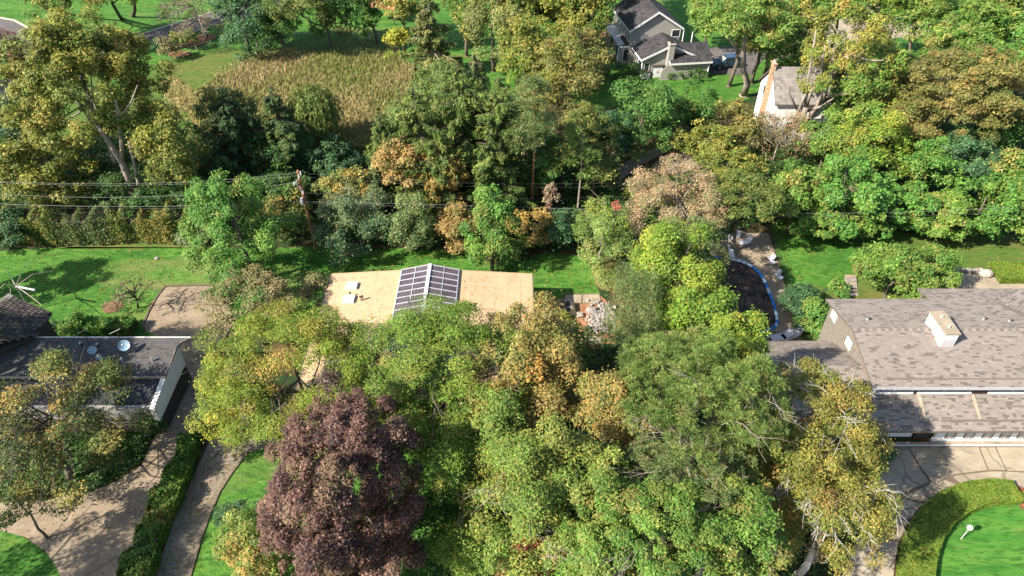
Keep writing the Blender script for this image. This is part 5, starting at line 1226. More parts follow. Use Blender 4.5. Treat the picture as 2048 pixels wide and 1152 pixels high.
p = G(314, 518); mb = MB(); mb.ball(p + np.array([0, 0, .1]), .22, (1.2, .9, .6), 8, 5); single(mb, 'stone', M['rockw'], 'small white stone lying on the back lawn near the hedge', 'stone', p)

# ------------------------------------------------------------------ hedges, ground cover, reeds, fallen leaves
def tris_in(px, n, rng, z=0.0):
    """random ground points inside a picture polygon (even over the ground)"""
    P_ = np.array([G(x, y, z)[:2] for x, y in px]); lo, hi = P_.min(0), P_.max(0); out = []
    tot = 0
    while tot < n:
        q = rng.uniform(lo, hi, (n * 2, 2)); c = np.zeros(len(q), bool); j = len(P_) - 1
        for i in range(len(P_)):
            with np.errstate(divide='ignore', invalid='ignore'):
                m = ((P_[i, 1] > q[:, 1]) != (P_[j, 1] > q[:, 1])) & (q[:, 0] < (P_[j, 0] - P_[i, 0]) * (q[:, 1] - P_[i, 1]) / (P_[j, 1] - P_[i, 1]) + P_[i, 0])
            c ^= m; j = i
        out.append(q[c]); tot += c.sum()
    return np.concatenate(out)[:n]
def hedge(name, label, line, width, h, n, pal, leaf=.07, lump=.12, cat='hedge', seed=1, trim=False, patch=None):
    """hedge along a picture polyline on the ground: woody core and a leaf shell"""
    rng = np.random.default_rng(seed); pts = np.array([G(*p) for p in line]); seg = np.linalg.norm(np.diff(pts, axis=0), axis=1); cum = np.concatenate([[0], np.cumsum(seg)])
    root = thing(name, label, cat, pts[0])
    wv = np.interp(np.linspace(0, 1, len(pts)), np.linspace(0, 1, len(np.atleast_1d(width))), np.atleast_1d(width))
    def at(s):
        X = np.stack([np.interp(s, cum, pts[:, k]) for k in range(3)], -1); e = .05
        D = np.stack([np.interp(s + e, cum, pts[:, k]) - np.interp(s - e, cum, pts[:, k]) for k in range(3)], -1); D = unit(D); return X, D, np.interp(s, cum, wv)
    core = MB(); ss = np.linspace(cum[0] + .1, cum[-1] - .1, max(2, int(cum[-1] / .8))); X, D, Wd = at(ss); Nn = np.stack([-D[:, 1], D[:, 0], 0 * D[:, 0]], 1)
    ins = .16 if trim else .3
    for i in range(len(ss) - 1):
        a, b_ = (X[i], Nn[i], Wd[i] / 2 - ins), (X[i + 1], Nn[i + 1], Wd[i + 1] / 2 - ins)
        ring = lambda q, z: [q[0] - q[1] * q[2] + (0, 0, z), q[0] + q[1] * q[2] + (0, 0, z)]
        l0, r0_ = ring(a, 0); l1, r1_ = ring(b_, 0); zt = np.array([0, 0, h - ins])
        core.poly([l0 + zt, r0_ + zt, r1_ + zt, l1 + zt][::-1]); core.poly([l0, l0 + zt, l1 + zt, l1]); core.poly([r0_, r1_, r1_ + zt, r0_ + zt])
        if i == 0: core.poly([l0, r0_, r0_ + zt, l0 + zt])
        if i == len(ss) - 2: core.poly([l1, l1 + zt, r1_ + zt, r1_])
    core.obj('stems', M['bark_d'], root)
    s = rng.uniform(-.05, cum[-1] + .05, n); X, D, Wd = at(s); Nn = np.stack([-D[:, 1], D[:, 0], 0 * D[:, 0]], 1)
    per = rng.random(n); wtop = (np.mean(wv)) / (np.mean(wv) + 2 * h); side = np.where(per < wtop, 0, np.where(per < wtop + (1 - wtop) / 2, -1, 1))
    endm = rng.random(n) < .03
    u = rng.uniform(-1, 1, n); z = rng.uniform(.02, 1, n) ** .8
    lumpf = 1 + lump * (np.sin(s * 1.9 + 1) * np.sin(s * .83) + .5 * np.sin(s * 4.1 + u * 2))
    lat = np.where(side == 0, u, side * (1 - .06 * rng.random(n))) * Wd / 2 * (1 + .5 * (lumpf - 1)); zz = np.where(side == 0, h * lumpf, z * h * lumpf)
    zz = np.where(side == 0, zz - (.0 if trim else .22) * h * np.abs(u) ** 4, zz) + rng.normal(size=n) * (.02 if trim else .07)
    s2 = np.where(endm, np.where(rng.random(n) < .5, -.02, cum[-1] + .02), s); X2, D2, _ = at(s2)
    P = np.where(endm[:, None], X2 + Nn * (u * Wd / 2)[:, None], X + Nn * lat[:, None]); P[:, 2] = np.maximum(.03, np.where(endm, z * h, zz))
    N0 = np.where((side == 0)[:, None], np.array([0, 0, 1.0]), Nn * side[:, None]); N0 = np.where(endm[:, None], D * np.where(s2 < .1, -1, 1)[:, None], N0)
    N = unit(N0 + rng.normal(size=(n, 3)) * (.45 if trim else .7)); T = rng.normal(size=(n, 3))
    cell = (np.floor(s * 1.6).astype(int) * 7 + np.floor((lat + 5) * 2.2).astype(int) * 3 + np.floor(zz * 2).astype(int)) % 97
    base = pick(pal, 97, rng) * rng.uniform(.85, 1.15, (97, 1)); C = base[cell] * (1 + rng.normal(size=(n, 1)) * .18)
    m = rng.random(n) < .35; C[m] = pick(pal, m.sum(), rng)
    if patch:
        for (pp_, f0_, f1_, pr_) in patch:
            m = (s / cum[-1] > f0_) & (s / cum[-1] < f1_) & (rng.random(n) < pr_); C[m] = pick(pp_, m.sum(), rng)
    L = leaf * rng.uniform(.7, 1.4, n); leaf_object(P, N, T, L, L * .6, C, 'foliage', M['leaf'], root)
    return root
hedge('hedge', 'long shaggy hedge dividing the two driveways', [(388, 882), (365, 950), (338, 1010), (305, 1085), (282, 1150), (262, 1215)], [1.1, 1.5, 1.7, 1.75, 1.85, 1.9], 1.0, 28000, 'bright', leaf=.085, lump=.3, seed=5, patch=[('emerald', 0, .34, .45), ('gold', .5, .6, .3), ('ivy', .6, 1.0, .3)])
hedge('curved_hedge', 'neatly clipped curved hedge around the circular lawn', [(2026, 992), (1985, 990), (1945, 996), (1905, 1012), (1872, 1036), (1848, 1068), (1833, 1105), (1826, 1152), (1826, 1215)], [1.6, 1.75, 1.85, 1.95, 2.0, 2.05, 2.05, 2.0, 2.0], .75, 42000, 'hedge', leaf=.055, lump=.02, seed=6, trim=True)
hedge('box_hedge', 'square clipped hedge block on terrace at the right edge', [(1984, 552), (2060, 552), (2140, 552)], 2.6, .75, 14000, 'hedge', leaf=.08, lump=.02, seed=7, trim=True)
hedge('clipped_hedge', 'low rounded clipped hedge along back of dark roofed house', [(176, 664), (215, 664), (272, 664)], 1.5, 1.2, 7000, 'emerald', leaf=.08, lump=.1, seed=8)
hedge('vine_hedge', 'long continuous vine covered hedge along back of left lawn', [(30, 474), (110, 473), (200, 475), (290, 473), (350, 472), (405, 470)], [3.0, 3.4, 3.2, 2.6, 3.2, 3.0], 3.0, 42000, 'vine', leaf=.105, lump=.22, seed=9, patch=[('greyvine', .3, .58, .6), ('teal', .4, .5, .3), ('gold', .72, .88, .3), ('mixed', .88, 1.0, .6)])
rng2 = np.random.default_rng(77)
def carpet(name, px, n, pal, leaf, hmax, label, seed, stand=.0):
    r = np.random.default_rng(seed); q = tris_in(px, n, r); n = len(q)
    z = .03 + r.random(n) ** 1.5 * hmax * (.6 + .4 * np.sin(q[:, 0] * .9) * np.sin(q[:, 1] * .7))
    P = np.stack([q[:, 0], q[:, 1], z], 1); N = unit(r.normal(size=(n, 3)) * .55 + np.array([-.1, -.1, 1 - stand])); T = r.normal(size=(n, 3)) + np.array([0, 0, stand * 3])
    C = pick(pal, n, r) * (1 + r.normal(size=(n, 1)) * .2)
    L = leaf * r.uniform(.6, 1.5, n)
    o = leaf_object(P, N, T, L, L * .6, C, name, M['leaf'], None, 'stuff'); o['label'] = label; o['category'] = 'ground cover'; return o
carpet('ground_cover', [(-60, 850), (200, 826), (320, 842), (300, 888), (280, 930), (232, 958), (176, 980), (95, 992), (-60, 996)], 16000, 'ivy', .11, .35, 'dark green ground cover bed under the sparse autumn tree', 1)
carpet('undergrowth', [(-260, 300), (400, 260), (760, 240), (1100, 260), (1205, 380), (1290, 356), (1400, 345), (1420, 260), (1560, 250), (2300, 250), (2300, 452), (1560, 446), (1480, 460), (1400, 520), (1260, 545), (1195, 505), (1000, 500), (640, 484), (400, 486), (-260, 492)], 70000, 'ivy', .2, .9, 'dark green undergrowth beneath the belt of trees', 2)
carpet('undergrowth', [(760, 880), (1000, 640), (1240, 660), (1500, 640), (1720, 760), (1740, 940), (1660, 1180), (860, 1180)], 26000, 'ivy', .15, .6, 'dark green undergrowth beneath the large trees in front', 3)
carpet('flower_bed_plants', [(2026, 972), (2066, 988), (2076, 1020), (2044, 1014), (2036, 998)], 900, 'red', .07, .3, 'red flowering plants in small bed at end of curved hedge', 4)
# cattails
def reeds(px, n, seed, hh=(.4, 1.25)):
    r = np.random.default_rng(seed); q = tris_in(px, n, r); n = len(q); h = r.uniform(*hh, n)
    lean = r.normal(size=(n, 3)) * .42 + np.array([.12, -.02, 1]); T = unit(lean)
    P = np.stack([q[:, 0], q[:, 1], h * .5 + r.random(n) * .45], 1); N = unit(np.stack([r.normal(size=n), r.normal(size=n) - .8, .35 + 0 * h], 1))
    f = np.sin(q[:, 0] * .23 + 1) * np.sin(q[:, 1] * .17) + .5 * np.sin(q[:, 0] * .6) * np.sin(q[:, 1] * .45 + 2) + r.normal(size=n) * .8
    C = np.where((f > .3)[:, None], np.array([.245, .195, .09]), np.where((f > -.5)[:, None], np.array([.19, .175, .055]), np.array([.12, .14, .034])))
    C = C * (1 + r.normal(size=(n, 1)) * .22)
    o = leaf_object(P, N, T, h * .5, .10 * r.uniform(.5, 1.3, n), C, 'cattails', M['leaf'], None, 'stuff'); o['label'] = 'tan and olive cattails filling the wet field' if n > 20000 else 'thin scattered cattails round the edge of the wet field'; o['category'] = 'cattails'
reeds([(318, 168), (345, 150), (392, 190), (440, 140), (520, 108), (600, 104), (700, 108), (790, 108), (850, 150), (830, 230), (740, 330), (480, 330), (340, 240)], 9000, 10, (.25, .8))
reeds([(385, 225), (400, 205), (416, 182), (436, 160), (470, 150), (505, 128), (545, 120), (580, 110), (605, 120), (640, 124), (672, 116), (700, 128), (740, 122), (775, 118), (830, 140), (815, 215), (760, 300), (600, 330), (470, 310), (410, 270)], 60000, 9)
def litter(px, n, pal, seed, label, size=.07, z=.075, zf=None):
    r = np.random.default_rng(seed); q = tris_in(px, n, r, z); P = np.stack([q[:, 0], q[:, 1], np.full(len(q), z)], 1)
    if zf is not None: P[:, 2] = zf(q[:, 0])
    N = unit(r.normal(size=(len(q), 3)) * .3 + np.array([0, 0, 1])); T = r.normal(size=(len(q), 3)); L = size * r.uniform(.6, 1.5, len(q))
    o = leaf_object(P, N, T, L, L * .7, pick(pal, len(q), r) * r.uniform(.7, 1.2, (len(q), 1)), 'fallen_leaves', M['leaf'], None, 'stuff'); o['label'] = label; o['category'] = 'fallen leaves'
litter([(20, 505), (420, 498), (420, 575), (320, 580), (280, 650), (60, 640)], 520, 'tan_oak', 1, 'tan fallen leaves scattered on the bright back lawn', .085)
litter([(665, 552), (800, 546), (785, 640), (650, 640)], 50, 'tan_oak', 21, 'brown fallen leaves lying on the left half of the tan roof', .06, 3.6, lambda x: rz(x) + .02)
litter([(925, 548), (1060, 553), (1060, 640), (915, 640)], 110, 'orange', 22, 'orange brown fallen leaves lying on the right half of the tan roof', .06, 3.7, lambda x: zi + (zc - zi) * (x - sx1) / (xr - sx1) + .02)
litter([(250, 1140), (360, 900), (395, 890), (400, 905), (290, 1150)], 500, 'tan_oak', 23, 'fallen leaves drifted along the shaggy hedge foot', .06)
litter([(560, 500), (940, 506), (1180, 520), (1190, 590), (1080, 600), (1066, 545), (660, 545)], 420, 'gold', 2, 'yellow fallen leaves on lawn behind flat roofed house', .085)
litter([(1550, 460), (2060, 472), (2060, 540), (1560, 560)], 420, 'tan_oak', 3, 'tan fallen leaves scattered on the side lawn', .09)
litter([(100, 1000), (300, 890), (390, 760), (400, 890), (270, 1150), (140, 1150)], 420, 'orange', 4, 'orange fallen leaves on the left driveway', .06)
litter([(400, 900), (490, 905), (440, 985), (380, 1150), (312, 1150), (370, 1010)], 700, 'tan_oak', 5, 'tan fallen leaves drifted on the narrow driveway', .06)
litter([(1080, 602), (1200, 594), (1228, 640), (1220, 688), (1050, 695)], 900, 'orange', 6, 'orange fallen leaves over mulch garden', .06, .14)
litter([(1760, 900), (2040, 900), (2040, 960), (1760, 1060)], 120, 'tan_oak', 7, 'tan fallen leaves on the concrete driveway', .05, .14)
litter([(1440, 530), (1535, 560), (1550, 650), (1460, 655)], 700, 'brownbush', 8, 'brown fallen leaves on the dark pool cover', .06, .14)
litter([(1440, 480), (1540, 475), (1590, 640), (1560, 640), (1530, 540), (1450, 515)], 260, 'tan_oak', 9, 'tan fallen leaves scattered over the pool deck', .06, .14)

# ------------------------------------------------------------------ trees: nearest first
V = dict(group='trees in front of the houses')
Bk = dict(group='trees in the belt behind the lawns')
Fr = dict(group='trees beyond the wet field and houses')
tree('purple_maple', 'large dense dark purple leaved maple in front', 697, 1000, 296, 420, 14.5, 'purple', mat='purple', clump_px=17, leaf=2.8, aspect=.62, dens=1.7, lobes=38, lobe_r=.48, bottom=-.98, **V)
tree('honey_locust', 'wide yellow green honey locust left of the purple maple with golden patches', 592, 742, 366, 296, 11.5, 'locust_y', clump_px=28, flat=.45, leaf=2.6, aspect=.4, droop=.25, dens=1.15, lobes=15, lobe_r=.4, bottom=-.35, patch=[('gold', (-.05, -.35, .6), .9, .6), ('yellow', (-.8, -.6, .0), .86, .4)], exposed=5, exp_mat='bark', **V)
tree('honey_locust', 'wide green honey locust spreading over the flat roofed house', 885, 735, 370, 300, 12.5, 'locust', clump_px=28, flat=.45, leaf=2.6, aspect=.4, droop=.25, dens=1.15, lobes=15, lobe_r=.4, bottom=-.35, exposed=6, exp_mat='bark', **V)
tree('green_locust', 'drooping dark green locust between purple maple and tall green tree', 915, 965, 190, 300, 11, 'locust', clump_px=30, flat=.6, leaf=2.6, aspect=.4, droop=.5, dens=1.05, lobes=11, gaps=.08, **V)
tree('oak', 'tall tan and orange tinged oak right of the honey locust', 1045, 775, 205, 330, 14, 'tan_oak', clump_px=22, leaf=2.9, lobes=14, lobe_r=.42, gaps=.05, exposed=5, exp_mat='bark_l', patch=[('mixed', (0, -.6, -.8), .5, .7)], **V)
tree('oak', 'smaller orange tipped oak crown in front of the mulch garden', 1212, 838, 170, 200, 12, 'tan_oak', clump_px=20, leaf=2.9, lobes=10, lobe_r=.42, gaps=.05, patch=[('orange', (-.5, -.7, -.3), .75, .4)], exposed=3, **V)
tree('broadleaf_tree', 'large mid green tree at the bottom centre beside the purple maple', 1065, 1020, 240, 300, 13, 'mixed', clump_px=26, leaf=3.1, lobes=13, lobe_r=.42, exposed=5, exp_mat='bark_l', **V)
tree('broadleaf_tree', 'bright green leafy tree at bottom centre right', 1305, 1075, 300, 230, 12, 'bright', clump_px=26, leaf=3.1, lobes=13, lobe_r=.42, patch=[('mixed', (.8, -.3, .1), .5, .6)], exposed=6, exp_mat='bark_l', **V)
tree('maple', 'bright green maple with yellow tips at bottom beside the birches', 1480, 1100, 190, 200, 11, 'bright', clump_px=24, leaf=3.1, lobes=10, patch=[('mixed', (.5, -.3, .6), .4, .5)], exposed=3, **V)
tree('pine', 'large soft pine with rounded needle tufts right of the oaks', 1395, 810, 320, 290, 15, 'pine', mat='needle', clump_px=14, leaf=3.4, aspect=.22, needle=True, dens=1.5, lobes=18, lobe_r=.36, flat=.7, gaps=.1, exposed=9, exp_mat='bark_l', bark='bark_r', **V)
tree('pine', 'lower grey green pine with bare twigs below the large pine', 1370, 935, 260, 190, 12, 'pine_g', mat='needle', clump_px=13, leaf=3.2, aspect=.22, needle=True, dens=1.3, lobes=14, lobe_r=.36, gaps=.14, exposed=9, exp_mat='bark_l', bark='bark_r', **V)
tree('pine', 'dark green pine beside the shaded wing roof', 1500, 790, 120, 150, 14.5, 'pine', mat='needle', clump_px=14, leaf=3.4, aspect=.22, needle=True, dens=1.4, lobes=10, lobe_r=.4, gaps=.1, exposed=4, exp_mat='bark_w', **V)
tree('lime_maple', 'lime yellow maple crown standing tallest beside the pool', 1345, 560, 150, 230, 11, 'lime', clump_px=22, leaf=3.0, lobes=14, lobe_r=.38, gaps=.12, dens=1.1, patch=[('bright', (.2, -.5, -.5), .2, .6)], **V)
tree('lime_maple', 'lime yellow maple overhanging the left edge of the pool', 1385, 645, 120, 170, 10, 'lime', clump_px=20, leaf=3.0, lobes=13, lobe_r=.38, gaps=.1, dens=1.1, patch=[('bright', (.3, -.4, -.2), .1, .5)], **V)
tree('lime_maple', 'yellow green maple at the near corner of the pool', 1468, 690, 110, 130, 12.5, 'lime', clump_px=20, leaf=3.0, lobes=9, dens=1.2, patch=[('yellow', (.5, -.6, 0), .6, .4)], **V)
tree('pine', 'hazy grey green pine beside the rock garden', 1268, 640, 110, 230, 11, 'pine_g', mat='needle', clump_px=15, leaf=3.0, aspect=.2, needle=True, dens=1.35, lobes=13, lobe_r=.38, gaps=.06, **V)
tree('pine', 'broad green pine between the lime maples and the oak', 1330, 725, 190, 120, 11, 'pine', mat='needle', clump_px=14, leaf=3.2, aspect=.22, needle=True, dens=1.4, lobes=12, lobe_r=.38, gaps=.06, **V)
tree('birch', 'golden green birch with white bare twigs over the wing roof', 1640, 825, 225, 190, 11.5, 'birch', bark='bark_w', clump_px=22, leaf=2.8, aspect=.45, droop=.4, lobes=14, lobe_r=.38, gaps=.1, exposed=16, exp_mat='bark_w', **V)
tree('birch', 'golden green birch beside the concrete driveway with drooping twigs', 1668, 1020, 215, 225, 11, 'birch', bark='bark_w', clump_px=22, leaf=2.8, aspect=.45, droop=.5, lobes=14, lobe_r=.38, gaps=.1, exposed=12, exp_mat='bark_w', **V)
tree('birch', 'olive green birch between the bright maple and the other birches', 1545, 975, 130, 250, 11, 'birch', bark='bark_w', clump_px=22, leaf=2.8, aspect=.45, droop=.5, lobes=12, lobe_r=.4, gaps=.1, exposed=7, exp_mat='bark_w', patch=[('mixed', (0, -.5, -.8), .4, .8)], **V)
tree('birch', 'short olive birch crown reaching toward grey house eave', 1706, 918, 100, 130, 9, 'birch', bark='bark_w', clump_px=20, leaf=2.8, aspect=.45, droop=.4, lobes=9, lobe_r=.4, gaps=.1, exposed=2, exp_mat='bark_w', **V)
tree('autumn_tree', 'sparse orange and green tree with bare twigs in front of dark roof', 115, 855, 290, 300, 9.5, 'autumn', bark='bark', clump_px=26, leaf=2.8, dens=.6, lobes=16, lobe_r=.34, gaps=.25, flat=.5, exposed=22, exp_mat='bark', trunk_n=16, base=(140, 960), patch=[('gold', (0, -.3, .7), .82, .35)], **V)
tree('sapling', 'small pale yellow leaved sapling hanging over left driveway edge', 40, 1010, 90, 70, 4.5, 'vine', clump_px=20, leaf=2.8, dens=.7, lobes=8, gaps=.2, **V)
tree('small_tree', 'yellow green small tree at bottom left of the purple maple', 515, 1105, 130, 160, 7, 'mixed', clump_px=20, leaf=3.0, lobes=10, patch=[('gold', (0, -.5, .8), .5, .4)], exposed=3, exp_mat='bark_l', **V)
tree('shrub', 'dark green shrub on the lawn left of the purple maple', 478, 1035, 80, 60, 2.2, 'teal', 'bush', clump_px=18, leaf=2.8, lobes=8)
tree('japanese_maple', 'low red leaved maple at the bottom edge', 1060, 1140, 150, 100, 4.5, 'red', clump_px=22, leaf=2.8, lobes=9, patch=[('tan_oak', (-.8, 0, .5), .4, .4)], **V)
tree('yew', 'dark clipped yew column at the corner of the grey house', 1762, 905, 34, 80, 2.6, 'teal', 'bush', clump_px=16, leaf=2.4, lobes=6, lobe_r=.6, dens=1.6)
tree('tan_shrub_tree', 'olive tan shrubby tree between driveway and honey locust', 500, 603, 180, 130, 6.5, 'brownbush', clump_px=18, leaf=2.6, lobes=12, lobe_r=.4, patch=[('green', (-.4, .2, .8), .5, .3)], **V)
tree('brown_shrub', 'brown twiggy shrub at the left corner of the tan roof', 632, 598, 70, 80, 4.2, 'brownbush', 'bush', clump_px=14, leaf=2.4, lobes=8, gaps=.1)
tree('locust_sapling', 'yellow tipped young locust beside the narrow driveway', 455, 805, 96, 150, 7.5, 'locust_y', clump_px=22, flat=.5, leaf=2.6, aspect=.42, droop=.3, lobes=10, patch=[('yellow', (-.3, -.4, .6), .4, .5)], **V)
tree('rounded_tree', 'rounded bright green tree behind grey house roof, larger of two', 1790, 548, 150, 130, 6.2, 'bright', clump_px=17, leaf=2.9, lobes=14, lobe_r=.4, dens=1.3, **V)
tree('rounded_tree', 'rounded bright green tree beside the terrace, smaller of two', 1866, 548, 84, 100, 5.0, 'bright', clump_px=16, leaf=2.9, lobes=9, lobe_r=.45, dens=1.3, **V)
tree('shrub', 'dark green shrub by the fence between lawn and grey house', 1615, 600, 90, 66, 2.6, 'teal', 'bush', clump_px=16, leaf=2.7, lobes=9)
tree('shrub', 'bright green shrub against the side wall of grey house', 1640, 642, 76, 86, 3.2, 'emerald', 'bush', clump_px=16, leaf=2.8, lobes=9)
tree('shrub', 'small light green shrub left of the garden steps', 1682, 578, 30, 50, 1.4, 'emerald', 'bush', clump_px=12, leaf=2.6, lobes=6)
tree('shrub', 'rounded green shrub beside the tiled roof corner', 143, 650, 46, 46, 2.2, 'emerald', 'bush', clump_px=14, leaf=2.6, lobes=7)
tree('shrub', 'dark shrub tucked against the tiled house wall', 108, 660, 42, 40, 2.0, 'teal', 'bush', clump_px=12, leaf=2.4, lobes=6)
tree('twiggy_shrub', 'small brown twiggy shrub on the back lawn', 230, 607, 42, 40, 1.7, 'twig', 'bush', clump_px=12, leaf=2.4, aspect=.2, needle=True, lobes=7, gaps=.1)
tree('bare_sapling', 'nearly leafless sapling beside the parking area', 272, 590, 76, 86, 4.2, 'peach', bark='bark_d', clump_px=14, leaf=2.0, dens=.10, lobes=9, gaps=.3, exposed=9, exp_mat='bark_d', trunk_n=12, base=(276, 616))
tree('corner_hedge_bush', 'dark clipped bush below the white front parapet', 305, 850, 60, 34, 1.5, 'ivy', 'bush', clump_px=14, leaf=2.4, lobes=7, dens=1.3)

# belt behind the lawns
tree('bright_locust', 'bright feathery green tree on the back lawn near the pole', 475, 462, 195, 225, 11.5, 'emerald', clump_px=19, leaf=2.9, aspect=.45, droop=.35, flat=.55, lobes=17, lobe_r=.35, bottom=-.8, gaps=.06, dens=1.25, exposed=0, **Bk)
tree('oval_tree', 'narrow oval bright green tree behind the flat roofed house', 985, 462, 98, 156, 9, 'emerald', clump_px=15, leaf=2.8, lobes=13, lobe_r=.42, bottom=-.9, dens=1.3, base=(985, 545), patch=[('mixed', (.5, -.5, -.5), .5, .5)], **Bk)
for (cx, cy, w, h, ht, pal, lab) in (
    (18, 462, 90, 84, 3.2, 'teal', 'dark shaded clump of hedge at the left edge'),
    (392, 462, 60, 60, 2.6, 'greyvine', 'grey green clump with long leaves at the right end of the vine hedge')):
    tree('vine_hedge', lab, cx, cy, w, h, ht, pal, 'hedge', 'vine covered hedge clumps along the back lawn', clump_px=14, leaf=2.7, lobes=11, lobe_r=.42, dens=1.25, scat=.8)
tree('vine_shrub', 'yellow green vine clump left of wooden pole', 566, 428, 86, 100, 4.2, 'vine', 'bush', clump_px=15, leaf=2.7, lobes=11, patch=[('gold', (-.3, -.3, .8), .5, .5), ('green', (.2, -.8, -.3), .4, .6)])
tree('spreading_shrub_tree', 'large dark blue green spreading tree right of wooden pole', 715, 448, 140, 140, 6.5, 'greyvine', clump_px=18, leaf=2.8, aspect=.4, droop=.3, lobes=14, lobe_r=.4, dens=1.2, patch=[('teal', (.3, -.7, -.3), .3, .8)], **Bk)
tree('greygreen_tree', 'grey green conical tree right of the dark spreading tree', 823, 448, 84, 116, 6.0, 'pine_g', clump_px=15, leaf=2.7, aspect=.35, lobes=12, lobe_r=.4, dens=1.3, **Bk)
tree('gold_vine', 'golden olive vine mound right of the pole top', 690, 375, 96, 74, 5.0, 'vine', 'vine', clump_px=14, leaf=2.7, lobes=9, patch=[('gold', (.4, -.4, .5), .4, .6)])
tree('orange_vine', 'orange vine column left of the narrow oval tree', 905, 455, 70, 110, 4.5, 'orange', 'vine', clump_px=14, leaf=2.7, lobes=10)
tree('orange_vine', 'orange gold vine hedge right of the narrow oval tree', 1068, 450, 96, 64, 3.2, 'gold', 'vine', clump_px=13, leaf=2.7, lobes=10)
tree('shrub', 'dark bluish shrub right of the orange gold vine hedge', 1122, 465, 60, 90, 4.0, 'teal', 'bush', clump_px=15, leaf=2.7, lobes=9)
tree('shrub', 'dull green low shrub below the orange gold vine hedge', 1050, 490, 70, 36, 1.8, 'mixed', 'bush', clump_px=13, leaf=2.6, lobes=8)
tree('larch', 'lime green soft drooping tree right of dark bluish shrub', 1205, 470, 120, 160, 7.0, 'pine', clump_px=16, leaf=2.8, aspect=.3, droop=.4, flat=.45, lobes=14, lobe_r=.38, dens=1.2, patch=[('lime', (-.3, -.3, .8), .45, .35)], exposed=3, exp_mat='bark_l', **Bk)
tree('dead_spruce', 'pale peach dying tree with bare twigs above the lime maple', 1352, 418, 200, 190, 9.5, 'peach', clump_px=15, leaf=2.6, aspect=.32, lobes=15, lobe_r=.4, gaps=.06, dens=1.25, exposed=5, exp_mat='bark_l', **Bk)
tree('dead_brush', 'tan bare branched brush between larch and lime maple', 1262, 478, 66, 100, 5.5, 'twig', clump_px=14, leaf=2.6, aspect=.2, needle=True, lobes=9, gaps=.15, dens=.8, exposed=9, exp_mat='bark_l', **Bk)
tree('pine', 'grey green pine right of the dying peach tree', 1380, 495, 130, 120, 9, 'pine_g', mat='needle', clump_px=15, leaf=3.0, aspect=.25, needle=True, lobes=12, lobe_r=.4, dens=1.3, **Bk)
tree('oak', 'dull olive oak over the far end of pool deck', 1490, 392, 140, 96, 8.5, 'olive_d', clump_px=17, leaf=2.8, lobes=12, lobe_r=.4, **Bk)
tree('bramble', 'yellow tipped upright bramble beside the woodland path', 1295, 385, 80, 76, 4.2, 'vine', 'bush', clump_px=12, leaf=2.9, aspect=.3, lobes=9, needle=True)
tree('shrub', 'small red leaved shrub among the larch tops', 1232, 412, 20, 16, 7.0, 'red', 'bush', clump_px=8, leaf=2.4, lobes=4)
for (cx, cy, w, h, ht, pal, lab) in (
    (1595, 400, 120, 130, 7.5, 'bright', 'bright green vine draped tree at the left end of the right hedge'),
    (1690, 390, 130, 170, 9.0, 'emerald', 'emerald green vine draped tree beside the big oak foot'),
    (1660, 440, 140, 70, 4.0, 'bright', 'low bright green thicket along the side lawn'),
    (1790, 415, 130, 120, 6.0, 'emerald', 'emerald thicket below the brown oak trunk'),
    (1880, 430, 120, 90, 5.0, 'bright', 'bright leafy thicket with arching twigs below the brown oak'),
    (1965, 410, 130, 130, 7.0, 'emerald', 'emerald vine thicket right of the brown oak'),
    (2040, 390, 120, 180, 8.5, 'bright', 'bright green vine thicket at the right edge')):
    tree('vine_thicket', lab, cx, cy, w, h, ht, pal, 'tree', 'bright vine thickets along the right lawn', clump_px=15, leaf=3.4, lobes=17, lobe_r=.36, bottom=-.85, gaps=.08, dens=1.1)
tree('olive_tree', 'golden olive tree leaning beside the big oak trunk', 1745, 300, 130, 130, 9.5, 'lime', clump_px=18, leaf=2.9, lobes=11, patch=[('olive', (-.5, -.3, .6), .3, .6)], **Bk)
tree('hedgerow_tree', 'olive tan bushy tree left of the white gabled house', 1462, 245, 100, 90, 6, 'brown_oak', clump_px=15, leaf=2.7, lobes=11, **Bk)
tree('hedgerow_tree', 'mixed olive bush tree in front of woodland path', 1412, 285, 110, 84, 6, 'olive', clump_px=15, leaf=2.7, lobes=11, **Bk)
tree('hedgerow_tree', 'pale olive brush above the dying peach tree', 1455, 330, 130, 80, 6, 'olive', clump_px=14, leaf=2.5, lobes=11, gaps=.1, **Bk)
tree('dead_brush', 'tan brown dead brush in front of white gabled house', 1560, 275, 130, 100, 6, 'peach', clump_px=14, leaf=2.4, aspect=.25, needle=True, lobes=10, gaps=.12, dens=.9, exposed=9, exp_mat='bark_l', **Bk)
tree('cypress', 'narrow leaning bright green cypress at the white gabled wall', 1516, 262, 24, 66, 4.0, 'emerald', clump_px=10, leaf=2.5, lobes=7, lobe_r=.5, dens=1.5, **Bk)
tree('green_tree', 'rounded dark green tree below the two storey house, left of pair', 1285, 235, 130, 150, 9, 'green', clump_px=17, leaf=2.8, lobes=14, lobe_r=.4, bottom=-.8, **Bk)
tree('green_tree', 'rounded mid green tree below the two storey house, right of pair', 1372, 212, 100, 110, 8, 'green', clump_px=16, leaf=2.8, lobes=12, lobe_r=.4, bottom=-.8, patch=[('emerald', (-.6, -.3, .6), .5, .6)], **Bk)
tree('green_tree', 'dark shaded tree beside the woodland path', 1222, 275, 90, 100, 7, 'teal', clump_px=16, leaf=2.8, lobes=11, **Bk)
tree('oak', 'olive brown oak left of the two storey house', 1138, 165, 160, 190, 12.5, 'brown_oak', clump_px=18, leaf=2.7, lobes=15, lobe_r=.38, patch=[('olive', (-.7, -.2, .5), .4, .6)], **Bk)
tree('shaded_tree', 'dark olive tree under the olive brown oak', 1165, 290, 130, 130, 9, 'olive_d', clump_px=17, leaf=2.7, lobes=12, **Bk)
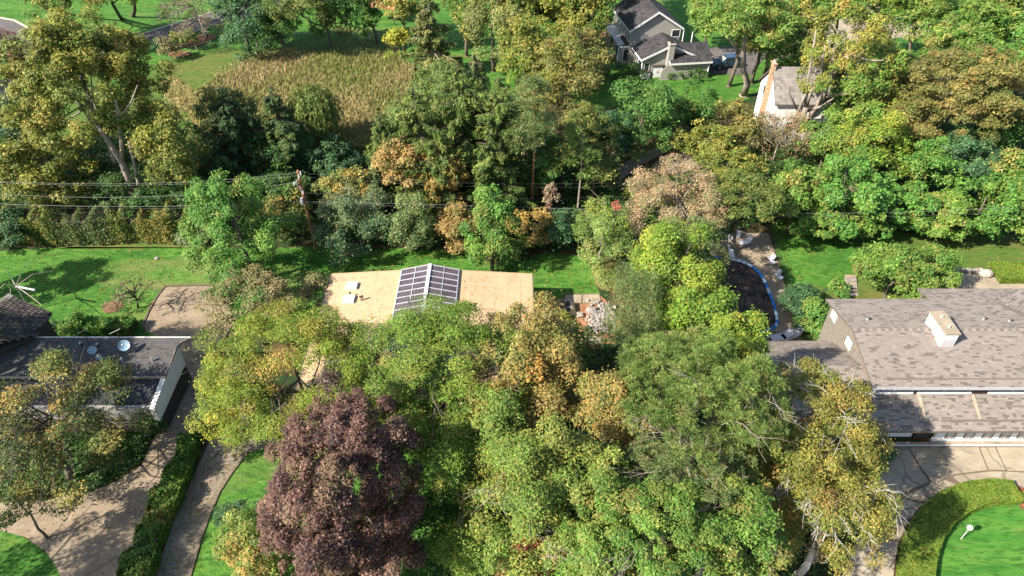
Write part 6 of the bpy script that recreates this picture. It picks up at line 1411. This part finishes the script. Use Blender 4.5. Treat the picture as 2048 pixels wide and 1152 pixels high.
spruce('spruce', 'tall dark spruce with cone tip in the middle of the belt', 915, 125, 16, 200, 'spruce', power=.62, dens=1.1, vines=('orange', .05, .42, .55, (-.3, -1)), **Bk)
spruce('spruce', 'tall spruce leaning into olive oak right of the other spruces', 1000, 150, 15.5, 190, 'spruce', power=.62, dens=1.05, vines=('orange', .02, .2, .3, (-.2, -1)), **Bk)
spruce('spruce', 'spruce with brown cones left in the group of spruces', 825, 172, 14, 190, 'spruce', power=.62, dens=1.05, vines=('orange', .1, .45, .5, (.3, -1)), **Bk)
spruce('spruce', 'small spruce in front of the cattails on left of the group', 757, 215, 11, 120, 'spruce', power=.65, dens=1.1, **Bk)
spruce('spruce', 'low spruce in the front of the spruce group draped in orange vine', 868, 250, 11.5, 180, 'spruce', power=.6, dens=1.1, vines=('gold', .05, .62, .7, (0, -1)), **Bk)
spruce('spruce', 'dark low spruce at the right foot of the spruce group', 980, 262, 11, 160, 'spruce', power=.6, dens=1.1, **Bk)
spruce('spruce', 'young spruce at left foot of the spruce group above the shrubs', 748, 318, 7.5, 84, 'pine_b', dens=1.2, **Bk)
spruce('spruce', 'brown tipped spruce behind the tall dark spruce', 950, 108, 14.5, 150, 'pine_b', power=.65, dens=1.0, **Bk)
tree('orange_vine', 'orange vine curtain hanging below the spruce group', 805, 335, 110, 110, 9.0, 'orange', 'vine', clump_px=13, leaf=2.8, lobes=12, lobe_r=.4, gaps=.05)
tree('orange_vine', 'orange gold vine curtain in front of the tall dark spruce', 885, 350, 100, 130, 9.0, 'gold', 'vine', clump_px=13, leaf=2.8, lobes=12, lobe_r=.4, gaps=.08, patch=[('spruce', (.3, -.3, .8), .5, .6)])
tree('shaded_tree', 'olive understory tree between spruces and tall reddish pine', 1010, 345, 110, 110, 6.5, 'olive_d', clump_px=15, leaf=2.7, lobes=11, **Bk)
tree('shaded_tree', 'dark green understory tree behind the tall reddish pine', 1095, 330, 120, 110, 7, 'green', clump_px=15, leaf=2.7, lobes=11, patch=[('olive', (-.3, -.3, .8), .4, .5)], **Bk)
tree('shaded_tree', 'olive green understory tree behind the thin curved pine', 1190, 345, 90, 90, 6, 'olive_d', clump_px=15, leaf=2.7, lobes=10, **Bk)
for (cx, cy, w, h, ht, lab) in ((832, 262, 150, 170, 11.5, 'broad spruce mass at the left of the spruce group'), (930, 235, 170, 190, 13, 'broad central mass of the spruce group'), (1000, 265, 110, 190, 12, 'broad spruce mass next to the tall reddish pine'), (885, 180, 130, 110, 13.5, 'broad spruce top behind the yellow sapling')):
    tree('spruce', lab, cx, cy, w, h, ht, 'spruce', mat='needle', clump_px=12, leaf=3.6, aspect=.32, droop=.7, flat=.5, lobes=18, lobe_r=.36, bottom=-.85, gaps=.1, dens=1.25, **Bk)
def tall_pine(name, label, x, y_base, y_top, tufts, pal, bark='bark_r', group=None, r=.16, fork=False, lf=3.2):
    SEED[0] += 1; rng = np.random.default_rng(SEED[0]); b = G(x, y_base); top = onY(x, y_top, b[1]); top[0] = b[0] + rng.normal() * .2
    root = thing(name, label, 'tree', b, group); mb = MB(); mb.tube([b, (b + top) / 2 + (rng.normal() * .15, 0, 0), top], r, r * .4, 7)
    Ps = []
    for (dx, dy, w_, h_) in tufts:
        c = onY(x + dx, dy, b[1] + rng.uniform(-.8, .8)); Z = depth(c); s = Z / (FPX / 2); t0 = b + (top - b) * np.clip((c[2] - .6) / max(1, top[2]), .1, .97)
        mb.tube([t0, (t0 + c) / 2 + (0, 0, -.1), c], r * .3, .03, 5)
        rad = (w_ / 2 * Z / FPX, w_ / 2 * Z / FPX, h_ / 2 * Z / FPX)
        Ps.append(crown_cloud(c, rad, Z, math.pi / 4 * w_ * h_ / 4, rng, pal, clump_px=12, wpx=w_, leaf=lf, aspect=.28, needle=True, dens=1.35, lobes=9, lobe_r=.45, bottom=-.8))
    mb.obj('trunk', M[bark], root)
    A = [np.concatenate([p[i] for p in Ps]) for i in range(6)]
    leaf_object(A[0], A[1], A[2], A[3], A[4], A[5], 'crown', M['needle'], root); return root
tall_pine('tall_pine', 'tall straight reddish trunked pine in the middle of the belt', 1062, 430, 175, [(0, 180, 60, 50), (-10, 215, 70, 40), (8, 250, 84, 44), (-14, 285, 66, 34)], 'pine_g', group=Bk['group'])
tall_pine('tall_pine', 'thin pine with pale curved bare stems right of tall reddish pine', 1155, 420, 265, [(0, 275, 44, 44), (14, 305, 50, 30), (30, 345, 60, 26), (-14, 320, 36, 22)], 'pine', 'bark_l', group=Bk['group'], r=.12)
tall_pine('tall_pine', 'dim pale stem pine left behind the tall reddish pine', 1027, 420, 330, [(0, 335, 50, 34), (-6, 360, 40, 24)], 'pine_b', 'bark_l', group=Bk['group'], r=.1)
tree('vine_snag', 'dead stump wrapped in brown red leaves below the wires', 1103, 395, 26, 52, 5.5, 'twig', 'vine', clump_px=9, leaf=2.5, lobes=6, dens=1.3, patch=[('red_d', (0, -.6, -.3), .3, .5)])
# snag with bare forks
sb = G(1208, 450); sn = thing('dead_snag', 'bare pale broken tree stem behind the larch', 'tree', sb)
stp = onY(1209, 395, sb[1]); m_ = MB(); m_.tube([sb, stp], .12, .07, 6)
for e in ((1180, 378), (1174, 392), (1186, 404)): m_.tube([onY(1207, 408, sb[1]), onY((1207 + e[0]) / 2, (404 + e[1]) / 2, sb[1]), onY(e[0], e[1], sb[1])], .05, .02, 5)
m_.obj('trunk', M['bark_l'], sn)
spruce('dark_conifer', 'dark conifer with pointed top left of the willow', 540, 172, 11.5, 154, 'spruce_d', dens=1.3, power=.65, **Bk)
spruce('dark_conifer', 'dark broad conifer behind the bright feathery tree', 440, 172, 12, 182, 'spruce_d', dens=1.3, power=.65, **Bk)
spruce('dark_conifer', 'dark shorter conifer between two pointed conifers', 490, 205, 10, 140, 'spruce_d', dens=1.1, **Bk)
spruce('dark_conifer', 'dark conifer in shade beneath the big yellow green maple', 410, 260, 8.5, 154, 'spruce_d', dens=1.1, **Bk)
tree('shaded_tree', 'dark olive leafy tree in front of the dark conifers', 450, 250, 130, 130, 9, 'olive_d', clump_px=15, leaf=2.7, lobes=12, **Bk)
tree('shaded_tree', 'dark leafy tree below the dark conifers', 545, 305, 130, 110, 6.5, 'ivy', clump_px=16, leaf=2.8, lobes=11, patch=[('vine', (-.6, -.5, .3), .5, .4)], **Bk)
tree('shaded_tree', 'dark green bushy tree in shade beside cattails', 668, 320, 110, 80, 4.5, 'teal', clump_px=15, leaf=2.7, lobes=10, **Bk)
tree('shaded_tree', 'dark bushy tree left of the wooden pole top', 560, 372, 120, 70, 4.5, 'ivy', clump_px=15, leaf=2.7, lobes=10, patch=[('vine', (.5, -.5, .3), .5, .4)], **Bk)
# willow
def willow(label, cx, cy, w, h, ht):
    SEED[0] += 1; rng = np.random.default_rng(SEED[0]); p, rad, Z = ell_fit(cx, cy, w, h, ht); B = np.array([p[0], p[1], 0]); root = thing('willow', label, 'tree', B, Bk['group'])
    s = Z / (FPX / 2); mb = MB(); ns = 330; d = unit(rng.normal(size=(ns, 3)) + np.array([0, 0, .5])); st = np.array(p) + d * np.array(rad) * rng.uniform(.6, 1, (ns, 1)); st[:, 2] += rad[2] * .25
    limbs(mb, B, np.array(p) + (0, 0, rad[2] * .3), .22, [st[i] for i in range(14)], rng); mb.obj('trunk', M['bark'], root)
    Lh = rng.uniform(1.5, 4.0, ns); k = 26; t = rng.random((ns, k)); P = st[:, None, :] + np.stack([d[:, None, 0] * t * .7, d[:, None, 1] * t * .7, -Lh[:, None] * t], -1) + rng.normal(size=(ns, k, 3)) * .09
    P = P.reshape(-1, 3); P[:, 2] = np.maximum(P[:, 2], .1); n = len(P); T = np.array([0, 0, -1.0]) + rng.normal(size=(n, 3)) * .25; N = unit(np.repeat(d, k, 0) + rng.normal(size=(n, 3)) * .6)
    C = np.repeat(pick('willow', ns, rng), k, 0) * (1 + rng.normal(size=(n, 1)) * .2); L = 4.2 * .5 * s * rng.uniform(.7, 1.4, n)
    leaf_object(P, N, T, L, L * .25, C, 'crown', M['leaf'], root)
willow('willow with long drooping yellow green strands beside the cattails', 628, 232, 110, 110, 8.0)
big_maple = tree('yellow_maple', 'big yellow green maple with pale forked trunk at left', 176, 186, 280, 290, 19.5, 'olive', clump_px=19, leaf=3.0, lobes=26, lobe_r=.38, bottom=-.5, gaps=.02, dens=1.45, base=(272, 418), tr=.42, trunk_n=6, bark='bark_l', **Bk)
b = G(275, 420); m_ = MB(); yb_ = b[1]
for path, r0_, r1_ in (([(276, 421), (262, 370), (244, 325), (218, 285), (196, 250)], .44, .2), ([(244, 325), (243, 285), (236, 240), (232, 200)], .26, .12), ([(281, 408), (276, 360), (266, 318), (258, 285)], .26, .12), ([(218, 285), (200, 262), (176, 225)], .18, .07), ([(266, 318), (300, 285), (320, 250)], .15, .05), ([(236, 240), (262, 205), (275, 170)], .12, .05)):
    m_.tube([onY(x, y, yb_ - .6) for x, y in path], r0_, r1_, 8)
m_.obj('limb', M['bark_l'], big_maple, smooth=True)
tree('yellow_maple', 'lower yellow green maple crown left of the pale forked trunk', 95, 335, 170, 160, 10, 'olive', clump_px=18, leaf=3.0, lobes=13, lobe_r=.38, gaps=.05, **Bk)
tree('yellow_maple', 'olive maple crown right of the pale forked trunk', 345, 318, 120, 150, 11, 'olive', clump_px=18, leaf=3.0, lobes=13, lobe_r=.38, gaps=.05, patch=[('olive_d', (.5, -.5, -.5), .2, .7)], **Bk)
tree('yellow_maple', 'small gold green maple crown under the wires at left', 130, 405, 110, 90, 5, 'vine', clump_px=16, leaf=2.9, lobes=9, **Bk)
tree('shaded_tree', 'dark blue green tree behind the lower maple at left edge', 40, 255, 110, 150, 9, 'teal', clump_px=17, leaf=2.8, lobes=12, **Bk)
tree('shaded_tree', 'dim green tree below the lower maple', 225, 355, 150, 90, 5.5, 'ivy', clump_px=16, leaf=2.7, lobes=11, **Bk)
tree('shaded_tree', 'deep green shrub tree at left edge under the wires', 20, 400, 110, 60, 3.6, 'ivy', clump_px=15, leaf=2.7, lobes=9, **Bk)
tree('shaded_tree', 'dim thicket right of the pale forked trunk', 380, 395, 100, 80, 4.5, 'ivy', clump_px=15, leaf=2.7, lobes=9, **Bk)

# beyond the field
tree('red_tree', 'dark red leaved tree at the left edge near the road', 8, 110, 70, 84, 7, 'red_d', clump_px=14, leaf=2.6, lobes=9, patch=[('red', (.4, -.6, -.4), .5, .5)], **Fr)
tree('blue_spruce_tree', 'bluish conifer behind the big maple at road edge', 80, 74, 44, 40, 4, 'teal', clump_px=12, leaf=2.6, aspect=.3, lobes=8, **Fr)
for (bx, by, tx_, ty_, cx, cy, w, h, ht, pal, lab) in ((127, 26, 128, -30, 120, -30, 130, 90, 13, 'mixed', 'tree with ivy trunk at top left lawn'), (243, 38, 215, -10, 215, -20, 120, 76, 12, 'mixed', 'yellow green tree with leaning trunk at top left lawn'), (266, 34, 250, -20, 290, -50, 130, 90, 13, 'green', 'tall dark trunked tree beside the road at top')):
    tree('lawn_tree', lab, cx, cy, w, h, ht, pal, base=(bx, by), clump_px=15, leaf=2.7, lobes=12, tr=.32, bark='bark_d', patch=[('gold', (-.3, -.6, .3), .6, .4)], **Fr)
tree('lawn_tree', 'low hanging leaf sprays at the top left', 92, 14, 80, 50, 10, 'mixed', clump_px=14, leaf=2.6, lobes=8, base=(110, 30), **Fr)
tree('bare_birch', 'pale leafless birch with white limbs by the road', 390, 25, 120, 110, 9, 'twig', bark='bark_w', clump_px=12, leaf=2.4, aspect=.18, needle=True, dens=1.0, lobes=12, lobe_r=.36, gaps=.05, exposed=8, exp_mat='bark_l', base=(416, 76), **Fr)
tree('dark_round_tree', 'large dark blue green rounded tree at top', 503, 50, 118, 120, 9, 'teal', clump_px=15, leaf=2.7, lobes=14, lobe_r=.4, bottom=-.85, dens=1.2, patch=[('green', (-.6, -.3, .7), .5, .5)], **Fr)
tree('park_tree', 'olive leaved tree with straight trunk at top centre', 585, 10, 120, 70, 11, 'olive_d', base=(620, 44), clump_px=14, leaf=2.6, lobes=11, **Fr)
tree('park_tree', 'olive tree left of the garden pavilion', 690, 8, 110, 64, 9, 'green', base=(695, 50), clump_px=14, leaf=2.6, lobes=11, **Fr)
tree('park_tree', 'dark tree behind the pavilion', 740, -25, 140, 60, 11, 'olive_d', clump_px=14, leaf=2.6, lobes=10, **Fr)
tree('shrub', 'low flowering rust shrub in the shade garden', 683, 62, 30, 18, 1.2, 'orange', 'bush', clump_px=9, leaf=2.2, lobes=5)
tree('shrub', 'light green low shrub in the shade garden', 632, 60, 34, 18, 1.2, 'green', 'bush', clump_px=9, leaf=2.2, lobes=5)
tree('yellow_sapling', 'small bright yellow sapling beside the cattails', 793, 92, 48, 66, 4.5, 'yellow', clump_px=12, leaf=2.6, lobes=9, lobe_r=.42, patch=[('lime', (.2, -.6, -.6), .2, .7)], **Fr)
spruce('pale_spruce', 'broad pale olive spruce with bare white tip at top', 855, -18, 12.5, 140, 'spruce_l', dens=1.2, low=.03, power=.6, bark='bark_l', **Fr)
tree('olive_conifer', 'pale olive tree right of grass strip at top', 985, 60, 130, 150, 12, 'spruce_l', clump_px=15, leaf=2.6, aspect=.4, lobes=14, lobe_r=.38, **Fr)
tree('park_tree', 'tall olive green tree at the top between lawn and house', 1075, 35, 140, 140, 13, 'olive', clump_px=16, leaf=2.7, lobes=14, lobe_r=.38, **Fr)
tree('park_tree', 'olive green tree overlapping the left side of the two storey house', 1160, 55, 120, 130, 11.5, 'olive', clump_px=16, leaf=2.7, lobes=13, lobe_r=.38, patch=[('green', (.6, -.4, -.3), .4, .6)], **Fr)
tree('lime_shrub', 'yellow lime shrub between spruces and olive oak', 1035, 135, 70, 70, 5, 'lime', 'bush', clump_px=13, leaf=2.6, lobes=8, patch=[('bright', (.3, -.6, 0), .2, .6)])
tree('ball_shrub', 'brownish ball clipped shrub beside the rail fence', 336, 95, 38, 36, 3.4, 'brownbush', 'bush', clump_px=7, leaf=2.2, lobes=9, lobe_r=.5, dens=1.5)
tree('ball_shrub', 'pale green clipped shrub by the road, left of the pair', 352, 76, 30, 30, 3.0, 'lime', 'bush', clump_px=7, leaf=2.2, lobes=8, lobe_r=.5, dens=1.5)
tree('ball_shrub', 'pale green clipped shrub by the road, right of the pair', 374, 77, 32, 30, 3.0, 'bright', 'bush', clump_px=7, leaf=2.2, lobes=8, lobe_r=.5, dens=1.5)
tree('ball_shrub', 'dark small shrub behind the brownish ball shrub', 316, 88, 22, 26, 2.2, 'teal', 'bush', clump_px=9, leaf=2.2, lobes=7, dens=1.4)
for (cx, cy, w, h, ht, lab) in ((1340, 147, 30, 14, 1.1, 'left of three clipped dark bushes along the garage wall'), (1364, 146, 28, 18, 1.3, 'middle of three clipped dark bushes along the garage wall'), (1397, 147, 34, 24, 1.7, 'right and tallest of three clipped dark bushes along the garage wall')):
    tree('clipped_bush', lab, cx, cy, w, h, ht, 'ivy', 'bush', 'clipped bushes along the garage wall', clump_px=9, leaf=2.2, lobes=8, lobe_r=.5, dens=1.5)
tree('shrub', 'dark rounded shrub bed left of the house chimney', 1255, 143, 60, 34, 2.2, 'ivy', 'bush', clump_px=11, leaf=2.3, lobes=9, dens=1.3)
tree('shrub', 'mid green shrub left of the two storey house porch', 1224, 72, 22, 36, 2.5, 'green', 'bush', clump_px=9, leaf=2.3, lobes=7)
tree('maple', 'bright green maple with tall pale trunk right of two storey house', 1488, 34, 210, 112, 15.5, 'bright', clump_px=17, leaf=2.9, lobes=17, lobe_r=.36, gaps=.08, base=(1487, 192), tr=.5, bark='bark_l', bottom=-.4, patch=[('olive', (.7, -.3, .3), .5, .5)], **Fr)
tree('maple', 'green and orange tipped maple crown above the tall pale trunk', 1530, 50, 120, 150, 14, 'bright', clump_px=16, leaf=2.9, lobes=13, lobe_r=.38, gaps=.08, patch=[('gold', (-.3, -.4, .8), .5, .4)], **Fr)
# the big oak with visible limbs
SEED[0] += 1
root_oak = tree('big_oak', 'big light green oak with thick pale forked limbs beside white gabled house', 1690, 135, 190, 220, 17, 'olive', clump_px=15, leaf=2.9, lobes=18, lobe_r=.28, gaps=.38, dens=.75, base=(1590, 272), tr=.5, trunk_n=9, bark='bark_l', patch=[('bright', (.3, -.5, -.4), .1, .8), ('gold', (0, -.2, .9), .6, .3)], exposed=6, exp_mat='bark_l', **Fr)
b = G(1590, 272); m_ = MB(); yb_ = b[1]
for path, r0_, r1_ in (([(1590, 272), (1602, 240), (1612, 212)], .5, .38), ([(1612, 212), (1622, 180), (1640, 165), (1690, 130)], .3, .12), ([(1612, 212), (1612, 180), (1618, 150), (1626, 100), (1632, 60)], .26, .08), ([(1606, 225), (1640, 214), (1668, 196)], .2, .08), ([(1584, 275), (1590, 240), (1604, 205), (1612, 185)], .24, .14), ([(1640, 168), (1644, 130), (1650, 90)], .18, .06), ([(1600, 230), (1580, 190), (1570, 150)], .14, .05)):
    m_.tube([onY(x, y, yb_ - 3.4 * min(1.0, max(0, (275 - y) / 70))) for x, y in path], r0_, r1_, 8)
m_.obj('limb', M['bark_l'], root_oak, smooth=True)
tree('brown_oak', 'dense brown olive oak with forked trunk at right', 1915, 205, 250, 220, 14, 'brown_oak', clump_px=17, leaf=2.8, flat=.55, lobes=20, lobe_r=.34, bottom=-.4, base=(1806, 342), tr=.36, bark='bark_l', dens=1.25, trunk_n=8, **Fr)
tree('brown_oak', 'lower left lobe of brown olive oak foliage near the trunk', 1830, 255, 100, 100, 10, 'brown_oak', clump_px=16, leaf=2.8, flat=.55, lobes=11, **Fr)
for (cx, cy, w, h, ht, pal, lab) in (
    (1800, 20, 130, 90, 12, 'lime', 'yellow green tree at the top edge right of the far driveway'),
    (1870, 60, 120, 90, 11, 'bright', 'bright green tree behind the brown olive oak'),
    (1960, 45, 150, 130, 13, 'bright', 'bright green tree at top right'),
    (2035, 110, 120, 170, 13, 'emerald', 'emerald green tree at the upper right edge'),
    (2040, 250, 110, 150, 11, 'green', 'dark green tree at right edge beside brown olive oak'),
    (1930, 320, 150, 100, 8, 'teal', 'dark shaded tree below the brown olive oak'),
    (1640, 20, 110, 80, 12, 'bright', 'leafy green tree at top above the big oak'),
    (1760, 150, 110, 110, 11, 'bright', 'bright green tree between big oak and brown oak'),
    (1760, 230, 90, 110, 9, 'olive', 'golden tinged tree left of the brown oak trunk'),
    (1570, 110, 80, 90, 9, 'bright', 'light green leaf clusters left of big oak')):
    tree('broadleaf_tree', lab, cx, cy, w, h, ht, pal, clump_px=16, leaf=2.8, lobes=13, lobe_r=.38, gaps=.08, **Fr)
# further trees that close the view towards the top edge
for (cx, cy, w, h, ht, pal, lab) in (
    (1565, 905, 130, 170, 10.5, 'mixed', 'olive green tree between dark pine and the golden birches'),
    (1180, 985, 190, 190, 12, 'mixed', 'mixed green tree between the bottom centre tree and lower pine'),
    (1450, 1000, 170, 170, 11, 'mixed', 'leafy green tree between lower pine and olive birch'),
    (990, 905, 130, 200, 11.5, 'mixed', 'green tree crown under the tall tan oak'),
    (1190, 1110, 180, 150, 10, 'bright', 'bright green tree crown at the bottom edge right of red maple'),
    (1110, 690, 110, 130, 9, 'olive', 'olive tree crown over the left part of mulch garden')):
    tree('broadleaf_tree', lab, cx, cy, w, h, ht, pal, clump_px=22, leaf=3.0, lobes=13, lobe_r=.4, bottom=-.75, exposed=4, exp_mat='bark_l', **V)
tree('tall_oak', 'tall olive oak past the top edge in front of the other tall oak', 1172, -115, 190, 170, 21, 'olive', clump_px=15, leaf=2.8, lobes=14, lobe_r=.4, gaps=.1, **Fr)
tree('tall_oak', 'tall olive oak rising past the top edge left of two storey house', 1196, -75, 160, 170, 19, 'olive', clump_px=15, leaf=2.8, lobes=14, lobe_r=.4, **Fr)
for (cx, cy, w, h, ht, pal, lab) in (
    (470, -10, 110, 80, 12, 'teal', 'blue green tree above dark rounded tree, cut by top edge'),
    (555, 30, 80, 90, 10, 'green', 'dull green tree between dark rounded tree and straight trunk'),
    (650, 20, 80, 80, 9, 'olive_d', 'dull olive tree left of the pavilion'),
    (725, 40, 60, 60, 7, 'green', 'green tree at the left post of the pavilion'),
    (800, 5, 80, 80, 11, 'olive', 'olive tree right of the pavilion behind pale spruce'),
    (930, 20, 70, 120, 12, 'olive', 'pale olive tree left of the narrow shaded lawn'),
    (1030, 0, 120, 90, 13, 'olive', 'olive tree cut by top edge above the pale olive tree'),
    (1120, -5, 110, 90, 13, 'olive', 'olive tree cut by top edge left of the two storey house'),
    (1050, 100, 110, 120, 12, 'olive', 'mid height olive tree beside the pale olive conifer'),
    (1182, 122, 74, 110, 8.5, 'olive_d', 'dark olive tree hiding the garden left of the house'),
    (1180, 20, 80, 100, 12, 'olive', 'olive tree beside left wall of the two storey house'),
    (1422, 22, 100, 76, 9, 'bright', 'bright green tree rising behind garage wing'),
    (1490, 20, 110, 90, 14, 'bright', 'bright green tree above the tall pale trunk'),
    (1560, 30, 110, 110, 13, 'bright', 'bright green tree left of the pale far driveway'),
    (1600, 60, 100, 110, 12, 'olive', 'golden green tree in front of pale far driveway'),
    (1650, 130, 90, 80, 9, 'olive', 'thin olive tree behind the big oak limbs'),
    (1690, 0, 120, 80, 13, 'bright', 'bright green tree above the pale far driveway'),
    (1850, 20, 120, 100, 13, 'mixed', 'mixed green tree right of the pale far driveway'),
    (1910, 95, 130, 100, 11, 'bright', 'bright green tree just behind brown olive oak crown'),
    (1990, 10, 130, 110, 13, 'green', 'deep green tree near the top right corner'),
    (2030, 60, 110, 120, 12, 'bright', 'fresh green tree at right edge under the corner'),
    (1980, 150, 110, 130, 11, 'emerald', 'emerald tree right of brown olive oak crown'),
    (1700, 180, 120, 120, 10, 'bright', 'bright green understory tree beside the big oak limbs'),
    (1720, 250, 120, 110, 9, 'bright', 'bright green tree behind the golden olive tree'),
    (1655, 285, 100, 84, 6.5, 'bright', 'bright leafy tree at foot of the big oak'),
    (1860, 330, 110, 100, 8, 'emerald', 'emerald understory tree below the brown oak'),
    (20, 320, 90, 90, 6, 'ivy', 'dark tree near the left edge under lower maple'),
    (300, 410, 90, 70, 4.5, 'ivy', 'dark bush at the foot of the pale forked trunk')):
    tree('broadleaf_tree', lab, cx, cy, w, h, ht, pal, clump_px=15, leaf=2.9, lobes=13, lobe_r=.4, bottom=-.75, gaps=.05, **Fr)
# trees outside the frame whose shade falls into it
for (x, y, w_, ht, lab, pal) in ((-39, 15.5, 8, 15, 'tall tree past the bottom left corner shading driveway', 'mixed'), (-47, 31, 11, 17, 'tall tree left of dark roof shading it', 'mixed'), (-41, 34.5, 8, 13, 'second tall tree left of dark roof shading it', 'mixed'), (-52, 47, 6, 9, 'tree left of back lawn casting shade', 'green')):
    SEED[0] += 1; rng = np.random.default_rng(SEED[0]); root = thing('shade_tree', lab, 'tree', (x, y, 0), 'tall trees past the left edge')
    c = np.array([x, y, ht * .7]); P_, N_, T_, L_, W2_, C_, cl_ = crown_cloud(c, (w_ / 2, w_ / 2, ht * .3), 40, 14000, rng, pal, clump_px=24, wpx=200, leaf=3.4, lobes=14, lobe_r=.36, gaps=.15, dens=.5)
    m_ = MB(); limbs(m_, (x, y, 0), c, .35, [cl_[i] for i in range(12)], rng); m_.obj('trunk', M['bark'], root); leaf_object(P_, N_, T_, L_, W2_, C_, 'crown', M['leaf'], root)
